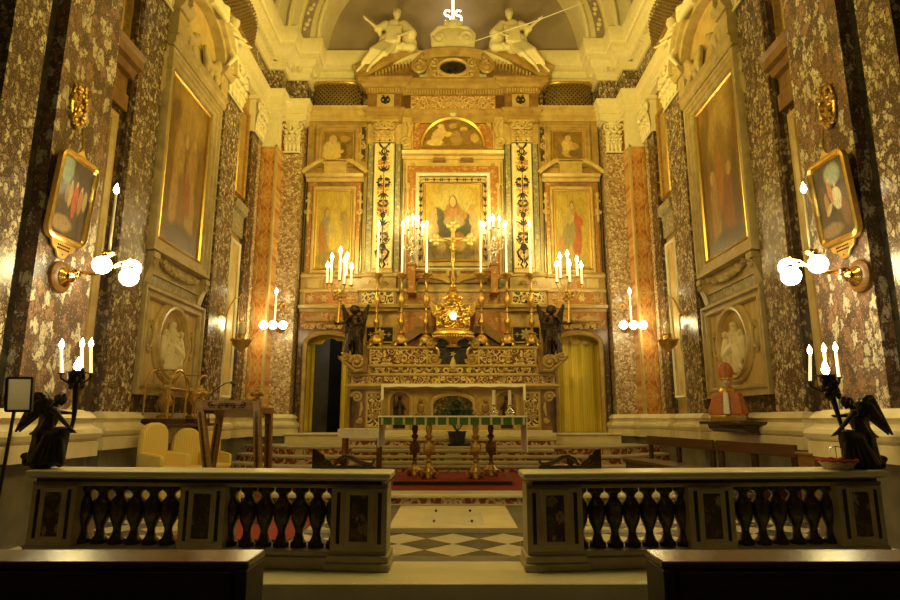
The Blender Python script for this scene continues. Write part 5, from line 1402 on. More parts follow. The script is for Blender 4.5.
def candelabrum(name, label, group, base, mat, arms, drops=True, stemh=.55, power=10, matc=None, candle_h=.34):
    """branched candelabrum: arms = list of (x, y, z) candle feet relative to base"""
    b = Vector(base)
    t = thing(name, label, 'candelabrum', base, group=group)
    m = MB(); m.lathe(b.x, b.y, [(.1, b.z), (.11, b.z + .03), (.05, b.z + .08), (.03, b.z + .14), (.07, b.z + .22), (.08, b.z + .28), (.03, b.z + .36), (.026, b.z + stemh * .8), (.06, b.z + stemh * .9), (.03, b.z + stemh)], 12); m.build('stem', mat, t)
    for a in arms:
        p = b + Vector(a); m = MB()
        s = b + Vector((0, 0, stemh * .62)); e = p - Vector((0, 0, .03))
        d = Vector((a[0], a[1], 0))
        m.tube([s, s + d * .4 + Vector((0, 0, -.07)), s + d * .85 + Vector((0, 0, -.04)), e - Vector((0, 0, .06)), e], [.016, .014, .013, .012, .016], 6)
        m.lathe(p.x, p.y, [(.015, p.z - .04), (.05, p.z - .01), (.055, p.z), (.02, p.z)], 10)
        am = m.build('arm', mat, t)
        candle(t, p, .024, candle_h * (1 + .1 * math.sin(a[0] * 30)), True, .95, LITWAX, (d.x * .12, 0))
    if drops:
        rnd = random.Random(len(label))
        for i in range(26):
            an = rnd.uniform(0, 2 * PI); r = rnd.uniform(.05, .24); z = stemh * .6 + rnd.uniform(-.22, .12) + r * .6
            m = MB(); m.ell(b + Vector((r * math.cos(an), r * .6 * math.sin(an), z)), (.022, .022, .034), None, 6, 4)
            m.build('crystal_drop', CRYSTAL, t)
    zt = max(a[2] for a in arms)
    lamp('candle_glow', 'POINT', (b.x, b.y - .3, b.z + zt + .5), power, .12, col=(1, .74, .22))
    return t
for q, lb in ((-1, 'crystal candelabrum flanking the altar painting on the parted curtain side'), (1, 'crystal candelabrum flanking the altar painting on the closed curtain side')):
    x = q * 1.04; y = 14.72; z = at(453, 264, y).z
    m = MB()
    zb = at(453, 291, y).z
    m.box(x - .12, x + .12, y - .1, y + .3, zb - .06, zb).box(x - .09, x + .09, y - .08, y + .3, zb, z - .05).box(x - .12, x + .12, y - .11, y + .3, z - .05, z)
    tag(m.build('red_pedestal', REDM, None, bev=.01), 'small red marble pedestal under the crystal candelabrum, ' + ('parted' if q < 0 else 'closed') + ' curtain side', 'pedestal')
    candelabrum('crystal_candelabrum', lb, 'crystal candelabra beside the altar painting', (x, y, z), SILVER, [(-.22, 0, .78), (.24, 0, .74), (-.1, -.14, .86), (.12, -.14, .9), (0, .1, 1.0)], True, .7, 13, None, .2)

def bronze_altar_angel(q, label):
    base = Vector((q * 2.38, 14.3, ZL - .24))
    t = thing('bronze_angel', label, 'statue', base)
    J = dict(pel=(.0, 0, .72), che=(-.02, -.05, 1.12), nec=(-.02, -.08, 1.36), hea=(-.02, -.12, 1.52), shL=(-.19, -.05, 1.3), shR=(.19, -.05, 1.3), elL=(-.3, -.2, 1.08), elR=(.34, -.18, 1.05), haL=(-.02, -.36, 1.0), haR=(.5, -.3, 1.04), hiL=(-.1, 0, .68), hiR=(.1, 0, .68), knL=(-.14, -.3, .5), knR=(.1, -.26, .36), anL=(-.14, -.2, .06), anR=(.04, .06, .1), toL=(-.14, -.34, .02), toR=(.02, -.04, .02))
    m = MB(); k = .72
    JJ = place(J, k, base, q)
    human(m, JJ, k)
    o = lambda x, y, z: (base.x + q * k * x, base.y + k * y, base.z + k * z)
    for i in range(9):                                # wind-blown robe
        a = -.24 + .06 * i
        m.cap(o(a * .7, -.08 - .06 * math.sin(i * 1.9), .85), o(a + .05 * math.sin(i * 2.3), -.12 - .08 * math.sin(i * 1.3), .02 + .05 * (i % 3)), .06 * k, .055 * k)
    m.cap(o(-.2, -.02, .9), o(.2, -.05, .82), .1 * k, .12 * k).cap(o(.15, 0, .7), o(.3, .05, .1), .08 * k, .05 * k)
    for i in range(14): m.ell(o(-.02 + .085 * math.cos(i * .9), -.1 + .07 * math.sin(i * .9), 1.58 + .035 * math.sin(i * 2.1)), .035 * k, None, 8, 5)
    m.ell(JJ['hea'], (.1, .105, .12))
    hc = Vector(JJ['hea'])
    for i in range(26):
        a_ = i * 2.4; r_ = .1 * (1 - .5 * (i / 26) ** 3)
        m.ell(hc + Vector((r_ * math.cos(a_), .03 + r_ * .9 * math.sin(a_), -.02 + .13 * i / 26)), .034, None, 8, 5)
    m.build('body', BRONZEB, t, voxel=.012, sm=1)
    for r in (-1, 1):
        R = lambda a, h: (base.x + r * a, base.y + .12, base.z + h)
        m = MB(); m.tube([R(.08, .82), R(.16, .95), R(.27, 1.12), R(.31, 1.24)], [.05, .06, .05, .02], 8)
        for i in range(9):
            f_ = i / 8
            m.cap(R(.12 + .19 * f_, .84 + .4 * f_), R(.14 + .13 * f_ ** .7 - .05 * f_ ** 3, .3 + .42 * f_), .042, .022)
        for i in range(6):
            f_ = i / 5
            a_, e_ = Vector(R(.1 + .17 * f_, .82 + .34 * f_)), Vector(R(.13 + .14 * f_, .62 + .28 * f_))
            m.cap(a_ + Vector((0, -.03, 0)), e_ + Vector((0, -.03, 0)), .042, .028)
        m.build('wing', BRONZEB, t, voxel=.011, sm=1)
    return o(.5, -.3, 1.06)
for q, lb in ((-1, 'dark bronze winged angel perched at the altar end beside the parted curtain'), (1, 'dark bronze winged angel perched at the altar end beside the closed curtain')):
    h = bronze_altar_angel(q, lb)
    us = ((327, 283, 266), (331, 283, 257.5), (339.5, 280, 251), (344, 284, 261), (346.5, 276, 256.5), (351, 285, 267)) if q < 0 else ((557, 282, 265), (560.5, 278, 257), (568, 276, 254.5), (570, 282, 264), (577.5, 276, 260), (582, 284, 266))
    y = h[1] + .02
    bx = Vector((at(339.5 if q < 0 else 569, 292, y).x, y, at(453, 297, y).z))
    t = thing('branched_candelabrum', 'dark branched candelabrum of lit candles held by the bronze angel beside the ' + ('parted' if q < 0 else 'closed') + ' curtain', 'candelabrum', bx)
    m = MB(); m.tube([h, (h[0] * .6 + bx.x * .4, y, h[2] + .1), bx], [.03, .035, .03], 8); m.lathe(bx.x, bx.y, [(.03, bx.z - .05), (.08, bx.z + .02), (.05, bx.z + .06), (.07, bx.z + .12), (.03, bx.z + .18)], 10)
    for i in range(18):
        a = i * 2.4
        m.ell(bx + Vector((.14 * math.cos(a) * (i / 18), .1 * math.sin(a), .02 + .1 * math.sin(i * 1.7))), (.04, .03, .035), None, 8, 5)
    m.build('stem', GILTD, t)
    for i, (u, vb, vt) in enumerate(us):
        yy = y - .12 + .06 * (i % 3)
        p = at(u, vb, yy); e = at(u, vt, yy)
        m = MB(); m.tube([bx + Vector((0, 0, .08)), (bx.x * .5 + p.x * .5, yy, bx.z - .02), (p.x, yy, p.z - .08), (p.x, yy, p.z)], [.018, .016, .014, .016], 6); m.lathe(p.x, yy, [(.015, p.z - .04), (.05, p.z - .01), (.055, p.z), (.02, p.z)], 10); m.build('arm', GILTD, t)
        candle(t, p, .026, e.z - p.z - .05, True, 1.0, LITWAX)
    lamp('candle_glow', 'POINT', (bx.x, y - .35, bx.z + 1.0), 22, .15, col=(1, .74, .22))

# curtains in the two doorways
def drape(m, x0, x1, z0, z1, y, folds, amp, thick=.012):
    n = folds * 8
    F = [(x0 + (x1 - x0) * i / n, y + amp * math.sin(2 * PI * folds * i / n) + amp * .4 * math.sin(i * .37)) for i in range(n + 1)]
    m.prism(F + [(x, yy + thick) for x, yy in F[::-1]], 'xy', z0, z1)
def curtains():
    t = thing('door_curtain', 'yellow silk curtain drawn across the doorway beside the altar', 'curtain', (3.1, 15.44, 1.0))
    m = MB(); drape(m, 2.4, 3.88, 1.01, 3.6, 15.44, 6, .035); m.build('panel', YCURT, t)
    m = MB(); drape(m, 2.4, 3.88, 3.3, 3.6, 15.38, 9, .012)
    for i in range(5):
        x = 2.45 + 1.4 * (i + .5) / 5
        m.prism([(x - .12, 3.31)] + [(x + .12 * math.cos(math.radians(180 + a)), 3.31 + .11 * math.sin(math.radians(180 + a))) for a in range(0, 181, 30)] + [(x + .12, 3.31)], 'xz', 15.37, 15.385)
    m.build('valance', YCURT, t)
    t = thing('door_curtain', 'yellow silk curtain parted around a dark doorway beside the altar', 'curtain', (-3.1, 15.44, 1.0))
    m = MB(); drape(m, -3.88, -3.56, 1.01, 3.6, 15.44, 2, .03); m.build('panel', YCURT, t)
    m = MB(); drape(m, -2.86, -2.4, 1.01, 3.6, 15.44, 3, .03); m.build('panel', YCURT, t)
    m = MB(); pts = [(-3.88, 3.6), (-3.88, 3.22), (-3.6, 3.2), (-3.36, 3.22), (-3.28, 3.34), (-3.1, 3.36), (-2.98, 3.3), (-2.42, 3.28), (-2.42, 3.6)]
    m.prism(pts, 'xz', 15.37, 15.39); m.build('valance', YCURT, t)
curtains()

# ------------------------------------------------------------------ stucco figures
def seated_figure(q, label):
    U = (lambda u: u) if q < 0 else (lambda u: 906 - u)
    Y = 14.5
    P = lambda u, v, dy=0: at(U(u), v + 1, Y + dy)
    base = P(388, 48)
    t = thing('stucco_statue', label, 'statue', base)
    k = 1.15
    J = dict(pel=P(390, 41), che=P(393, 29), nec=P(396, 20.5), hea=P(397, 13.5, -.08), shL=P(386, 23.5), shR=P(404, 24), elL=P(377, 27, -.15), elR=P(411, 30, -.15), haL=P(368, 19.5, -.25), haR=P(401, 34, -.35), hiL=P(387, 43, -.05), hiR=P(391, 45, -.1), knL=P(372, 49, -.45), knR=P(384, 52, -.55), anL=P(362, 65, -.4), anR=P(371, 64, -.5), toL=P(357, 70, -.5), toR=P(367, 70, -.62))
    m = MB(); human(m, J, k, (-.3 * q, -1, -.3))
    m.cap(P(388, 42), P(393, 44), .26, .24).cap(P(392, 38), P(394, 26), .2, .2)
    for i in range(12):                                 # skirt folds over the legs
        f = i / 11
        m.cap(P(384 + 9 * f, 41 + 4 * f, -.15 - .04 * (i % 2)), P(372 + 13 * f, 49 + 4 * f, -.5), .09, .075)
        m.cap(P(372 + 13 * f, 50 + 3 * f, -.5 + .05 * (i % 2)), P(362 + 10 * f, 62 - 2 * (i % 3), -.45), .07, .04)
    m.cap(P(405, 27, .1), P(410, 44, .1), .14, .2).cap(P(404, 24, .05), P(411, 33, -.05), .13, .16).cap(P(398, 46, -.05), P(412, 46, 0), .1, .12)
    m.cap(P(386, 24, 0), P(377, 28, -.12), .12, .09).cap(P(379, 27, -.1), P(380, 34, -.05), .1, .05)
    for i in range(7): m.cap(P(388 + 2.2 * i, 25, -.22), P(386 + 2.2 * i, 40, -.28), .03, .036)
    for i in range(18): m.ell(P(397 + 2.6 * math.cos(i * .8), 10.5 + 1.6 * math.sin(i * 1.7), .02 + .07 * math.sin(i * .8)), .05, None, 8, 5)
    m.build('figure', STUCCO, t, voxel=.024, sm=1)
    m = MB()
    for i in range(6): m.cap(P(385 + 3 * i, 46, -.1), P(383 + 4 * i, 53 - 2 * i, -.12), .1, .06)
    m.build('spread_cloak', STUCCO, t, voxel=.024, sm=1)
seated_figure(-1, 'seated stucco figure with outstretched arm on the broken pediment above the parted curtain side')
seated_figure(1, 'seated stucco figure with outstretched arm on the broken pediment above the closed curtain side')

def cherubs():
    J1 = dict(pel=(0, 0, .5), che=(0, -.02, .8), nec=(0, -.03, .96), hea=(.02, -.06, 1.13), shL=(-.17, 0, .92), shR=(.17, 0, .92), elL=(-.24, -.12, .74), elR=(.36, -.1, .9), haL=(-.1, -.26, .7), haR=(.6, -.16, .98), hiL=(-.09, 0, .46), hiR=(.09, 0, .46), knL=(-.1, -.16, .26), knR=(.1, -.08, .24), anL=(-.1, 0, .03), anR=(.12, 0, .03), toL=(-.1, -.12, 0), toR=(.14, -.12, 0))
    J2 = dict(pel=(0, 0, .16), che=(-.16, -.04, .4), nec=(-.24, -.06, .56), hea=(-.3, -.1, .7), shL=(-.36, -.06, .46), shR=(-.1, -.06, .54), elL=(-.5, -.12, .3), elR=(.08, -.2, .56), haL=(-.6, -.2, .1), haR=(.26, -.3, .66), hiL=(.06, -.06, .1), hiR=(.06, .04, .14), knL=(.34, -.16, .2), knR=(.34, .02, .3), anL=(.56, -.1, .06), anR=(.58, 0, .1), toL=(.66, -.16, .04), toR=(.68, -.06, .12))
    for s in (-1, 1):
        who = 'lectern' if s < 0 else 'bishop bust'
        f = fnA(s)
        for J, a, d, z, k, lb, sit in ((J1, 11.62, -.34, 8.62, 1.0, 'standing white stucco cherub with raised arm on the pediment above the ' + who, 0), (J2, 10.55, -.36, 9.36, 1.0, 'reclining white stucco cherub on top of the curved pediment above the ' + who, 1)):
            # local frame: x along the wall, -y towards the room
            JJ = {n: f(a + k * x, d + k * y, z + k * zz_) for n, (x, y, zz_) in J.items()}
            m = MB(); t = thing('stucco_cherub', lb, 'statue', f(a, d, z))
            human(m, JJ, k * .98, (-s, -.3, -.1))
            p = JJ['pel']
            m.ell(p, (.17, .17, .14)); m.ell(JJ['che'], (.15, .16, .15))
            m.cap(JJ['hiL'], Vector(JJ['hiL']) + Vector((-s * .1, .25, -.15)), .1, .07)
            h = Vector(JJ['hea'])
            for i in range(14): m.ell(h + Vector((.07 * math.cos(i * .9), .07 * math.sin(i * .9), .07 + .03 * math.sin(i * 1.7))), .035, None, 8, 5)
            m.build('figure', STUCCO, t, voxel=.022, sm=1)
            wing('wing', f(a - .08, d + .1, z + (.86 if not sit else .5)), (0, -.5, .7), .4, .28, STUCCO, t, (0, 0, 1), 6)
cherubs()
# ------------------------------------------------------------------ presbytery furniture
def table_altar():
    zb = .366
    m = MB(); m.box(-.95, .93, 9.86, 11.1, .298, .35).box(-.97, .95, 9.84, 11.12, .35, zb)
    t = thing('altar_platform', 'low dark wooden platform under the freestanding altar table', 'platform', (0, 10.4, .298))
    m.build('deck', WOODD, t, bev=.008)
    m = MB(); m.box(-.93, .91, 9.88, 11.08, zb, zb + .006); m.build('red_cover', VELVET, t)
    m = MB(); m.box(-2.6, 2.6, 9.25, 12.3, .299, .306); tag(m.build('red_carpet', VELVET), 'red carpet lying before the altar steps', 'carpet')
    zb += .006
    zt = at(453, 416.5, 10.3).z
    t = thing('altar_table', 'freestanding altar table on four turned gilt balusters with green and white frontal', 'altar table', (0, 10.5, zb))
    for x, y, mt in ((-.40, 10.2, GILTD), (.375, 10.2, GILTD), (-.66, 10.66, WOOD), (.655, 10.66, WOOD)):
        H = zt - .03 - zb
        m = MB(); m.lathe(x, y, [(r, zb + H * z) for r, z in ((.05, .16), (.05, .22), (.03, .26), (.055, .29), (.03, .32), (.035, .36), (.075, .44), (.09, .5), (.085, .56), (.05, .6), (.03, .63), (.05, .66), (.065, .7), (.03, .73), (.045, .76), (.055, .82), (.035, .92), (.06, .95), (.06, 1.0))], 14)
        for i in range(8):
            a = PI * i / 4
            m.ell((x + .07 * math.cos(a), y + .07 * math.sin(a), zb + H * .5), (.026, .026, .09), None, 7, 5)
        l = m.build('leg', mt, t)
        m = MB()
        for i in range(3):
            a = math.radians(-90 + 120 * i)
            m.cap((x + .11 * math.cos(a), y + .11 * math.sin(a), zb + .03), (x + .04 * math.cos(a), y + .04 * math.sin(a), zb + .15), .036, .05)
            m.spiral(x + .11 * math.cos(a), zb + .07, y + .11 * math.sin(a), .05, 1.3, 1, 0, .02, 12)
        m.lathe(x, y, [(.1, zb + .07), (.12, zb + .11), (.06, zb + .18)], 12)
        m.build('claw_foot', GILTD, l)
    m = MB(); m.box(-1.2, 1.19, 10.12, 10.98, zt - .05, zt); m.build('table_top', WOOD, t)
    m = MB(); m.box(-1.2, 1.19, 10.098, 10.116, zt - .135, zt - .012); m.build('green_frontal', GREEN, t, label=None) if False else tag(m.build('green_frontal', GREEN, t), 'green frontal with narrow gold stripes')
    t = thing('altar_cloth', 'white linen cloth on the freestanding altar table, its ends hanging down', 'altar cloth', (0, 10.5, zt))
    m = MB(); m.box(-1.235, 1.225, 10.085, 11.0, zt + .001, zt + .014); m.box(-1.235, 1.225, 10.08, 10.094, zt - .014, zt + .014); m.build('top_cover', CLOTHW, t)
    for x, dz in ((-1.235, .5), (1.21, .58)):
        m = MB(); F = [(x + (.006 * math.sin(i * 1.3)), 10.085 + .9 * i / 16) for i in range(17)]
        m.prism(F + [(a + .012, b) for a, b in F[::-1]], 'xy', zt - dz, zt + .012); m.build('hanging_end', LACE, t)
    # two candles on silver feet at the closed-curtain end
    for u, n in ((494, 'nearer the middle of the table'), (510, 'nearer the end of the table')):
        y = 10.6; x = at(u, 412, y).x; z = zt + .014
        t = thing('table_candlestick', 'white candle on a small silver foot, the one ' + n, 'candlestick', (x, y, z))
        m = MB(); m.lathe(x, y, [(.07, z), (.075, z + .02), (.04, z + .04), (.06, z + .08), (.035, z + .12), (.05, z + .16), (.045, z + .19)], 12)
        for i in range(6): m.ell((x + .06 * math.cos(i * 1.05), y + .06 * math.sin(i * 1.05), z + .06), (.022, .022, .03), None, 7, 5)
        m.build('foot', SILVER, t)
        candle(t, (x, y, z + .17), .032, .27, False)
    # plant in a black pot on the altar steps
    y = 13.3; b = Vector((at(457, 430, y).x, y, .71))
    t = thing('potted_plant', 'bushy dark green plant in a black pot before the high altar', 'potted plant', b)
    m = MB(); m.box(b.x - .2, b.x + .32, y - .12, y + .12, b.z, b.z + .1).lathe(b.x, y, [(.15, b.z + .1), (.2, b.z + .34), (.22, b.z + .36), (.17, b.z + .36), (.16, b.z + .33)], 14); m.build('pot', BLACKP, t)
    m = MB(); rnd = random.Random(11)
    for i in range(210):
        a = rnd.uniform(0, 2 * PI); e = rnd.uniform(.1, 1.5); r = rnd.uniform(.18, .52)
        c = Vector((b.x + r * 1.05 * math.cos(a) * math.cos(e), y + r * .55 * math.sin(a) * math.cos(e), b.z + .5 + r * 1.0 * math.sin(e)))
        M = Matrix.Rotation(rnd.uniform(0, 6), 3, 'Z') @ Matrix.Rotation(rnd.uniform(.4, 1.8), 3, 'X')
        m.ell(c, (.026, .008, .075), M, 6, 4)
    for i in range(14):
        a = rnd.uniform(0, 2 * PI)
        m.tube([(b.x, y, b.z + .33), (b.x + .2 * math.cos(a), y + .1 * math.sin(a), b.z + .6), (b.x + .36 * math.cos(a), y + .18 * math.sin(a), b.z + .82)], .008, 5)
    m.build('foliage', LEAF, t)
table_altar()

def credence():
    y0, y1 = 11.0, 11.45; z0 = .306; zt = at(453, 429, 11.0).z
    x0, x1 = at(338, 432, 11).x, at(381.5, 432, 11).x
    t = thing('credence_table', 'small wooden side table beside the freestanding altar', 'table', ((x0 + x1) / 2, 11.2, z0))
    for x in (x0 + .1, x1 - .06):
        for y in (y0 + .05, y1 - .05):
            m = MB(); m.box(x - .028, x + .028, y - .028, y + .028, z0, zt - .03); m.build('leg', WOOD, t, bev=.006)
    m = MB(); m.box(x0 + .03, x1 - .02, y0, y1, zt - .05, zt - .012); m.build('table_top', WOOD, t)
    m = MB(); m.box(x0 + .08, x1 - .05, y0 + .03, y1 - .03, zt - .16, zt - .05); m.build('apron', WOOD, t)
    m = MB(); m.box(x0, x1, y0 - .02, y1 + .02, zt - .011, zt + .004)
    n = 48; F = []
    for i in range(n + 1): F.append((x0 + (x1 - x0) * i / n, y0 - .022 - .006 * math.sin(i * .8)))
    m.prism(F + [(a, b + .008) for a, b in F[::-1]], 'xy', zt - .15, zt + .004)
    for x in (x0 - .004, x1 - .004): m.box(x, x + .008, y0 - .02, y1 + .02, zt - .15, zt + .004)
    for i in range(30):
        m.ell((x0 + (x1 - x0) * (i + .5) / 30, y0 - .025, zt - .15), (.014, .006, .014), None, 6, 4)
    tag(m.build('lace_tablecloth', LACE), 'white lace cloth over the small side table', 'tablecloth')
credence()

# ------------------------------------------------------------------ balustrade
def balustrade(q):
    ix = -.535 if q < 0 else .6
    f = lambda x, y, z: (ix + q * x, 5.1 + .085 * x + y, .153 + (z - .153) * .97)
    lb = 'marble balustrade of dark balusters, section with the ' + ('sign stand at its end' if q < 0 else 'basket on its rail')
    t = thing('balustrade', lb, 'balustrade', f(1.5, .15, .153))
    z0 = .154
    L = 3.1
    def B(m, n, mt, **k): return m.build(n, mt, t, **k)
    m = MB(f); m.box(-.01, L, -.02, .34, z0, z0 + .1).box(.0, L, .0, .32, z0 + .1, .30); B(m, 'plinth', TREAD, bev=.01)
    m = MB(f); m.box(.0, L, .03, .29, .80, .835).box(0, L, -.005, .325, .865, .88); B(m, 'rail_bed', TREAD, bev=.004)
    m = MB(f); m.box(.05, L - .05, .01, .31, .835, .865); B(m, 'dark_rail_band', NERO)
    m = MB(f); m.box(-.03, L + .03, -.04, .36, .88, .935); B(m, 'rail', WHITE, bev=.014)
    for a, b in ((0, .46), (1.36, 1.75), (2.67, 3.07)):
        m = MB(f); m.box(a, b, .0, .32, .30, .80)
        c = (a + b) / 2
        p = B(m, 'pedestal', TREAD)
        for e in (a + .06, b - .06):
            m = MB(f); m.box(e - .015, e + .015, -.004, .02, .36, .77); m.build('black_strip', NERO, p)
        m = MB(f); m.rframe(c - .075, c + .075, .38, .75, 0, [(0, 0), (0, .012), (.035, .018), (.045, .006), (.045, 0)]); m.build('panel_frame', TREAD, p, ang=25)
        m = MB(f); m.box(c - .075, c + .075, -.004, .02, .38, .75); m.build('panel', BRECD, p)
    m = MB(f); m.box(-.03, .5, -.045, .36, z0, z0 + .06).box(-.02, .48, -.03, .35, z0 + .06, z0 + .12); B(m, 'gate_post_foot', TREAD, bev=.01)
    prof = [(.068, 0), (.07, .06), (.04, .10), (.052, .14), (.036, .2), (.04, .26), (.062, .36), (.074, .46), (.072, .54), (.05, .62), (.04, .66), (.062, .72), (.07, .77), (.05, .82), (.032, .86), (.05, .9), (.07, .94), (.07, 1.0)]
    prof = [(.07, 0), (.072, .07), (.05, .11), (.034, .2), (.034, .27), (.052, .35), (.068, .43), (.076, .54), (.0765, .66), (.07, .73), (.046, .79), (.036, .83), (.05, .88), (.07, .91), (.072, .93), (.072, 1.0)]
    for a, b in ((.46, 1.36), (1.75, 2.67)):
        n = 6
        for i in range(n + 1):
            x = a + (b - a) * i / n
            m = MB(f); m.lathe(x, .16, [(r, .30 + .5 * h) for r, h in prof], 12); B(m, 'baluster', BRECDB)
    # carved crest standing at the back of the rail
    cz = .936
    t2 = thing('carved_crest', 'dark carved wooden scroll crest on the balustrade ' + ('before the small side table' if q < 0 else 'before the closed curtain side of the steps'), 'crest', f(.55, .33, cz))
    g = lambda x, y, z: f(x + .075, y, z)
    a = .10; k = .5
    pts = [(a, 0), (a + .5, 0), (a + .5, .17), (a + .46, .172), (a + .43, .13), (a + .39, .11), (a + .34, .10), (a + .3, .05), (a + .2, .03), (a, .025)]
    def S_(u, v): return u
    m = MB(g)
    m.box(.08, .64, .335, .365, cz, cz + .028)
    m.prism([(.64, 0 + cz), (.64, cz + .178), (.585, cz + .165), (.56, cz + .13), (.535, cz + .12), (.52, cz + .085), (.48, cz + .075), (.46, cz + .04), (.40, cz + .02), (.40, cz)], 'xz', .33, .37)
    m.build('corner_block', WOODD, t2, bev=.004)
    m = MB(g); m.tube([(.44, .35, cz + .03), (.4, .35, cz + .07), (.35, .35, cz + .105), (.29, .35, cz + .095), (.22, .35, cz + .06), (.15, .35, cz + .04), (.1, .35, cz + .045), (.085, .35, cz + .065), (.1, .35, cz + .075)], [.012, .018, .022, .024, .022, .018, .016, .013, .009], 8)
    m.spiral(.37, cz + .06, .35, .045, 1.4, 1, 0, .014, 14).spiral(.52, cz + .06, .33, .035, 1.4, -1, 0, .012, 12)
    m.build('scroll', WOODD, t2)
BRECDB = breccia('baluster_marble', [(.03, .018, .01), (.07, .04, .02), (.14, .09, .045)], (.02, .012, .008), 22, .06, .3, .3)
balustrade(-1); balustrade(1)

def kneeling_angel(q):
    y0 = 5.52 if q < 0 else 5.5
    U = (lambda u: u) if q < 0 else (lambda u: 908 - u)
    dv = 0 if q < 0 else 3
    P = lambda u, v, dy=0: at(U(u), v + dv, y0 + dy)
    base = P(47, 470); base.z = .913
    t = thing('bronze_kneeling_angel', 'dark bronze kneeling winged angel at the end of the balustrade ' + ('next to the sign stand' if q < 0 else 'next to the basket'), 'statue', base)
    J = dict(pel=P(45, 434), che=P(50, 417), nec=P(55, 405), hea=P(62, 399), shL=P(54, 410, -.1), shR=P(53, 411, .08), elL=P(64, 422, -.12), elR=P(63, 412.5, .05), haL=P(71, 429, -.06), haR=P(71, 413, 0), hiL=P(46, 437, -.06), hiR=P(46, 437, .06), knL=P(64, 437, -.08), knR=P(60, 460, .06), anL=P(60, 460, -.08), anR=P(40, 462, .06), toL=P(66, 463, -.1), toR=P(30, 462, .06))
    m = MB(); k = .46
    human(m, J, k, (1 if q < 0 else -1, -.2, -.15))
    C = lambda a, b, r0, r1: m.cap(a, b, r0, r1)
    C(P(46, 428), P(50, 415), .07, .085); C(P(44, 434), P(46, 427), .1, .075)
    C(P(45, 437), P(62, 433, -.06), .085, .062); C(P(63, 434, -.06), P(59, 458, -.08), .055, .05)
    C(P(44, 440), P(42, 458), .1, .12); C(P(40, 452, .04), P(28, 461, .04), .075, .05); C(P(56, 452), P(60, 463), .06, .04)
    C(P(34, 455, .03), P(24, 456, .03), .04, .03)
    for i in range(10): C(P(46 + 1.7 * i, 437 + .2 * i, -.1), P(30 + 3.6 * i, 463 - (i % 3), -.1 - .015 * (i % 2)), .022, .028)
    for i in range(6): C(P(40 + 2.2 * i, 430, -.07), P(47 + 1.2 * i, 417, -.08), .016, .014)
    C(P(40, 434, .02), P(33, 446, .02), .04, .02); C(P(37, 431, .02), P(30, 434, .02), .025, .01)
    rnd = random.Random(4)
    for i in range(40):
        a_ = rnd.uniform(0, 2 * PI); r_ = rnd.uniform(2, 5.4)
        u_ = 60.5 + r_ * math.cos(a_); v_ = 397 + r_ * .8 * math.sin(a_)
        if u_ > 64 and v_ > 396: continue
        dy_ = rnd.uniform(-.055, .055)
        C(P(u_, v_, dy_), P(u_ - 2.2, v_ + rnd.uniform(-1, 2), dy_), .015, .01)
    m.box(min(P(24, 0).x, P(64, 0).x), max(P(24, 0).x, P(64, 0).x), y0 - .11, y0 + .11, base.z + .001, base.z + .03)
    m.build('body', BRONZE, t, voxel=.0075, sm=1)
    for dy, sh in ((.09, 0), (-.07, 4)):
        m = MB()
        m.tube([P(51 - sh, 412, dy), P(50 - sh, 402, dy), P(46 - sh, 394.5, dy), P(41 - sh, 394, dy), P(37 - sh, 398, dy)], [.022, .032, .032, .026, .016], 8)
        for i in range(9):
            t_ = i / 8
            a = P(49 - sh - 11 * t_, 397 + 2.5 * t_, dy); e = P(39 - sh - 19 * t_, 416 + 15 * t_, dy + .02)
            m.cap(a, e, .026, .012)
        for i in range(7):
            t_ = i / 6
            m.cap(P(50 - sh - 8 * t_, 400 + 3 * t_, dy - .015), P(44 - sh - 12 * t_, 410 + 5 * t_, dy - .015), .026, .016)
        m.build('wing', BRONZE, t, voxel=.007, sm=1)
    # the torch-shaped candelabrum in its hands
    who = 'sign stand' if q < 0 else 'basket'
    if q < 0:
        st = [(70, 433), (73.5, 420), (75, 408), (76, 392), (77, 380), (77, 371)]
        cs = [(61.5, 373, 346, -.05), (91, 373, 345, .02), (82, 368, 345, .14)]; top = (77, 372)
    else:
        st = [(845, 436), (839, 418), (834, 402), (830, 388), (828, 378)]
        cs = [(810, 381, 352, -.06), (839, 377, 349, .02), (826, 370, 350, .14)]; top = (826, 375)
    Y = y0 - .03
    A = lambda u, v, dy=0: at(u, v, Y + dy)
    t = thing('torch_candelabrum', 'bronze torch candelabrum with burning lights held by the kneeling angel beside the ' + who, 'candelabrum', A(*st[0]))
    m = MB(); n = len(st); m.tube([A(*p) for p in st], [.016 + .03 * (i / (n - 1)) ** 2 for i in range(n)], 10)
    tp = A(*top)
    for i in range(20):
        a = i * 2.4; h = (i / 20) * .32
        p = A(*st[-1]) * (1 - i / 24) + A(*st[-3]) * (i / 24)
        m.ell(p + Vector((.05 * math.cos(a), .05 * math.sin(a), 0)), (.022, .022, .035), None, 7, 5)
    m.build('stem', BRONZE, t)
    m = MB(); m.lathe(tp.x, tp.y, [(.02, tp.z - .03), (.07, tp.z - .012), (.09, tp.z), (.03, tp.z + .004)], 14); m.build('drip_pan', BRONZE, t)
    flame(t, tp, .8)
    for u, vb, vt, dy in cs:
        p = A(u, vb, dy); e = A(u + (0 if q < 0 else (u - 826) * -.12 - 2), vt, dy)
        m = MB(); s = A(*st[-2]); mid = (s + p) / 2 + Vector((0, 0, -.06))
        m.tube([s, mid, p - Vector((0, 0, .045)), p], [.012, .01, .009, .011], 6); m.lathe(p.x, p.y, [(.008, p.z - .02), (.03, p.z - .004), (.032, p.z), (.01, p.z)], 10); m.build('arm', BRONZE, t)
        candle(t, p, .013, (e - p).z - .02, True, .5, LITWAX, (e.x - p.x, 0))
    lamp('torch_glow', 'POINT', (tp.x * .97, tp.y + .1, tp.z + .3), 16, .1, col=(1, .78, .28))
kneeling_angel(-1); kneeling_angel(1)

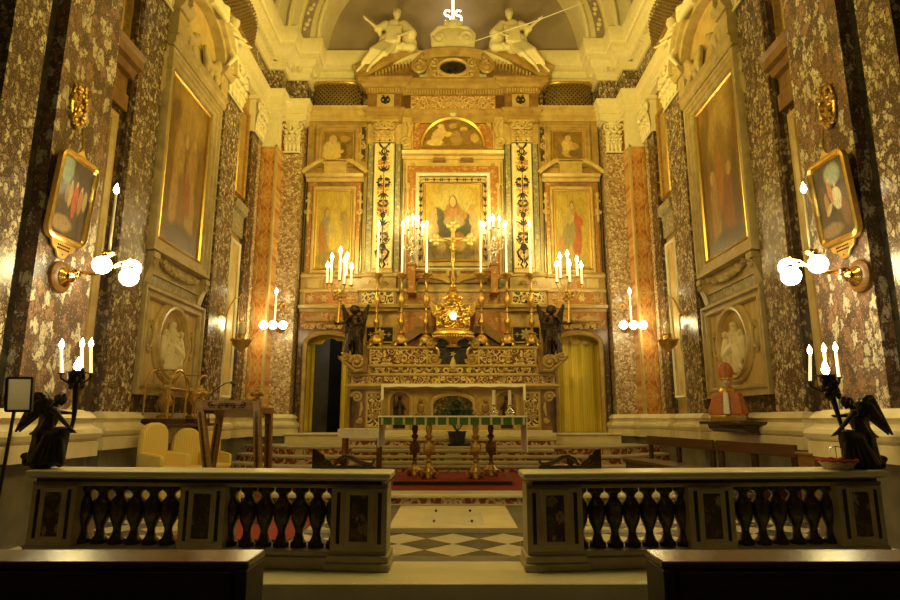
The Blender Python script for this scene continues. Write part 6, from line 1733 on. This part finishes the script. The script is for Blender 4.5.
def basket():
    y = 5.42; b = at(838, 470, y); b.z = .9125
    t = thing('basket', 'shallow pale wicker basket lined in red on the balustrade rail', 'basket', b)
    m = MB(); m.lathe(b.x, y, [(.1, b.z), (.15, b.z + .07), (.158, b.z + .075), (.145, b.z + .07), (.1, b.z + .015)], 22)
    for i in range(4): m.tube([(b.x + (.107 + .012 * i) * math.cos(a / 24 * 2 * PI), y + (.107 + .012 * i) * math.sin(a / 24 * 2 * PI), b.z + .012 + .017 * i) for a in range(24)], .006, 5, True)
    m.build('bowl', WICKER, t)
    m = MB(); m.tube([(b.x + (.152 + .006 * math.sin(a * 2.1)) * math.cos(a / 40 * 2 * PI), y + .152 * math.sin(a / 40 * 2 * PI), b.z + .078 + .005 * math.sin(a * 1.7)) for a in range(40)], .013, 6, True); m.build('red_lining', VELVET, t)
    m = MB(); m.tube([(b.x - .0, y, b.z + .02), (b.x, y, b.z + .2)], .005, 6).tube([(b.x - .055, y, b.z + .15), (b.x - .05, y, b.z + .18), (b.x - .02, y, b.z + .19), (b.x + .03, y, b.z + .19), (b.x + .055, y, b.z + .17), (b.x + .05, y, b.z + .14)], .005, 6); m.build('metal_handle', SILVER, t)
basket()

def sign_stand():
    y = 5.0; t = thing('sign_stand', 'framed white notice sheet on a thin black stand at the balustrade end', 'sign stand', (at(4, 470, y).x, y, 0))
    bx = at(4, 470, y).x
    pt = at(14, 412, y)
    m = MB(); m.tube([(bx - .04, y, .02), pt], .013, 8); m.lathe(bx - .04, y, [(.15, 0), (.15, .012), (.03, .03)], 18); m.build('pole', BLACKP, t)
    c = [at(6, 411, y - .03), at(31, 411, y - .03), at(33, 378, y - .01), at(7.5, 378, y - .01)]
    m = MB()
    for i in range(4): m.bar(c[i], c[(i + 1) % 4], .018, .022, (0, -1, 0))
    m.build('frame', BLACKP, t)
    tt = NT('printed_sheet', .8); uv = tt.n('TexCoord').outputs['UV']; s2 = tt.n('SeparateXYZ', Vector=uv)
    ln = tt.math('PINGPONG', s2.outputs[1], .02); wd = tt.noise(tt.n('Mapping', Vector=uv, Scale=(30, 8, 1)).outputs[0], 3, 3).outputs[0]
    edge = tt.ramp(tt.math('ABSOLUTE', tt.math('SUBTRACT', s2.outputs[0], .5)), [(.38, 1.), (.4, 0.)])
    top = tt.ramp(tt.math('ABSOLUTE', tt.math('SUBTRACT', s2.outputs[1], .52)), [(.36, 1.), (.38, 0.)])
    f = tt.math('MULTIPLY', tt.math('MULTIPLY', tt.ramp(ln, [(.012, 0.), (.014, .55)]), tt.ramp(wd, [(.42, 0.), (.46, 1.)])), tt.math('MULTIPLY', edge, top))
    mt = tt.done(tt.mix(f, (.82, .79, .72), (.3, .28, .25)))
    tr = tt.n('BsdfTranslucent', Color=(.85, .82, .74, 1)); mx = tt.n('MixShader', Fac=.5, i1=tt.b.outputs[0], i2=tr.outputs[0])
    tt.t.links.new(mx.outputs[0], tt.t.nodes['Material Output'].inputs[0])
    canvas('sheet', c[0], c[1], c[2], c[3], (0, .012, 0), mt, t)
sign_stand()

# ------------------------------------------------------------------ pews in the nave
def pew(q):
    x0, x1 = ((-3.6, -.675) if q < 0 else (.69, 3.7))
    t = thing('pew', 'dark wooden pew with polished ledge before the balustrade section with the ' + ('sign stand' if q < 0 else 'basket'), 'pew', ((x0 + x1) / 2, 2.3, 0))
    m = MB(); m.box(x0, x1, 2.11, 2.30, .86, .885); m.build('ledge', PEWW, t, bev=.006)
    m = MB(); m.box(x0 + .05, x1 - .05, 2.2, 2.225, .3, .86); m.build('back_panel', PEWB, t)
    for e in (x0 + (.02 if q > 0 else .4), x1 - (.02 if q < 0 else .4), (x0 + x1) / 2):
        m = MB(); m.prism([(2.1, 0), (2.1, .86), (2.29, .86), (2.29, .5), (2.55, .46), (2.58, 0)], 'yz', e - .02, e + .02); m.build('end_panel', PEWB, t, bev=.005)
    m = MB(); m.box(x0 + .05, x1 - .05, 2.23, 2.58, .42, .455); m.build('seat', PEWB, t, bev=.006)
    m = MB(); m.box(x0 + .05, x1 - .05, 2.09, 2.115, .6, .855); m.build('front_rail', PEWB, t)
pew(-1); pew(1)

# ------------------------------------------------------------------ lectern corner
def lectern():
    y0 = 7.45; zf = .162
    z_t = at(453, 402, y0).z
    def A(u, v, y): return at(u, v, y)
    c = A(233, 430, 7.7)
    t = thing('lectern', 'tall wooden lectern with splayed legs and gilt flower finials', 'lectern', (c.x, 7.7, zf))
    fl = lambda p: (p.x, p.y, zf)
    legs = ((A(200, 400, 7.4), A(207, 466, 7.3)), (A(257, 400, 7.4), A(258, 466, 7.3)), (A(220, 414, 7.95), A(212, 466, 8.1)), (A(269, 414, 7.95), A(268, 466, 8.1)))
    tops = []
    for a, b in legs:
        d = (b - a); k = (zf - a.z) / d.z
        e = a + d * k
        m = MB(); m.bar(a, e, .085, .085, (0, 1, 0)); l = m.build('leg', WOOD, t, bev=.008)
        m = MB(); m.bar(a * .9 + e * .1 + Vector((0, -.045, 0)), a * .3 + e * .7 + Vector((0, -.045, 0)), .03, .008, (0, 1, 0)); m.build('carved_pattern', WOODD, l)
        tops.append(a)
    a, b = tops[0], tops[1]
    m = MB(); m.box(a.x + .02, b.x - .02, 7.36, 7.44, z_t - .1, z_t + .02); m.build('carved_rail', WOOD, t, bev=.006)
    m = MB(); scrolls(m, a.x + .1, b.x - .1, z_t - .04, .09, 7.355, .008); m.tube([(a.x + .12, 7.356, z_t - .04), (b.x - .12, 7.356, z_t - .04)], .006, 5); m.build('rail_scroll', WOODD, t)
    m = MB(); m.box(tops[2].x - .05, tops[3].x + .03, 7.9, 7.98, tops[2].z - .02, tops[2].z + .08).box(a.x, a.x + .06, 7.4, 7.95, z_t - .14, z_t - .06).box(b.x - .03, b.x + .05, 7.4, 7.95, z_t - .14, z_t - .06); m.build('frame_rail', WOOD, t, bev=.006)
    m = MB(); m.prism([(7.38, z_t + .0), (7.95, z_t - .16), (7.95, z_t - .19), (7.38, z_t - .03)], 'yz', a.x + .03, b.x - .03); m.build('slanted_top', WOOD, t)
    for p in (a, b):
        m = MB(); z = p.z
        m.lathe(p.x, p.y, [(.05, z - .02), (.06, z + .01), (.03, z + .03), (.03, z + .05)], 12)
        for i in range(8):
            an = PI * i / 4
            m.ell((p.x + .055 * math.cos(an), p.y + .055 * math.sin(an), z + .07 + .015 * (i % 2)), (.035, .035, .028), None, 8, 5)
        for i in range(5):
            an = 2 * PI * i / 5
            m.ell((p.x + .03 * math.cos(an), p.y + .03 * math.sin(an), z + .115), (.026, .026, .03), None, 8, 5)
        m.ell((p.x, p.y, z + .15), (.02, .02, .026))
        m.build('flower_finial', GILTD, t)
    tag(MB().box(a.x + .27, b.x - .12, 7.45, 7.7, z_t + .002, z_t + .028).build('closed_book', BLACKP, None, bev=.004), 'closed black book lying on the lectern', 'book')
    p0 = A(207, 402, 7.42)
    t = thing('gooseneck_microphone', 'black gooseneck microphone bending over the lectern', 'microphone', p0)
    m = MB(); m.tube([p0, A(211, 394, 7.42), A(218, 388, 7.42), A(226, 383, 7.42), A(232, 382.5, 7.42)], .007, 6); m.build('neck', BLACKP, t)
    m = MB(); m.cap(A(231.5, 382.5, 7.42), A(234, 384, 7.42), .018, .022); m.build('capsule', BLACKP, t)
    m = MB(); m.box(-2.85, -1.62, 6.3, 8.6, .1605, .168); tag(m.build('red_rug', VELVET), 'red rug on the chapel floor under the lectern', 'rug')
lectern()

def armchair(x, y, rz, label, k=1.0):
    t = thing('covered_armchair', label, 'chair', (x, y, .153), rz, 'yellow covered armchairs beside the lectern')
    Mx = Matrix.Translation((x, y, .153)) @ Matrix.Rotation(rz, 4, 'Z')
    f = lambda a, b, c: Mx @ Vector((a * k, b * k, c * k))
    def tap(m, pts, y0, y1): m.prism(pts, 'xz', y0, y1)
    # seat faces local -y
    m = MB(f); m.prism([(-.27, .02), (.27, .02), (.25, .40), (-.25, .40)], 'xz', -.26, .26); m.build('skirt', YCHAIR, t, bev=.03)
    m = MB(f); m.box(-.26, .26, -.28, .24, .40, .50); m.build('seat', YCHAIR, t, bev=.04)
    m = MB(f)
    pts = [(-.24, .4), (-.25, .8), (-.235, 1.0), (-.16, 1.1), (-.06, 1.13), (.06, 1.13), (.16, 1.1), (.235, 1.0), (.25, .8), (.24, .4)]
    m.prism(pts, 'xz', .17, .28); m.build('backrest', YCHAIR, t, bev=.035)
    for s in (-1, 1):
        m = MB(f); m.prism([(-.24, .42), (-.24, .64), (-.2, .68), (.2, .72), (.2, .42)], 'yz', s * .25 - .035, s * .25 + .035); m.build('armrest', YCHAIR, t, bev=.025)
armchair(-4.2, 9.0, math.radians(70), 'yellow covered armchair in front of the marble base, nearest the balustrade', 1.0)
armchair(-4.2, 9.85, math.radians(42), 'yellow covered armchair with its seat facing out, in the middle of the row', .92)
armchair(-4.22, 10.9, math.radians(48), 'yellow covered armchair half hidden behind the lectern leg', .86)
m_ = MB(); m_.lathe(-3.22, 8.7, [(.26, .154), (.27, .46), (.24, .55), (.1, .57)], 18); tag(m_.build('covered_stool', YCHAIR), 'low yellow covered stool under the lectern', 'stool')

def reliquary_side():
    z = at(160, 424, 9.4).z
    t = thing('console_shelf', 'dark wall console carrying the glass reliquary above the yellow armchairs', 'console', (-4.6, 10.0, z))
    m = MB(); m.box(-4.86, -4.36, 9.35, 11.3, z - .05, z); m.build('board', WOODD, t, bev=.008)
    for y in (9.6, 11.0):
        m = MB(); m.prism([(-4.83, z - .05), (-4.45, z - .05), (-4.5, z - .12), (-4.74, z - .22), (-4.78, z - .42), (-4.83, z - .44)], 'xz', y - .06, y + .06); m.build('bracket', WOODD, t, bev=.006)
    for y, lb, h in ((9.75, 'arched glass reliquary case on the dark console, the one nearer the balustrade', 1.0), (10.75, 'arched glass reliquary case on the dark console, behind the lectern finial', .98)):
        t = thing('reliquary_case', lb, 'reliquary', (-4.6, y, z))
        x0, x1 = -4.8, -4.42; w = .3
        o = [(y - w, z + .08)] + arc(y, z + .55 * h, w, .3 * h, 180, 0, 14) + [(y + w, z + .08)]
        m = MB()
        for x in (x0, x1): m.tube([(x, a, b) for a, b in o], .016, 6)
        for a, b in (o[0], o[1], o[-2], o[-1], o[8]): m.tube([(x0, a, b), (x1, a, b)], .014, 6)
        m.tube([(x1, y - w, z + .55 * h), (x1, y + w, z + .55 * h)], .012, 6)
        m.build('gilt_edge', GILTD, t)
        m = MB(); m.box(x0 - .02, x1 + .02, y - w - .03, y + w + .03, z + .001, z + .08); m.build('base', WOODD, t, bev=.006)
        m = MB(); m.prism([(a * .97 + y * .03, b) for a, b in o], 'yz', x1 - .004, x1 + .0); m.prism([(a * .97 + y * .03, b) for a, b in o], 'yz', x0, x0 + .004); m.build('glass_pane', GLASS, t)
        m = MB(); c = (-4.62, y)
        m.lathe(c[0], c[1], [(.1, z + .08), (.11, z + .12), (.04, z + .16), (.05, z + .24), (.1, z + .3), (.11, z + .38), (.06, z + .46), (.02, z + .54)], 14)
        for i in range(10): m.ell((c[0] + .1 * math.cos(i * .63), c[1] + .1 * math.sin(i * .63), z + .34), (.025, .025, .04), None, 7, 5)
        m.build('relic_stand', GILTD, t)
reliquary_side()

# ------------------------------------------------------------------ bishop side
def bishop():
    z = at(725, 421.5, 9.75).z
    t = thing('console_shelf', 'dark wall console carrying the bishop bust', 'console', (4.6, 9.9, z))
    m = MB(); m.box(4.3, 4.86, 9.2, 10.7, z - .05, z); m.build('board', WOODD, t, bev=.01)
    m = MB(); m.prism([(4.84, z - .05), (4.4, z - .05), (4.42, z - .12), (4.5, z - .17), (4.84, z - .2)], 'xz', 9.3, 10.6); m.build('bracket', WOODD, t, bev=.01)
    y = 10.0; x = at(722, 400, y).x
    x = 4.52
    t = thing('bishop_bust', 'half-length bishop bust in a red cope and tall red mitre on the wall console', 'bust', (x, y, z), 0)
    k = 1.0; s = (at(722, 362, y).z - z) / 1.0
    f = lambda a, b, c: (x + a * s * math.cos(.55) + b * s * math.sin(.55), y - a * s * math.sin(.55) + b * s * math.cos(.55), z + c * s)
    RED = pm('red_brocade', (.42, .10, .035), (.56, .2, .07), 30, .5, 0, .2)
    m = MB(f); m.box(-.27, .27, -.2, .2, .002, .1); m.build('gilt_plinth', GILT, t, bev=.012)
    m = MB(f); m.lathe(0, 0, [(.23, .1), (.25, .2), (.22, .34), (.17, .46), (.1, .55), (.08, .58)], 20, sy=.72)
    m.cap((-.16, -.02, .42), (-.23, -.05, .16), .08, .09).cap((.16, -.02, .42), (.23, -.05, .16), .08, .09)
    for i in range(8): m.cap((-.17 + .049 * i, -.12, .45), (-.21 + .06 * i, -.16, .12), .026, .03)
    m.build('cope', RED, t, voxel=.016, sm=2)
    m = MB(f); m.prism([(-.05, .12), (.05, .12), (.035, .47), (-.035, .47)], 'xz', -.245, -.19); m.build('white_stole', CLOTHW, t, bev=.01)
    m = MB(f); m.lathe(0, -.02, [(.11, .46), (.13, .5), (.1, .55)], 16); m.ell((0, -.19, .47), (.03, .02, .035)); m.build('gilt_collar', GILT, t)
    m = MB(f); m.cap((0, 0, .5), (0, -.01, .6), .065, .06).ell((0, -.02, .65), (.078, .09, .105))
    m.cap((0, -.105, .66), (0, -.125, .63), .012, .017).ell((0, -.1, .6), (.026, .016, .011)).ell((0, -.09, .57), (.03, .025, .02))
    for e in (-1, 1): m.ell((e * .033, -.1, .67), (.015, .012, .009)).ell((e * .08, -.01, .65), (.013, .024, .03)).ell((e * .033, -.1, .692), (.024, .012, .007))
    m.build('head', FLESH, t, voxel=.008, sm=1)
    m = MB(f)
    vs = []; fs = []
    rows = [(.092, .1, .69), (.105, .105, .75), (.12, .1, .83), (.115, .075, .9), (.075, .045, .96), (.015, .018, 1.0)]
    n = 20
    for a, b, c in rows:
        for i in range(n):
            t_ = 2 * PI * i / n; vs.append((a * math.cos(t_), -.015 + b * math.sin(t_), c))
    for j in range(len(rows) - 1):
        for i in range(n): fs.append((j * n + i, j * n + (i + 1) % n, (j + 1) * n + (i + 1) % n, (j + 1) * n + i))
    fs.append(tuple(range(n - 1, -1, -1))); fs.append(tuple((len(rows) - 1) * n + i for i in range(n)))
    m.add(vs, fs); mi = m.build('mitre', RED, t)
    m = MB(f); m.lathe(0, -.015, [(.1, .69), (.108, .7), (.108, .725), (.1, .73)], 20); m.box(-.012, .012, -.128, -.08, .72, .94); m.build('gold_band', GILT, mi)
bishop()

def wall_bench(xa, ya, xb, yb, label, z1=1.02):
    a, b = Vector((xa, ya, 0)), Vector((xb, yb, 0))
    d = (b - a).normalized(); n = Vector((-d.y, d.x, 0))
    if n.x > 0: n = -n                                    # n points into the room
    L = (b - a).length
    z0 = .153
    f = lambda x, y, z: tuple(a + d * x + n * (-y) + Vector((0, 0, z)))
    t = thing('wooden_bench', label, 'bench', f(L / 2, 0, z0))
    m = MB(f); m.box(0, L, -.02, .03, z1 - .16, z1); m.build('top_rail', BENCHW, t, bev=.008)
    for x in (.06, L / 2, L - .06):
        m = MB(f); m.box(x - .05, x + .05, .0, .05, z0, z1 - .16); m.build('post', WOODD, t, bev=.005)
    m = MB(f); m.box(0, L, -.52, -.02, .56, .61); m.build('seat', BENCHW, t, bev=.008)
    m = MB(f); m.box(.03, L - .03, -.48, -.45, .42, .56); m.build('seat_apron', WOODD, t)
    for x in (.06, L - .06):
        m = MB(f); m.prism([(-.5, z0), (-.48, .56), (.02, .56), (.02, z0)], 'yz', x - .03, x + .03); m.build('end_support', WOODD, t, bev=.006)
wall_bench(3.72, 11.75, 4.02, 9.55, 'long brown wooden bench by the side wall, the one nearer the altar steps')
wall_bench(4.04, 9.45, 4.3, 7.75, 'long brown wooden bench by the side wall, the one under the bishop bust')
tag(MB().box(4.06, 4.34, 6.98, 7.3, .153, .93).box(4.04, 4.36, 6.96, 7.32, .93, .96).build('wooden_box', WOOD, None, bev=.008), 'upright wooden box with a pale top at the end of the bench', 'box')

# ------------------------------------------------------------------ wall lights, hanging pictures and lamps
def sconce(q):
    s = q
    U = (lambda u: u) if q < 0 else (lambda u: 920 - u)
    dv = 0 if q < 0 else -1
    X = q * 4.24
    p = atx(U(60), 277 + dv, q * 4.22)
    who = 'sign stand' if q < 0 else 'basket'
    t = thing('globe_sconce', 'brass wall sconce with glowing white globes and one tall candle, near the ' + who, 'wall lamp', p)
    m = MB(); M = Matrix.Rotation(PI / 2, 3, 'Y')
    m.lathe(0, 0, [(.17, -.02), (.17, .02), (.13, .05), (.11, .05)], 24, M if q < 0 else Matrix.Rotation(-PI / 2, 3, 'Y'), p); m.build('wooden_rose', WOOD, t)
    m = MB(); m.lathe(0, 0, [(.1, .03), (.11, .06), (.05, .1), (.06, .13), (.02, .16)], 18, M if q < 0 else Matrix.Rotation(-PI / 2, 3, 'Y'), p)
    yb = p.y + .1
    g1 = at(U(102), 265 + dv, yb); g2 = at(U(132), 268 + dv, yb + .15); g3 = at(U(129), 277 + dv, yb - .12)
    hub = at(U(108), 262 + dv, yb + .05)
    e0 = p + Vector((-q * .12, 0, 0))
    m.tube([e0, at(U(75), 270 + dv, yb), at(U(84), 273 + dv, yb), at(U(95), 274 + dv, yb), hub - Vector((0, 0, .1))], [.022, .022, .02, .018, .02], 8)
    c = at(U(77), 271 + dv, yb)
    m.spiral(c.x, c.z - .03, c.y - .02, .06, 1.6, q, 0, .014, 16)
    for g in (g2, g3): m.tube([hub - Vector((0, 0, .08)), (hub + g) / 2 + Vector((0, 0, .04)), g + Vector((0, 0, .1))], .012, 7)
    m.tube([hub - Vector((0, 0, .08)), g1 + Vector((0, -.02, .1))], .012, 7)
    m.lathe(hub.x, hub.y, [(.02, hub.z - .12), (.045, hub.z - .05), (.02, hub.z), (.02, hub.z + .05), (.07, hub.z + .09), (.075, hub.z + .11), (.03, hub.z + .11)], 12)
    for i in range(6): m.ell((hub.x + .055 * math.cos(i * 1.05), hub.y + .055 * math.sin(i * 1.05), hub.z + .1), (.02, .02, .025), None, 7, 5)
    m.build('brass_arm', BRASS, t)
    for g in (g1, g2, g3):
        m = MB(); m.ell(g, .098, None, 20, 12); gl = m.build('globe', GLOBE, t)
        m = MB(); m.lathe(g.x, g.y, [(.04, g.z + .085), (.045, g.z + .1), (.02, g.z + .12)], 12); m.build('globe_collar', BRASS, gl)
    b = hub + Vector((0, 0, .1)); e = at(U(116), 194 + dv, hub.y)
    candle(t, b, .016, e.z - b.z, True, .75, WAX, (e.x - b.x, 0))
    lamp('globe_glow', 'POINT', ((g1.x + g2.x) / 2 * .985, (g1.y + g2.y) / 2, g1.z), 34, .12, col=(1, .8, .3))
sconce(-1); sconce(1)

def small_sconce(q):
    U = (lambda u: u) if q < 0 else (lambda u: 906.5 - u)
    y = 14.2
    g = [at(U(263.5), 325, 14.0), at(U(273), 325, 13.95), at(U(283), 325, 14.1)]
    c = at(U(275), 326, 14.25); c = Vector((q * 4.3, 14.3, g[1].z + .05))
    t = thing('globe_sconce', 'small brass sconce of three glowing globes on the pale corner pilaster beyond the ' + ('lectern' if q < 0 else 'benches'), 'wall lamp', (q * 4.3, 14.78, c.z))
    m = MB(); m.lathe(0, 0, [(.12, -.03), (.13, .0), (.06, .06), (.02, .1)], 16, Matrix.Rotation(PI / 2, 3, 'X'), Vector((q * 4.3, 14.77, c.z)))
    m.tube([(q * 4.3, 14.76, c.z), (q * 4.3, 14.5, c.z - .1), c], .02, 7); m.lathe(c.x, c.y, [(.03, c.z - .12), (.06, c.z - .02), (.03, c.z + .04), (.08, c.z + .12), (.03, c.z + .13)], 12)
    for p in g: m.tube([c, (c + p) / 2 + Vector((0, 0, -.06)), p + Vector((0, 0, -.09))], .014, 7)
    m.build('brass_arm', BRASS, t)
    m = MB()
    for i in range(7): m.ell((q * 4.24 + .07 * math.cos(i * .9), 14.76, c.z + .55 + .06 * math.sin(i * .9)), (.05, .03, .04), None, 8, 5)
    m.build('gilt_spray', GILTD, t)
    for p in g:
        m = MB(); m.ell(p, .1, None, 16, 10); m.build('globe', GLOBE, t)
    b = c + Vector((0, 0, .12)); e = at(U(275), 292, c.y)
    candle(t, b, .02, e.z - b.z - .05, True, .9, LITWAX)
    lamp('globe_glow', 'POINT', (g[0].x * .97, 13.8, g[0].z), 22, .12, col=(1, .78, .26))
small_sconce(-1); small_sconce(1)

def hung_picture(q):
    BG = ((.03, .022, .014), (.08, .055, .03), (.15, .1, .05))
    if q < 0: mt = painting('stations_paint', BG, [(.2, .84, .2, .22, 0, (.32, .42, .36), .5), (.75, .8, .25, .2, 0, (.06, .04, .02), .5), (.4, .55, .07, .18, 0, (.5, .32, .1), .4), (.56, .5, .08, .26, 0, (.5, .1, .04), .35), (.72, .52, .08, .2, 0, (.4, .2, .08), .4), (.86, .55, .07, .16, 0, (.46, .34, .16), .5), (.3, .56, .07, .14, 0, (.3, .2, .1), .5), (.56, .72, .035, .04, 0, (.6, .42, .22), .4), (.72, .68, .035, .04, 0, (.6, .42, .22), .4), (.4, .7, .035, .04, 0, (.6, .42, .22), .4), (.3, .16, .35, .12, 0, (.3, .2, .1), .6)], seed=9.1)
    else: mt = painting('other_stations_paint', BG, [(.6, .82, .28, .16, 0, (.3, .36, .28), .5), (.62, .5, .16, .16, -30, (.62, .55, .4), .35), (.45, .62, .07, .2, 10, (.42, .2, .07), .4), (.3, .48, .08, .18, 0, (.34, .2, .08), .5), (.62, .68, .04, .04, 0, (.6, .42, .22), .4), (.45, .76, .04, .04, 0, (.6, .42, .22), .4), (.35, .4, .14, .05, 30, (.55, .4, .2), .4), (.8, .3, .12, .2, 0, (.2, .1, .05), .5), (.3, .14, .4, .1, 0, (.26, .18, .09), .6)], seed=10.4)
    # local frame on the jamb face: a along Y, h up, the top leaning out
    y0, y1 = 5.87, 6.53; w = (y1 - y0) / 2; yc = (y0 + y1) / 2 + .03
    zb = atx(66 if q < 0 else 840, 246, q * 4.2).z + .02; H = 1.02
    ti = .075
    def f(a, d, h): return (q * (4.215 - h * ti + d), yc + a, zb + h)
    who = 'sign stand' if q < 0 else 'basket'
    t = thing('hung_picture', 'small round-cornered gilt-framed picture hanging forward over the ' + who, 'picture', f(0, 0, 0))
    H = .98
    def rr(wx, h0, h1, r, n=6):
        P = []
        for cx, cz, a0 in ((wx - r, h0 + r, -90), (wx - r, h1 - r, 0), (-wx + r, h1 - r, 90), (-wx + r, h0 + r, 180)):
            P += [(cx + r * math.cos(math.radians(a0 + 90 * i / n)), cz + r * math.sin(math.radians(a0 + 90 * i / n))) for i in range(n + 1)]
        return P
    m = MB(f); m.aframe(rr(w - .07, .07, H - .07, .05), 0, [(0, -.0), (0, .03), (.015, .045), (.03, .03), (.045, .06), (.07, .05), (.075, 0)]); m.build('gilt_frame', GILT, t, ang=25)
    e = (w - .055)
    canvas('canvas', f(-e if q < 0 else e, -.02, .055), f(e if q < 0 else -e, -.02, .055), f(e if q < 0 else -e, -.02, H - .055), f(-e if q < 0 else e, -.02, H - .055), (q * .02, 0, 0), mt, t)
    m = MB(f); m.prism([(-.22, .02), (.22, .02), (.17, -.07), (.1, -.1), (.06, -.16), (0, -.175), (-.06, -.16), (-.1, -.1), (-.17, -.07)], 'xz', -.025, 0)
    p = m.build('name_plate', GILT, t, bev=.004)
    m = MB(f)
    for r in range(2):
        for i in range(7): m.box(-.1 + .03 * i, -.08 + .03 * i, -.029, -.024, -.045 - .035 * r, -.03 - .035 * r)
    m.ell((0, -.028, -.13), (.01, .004, .01), None, 8, 5)
    m.build('engraved_pattern', WOODD, p)
    m = MB(f); m.prism([(-.1, H - .01), (.1, H - .01), (.07, H + .03), (.03, H + .06), (.02, H + .1), (-.02, H + .1), (-.03, H + .06), (-.07, H + .03)], 'xz', -.025, 0); m.build('crest', GILT, t, bev=.004)
    m = MB(f); m.tube([(0, -.02, H + .08), (0, .03, H + .34)], .012, 6).tube([(-.06, .02, H + .24), (.06, .02, H + .24)], .012, 6); m.build('hanging_cross', GILTD, t)
    # carved gilt rose on the wall above
    c = Vector((q * 4.24, yc - .02, zb + H + .62))
    m = MB()
    rnd = random.Random(2)
    for i in range(70):
        a = rnd.uniform(0, 2 * PI); r = rnd.uniform(.03, 1) ** .6
        m.ell(c + Vector((-q * rnd.uniform(.0, .06), .13 * r * math.cos(a), .27 * r * math.sin(a))), (.025, rnd.uniform(.018, .035), rnd.uniform(.02, .04)), None, 7, 5)
    m.tube([c + Vector((-q * .03, .125 * math.cos(i * .3), .26 * math.sin(i * .3))) for i in range(21)], .015, 6, True)
    m.ell(c, (.03, .11, .23), None, 12, 8)
    tag(m.build('carved_rosette', GILTD), 'carved old-gilt rosette on the marble jamb above the hung picture near the ' + who, 'ornament')
hung_picture(-1); hung_picture(1)

def hanging_lamp(q):
    U = (lambda u: u) if q < 0 else (lambda u: 909 - u)
    y = 12.9
    c = at(U(241), 342, y); X = c.x
    top = at(U(240), 297, y)
    t = thing('sanctuary_lamp', 'gilt hanging sanctuary lamp on a curved wall bracket near the ' + ('lectern' if q < 0 else 'bishop bust'), 'lamp', (c.x, y, c.z))
    w = Vector((q * 4.85, 12.3, at(U(219), 312, 12.3).z))
    m = MB(); m.tube([w, w + Vector((-q * .08, .12, -.06)), (w + top) / 2 + Vector((0, 0, -.04)), top + Vector((q * .05, -.1, -.05)), top, top + Vector((-q * .02, .02, .08))], [.03, .025, .022, .018, .016, .01], 7); m.ell(w, (.03, .07, .09)).spiral(w.x - q * .1, w.z - .02, w.y, .06, 1.4, q, 0, .012, 12); m.build('bracket', GILTD, t)
    m = MB()
    for i in range(3):
        a = 2 * PI * i / 3 + .3
        m.tube([top, (c.x + .18 * math.cos(a), y + .18 * math.sin(a), c.z + .08)], .006, 5)
    m.build('chain', GILTD, t)
    m = MB(); m.lathe(c.x, y, [(.005, c.z - .3), (.03, c.z - .26), (.02, c.z - .22), (.06, c.z - .17), (.17, c.z - .08), (.2, c.z), (.21, c.z + .03), (.16, c.z + .05), (.1, c.z + .06), (.08, c.z + .14), (.1, c.z + .17), (.06, c.z + .18)], 18)
    for i in range(12): m.ell((c.x + .2 * math.cos(i * .524), y + .2 * math.sin(i * .524), c.z + .04), (.03, .03, .03), None, 7, 5)
    m.build('bowl', GILTD, t)
    m = MB(); m.lathe(c.x, y, [(.05, c.z + .17), (.07, c.z + .2), (.07, c.z + .38), (.06, c.z + .4)], 14); m.build('glass_cup', CRYSTAL, t)
hanging_lamp(-1); hanging_lamp(1)
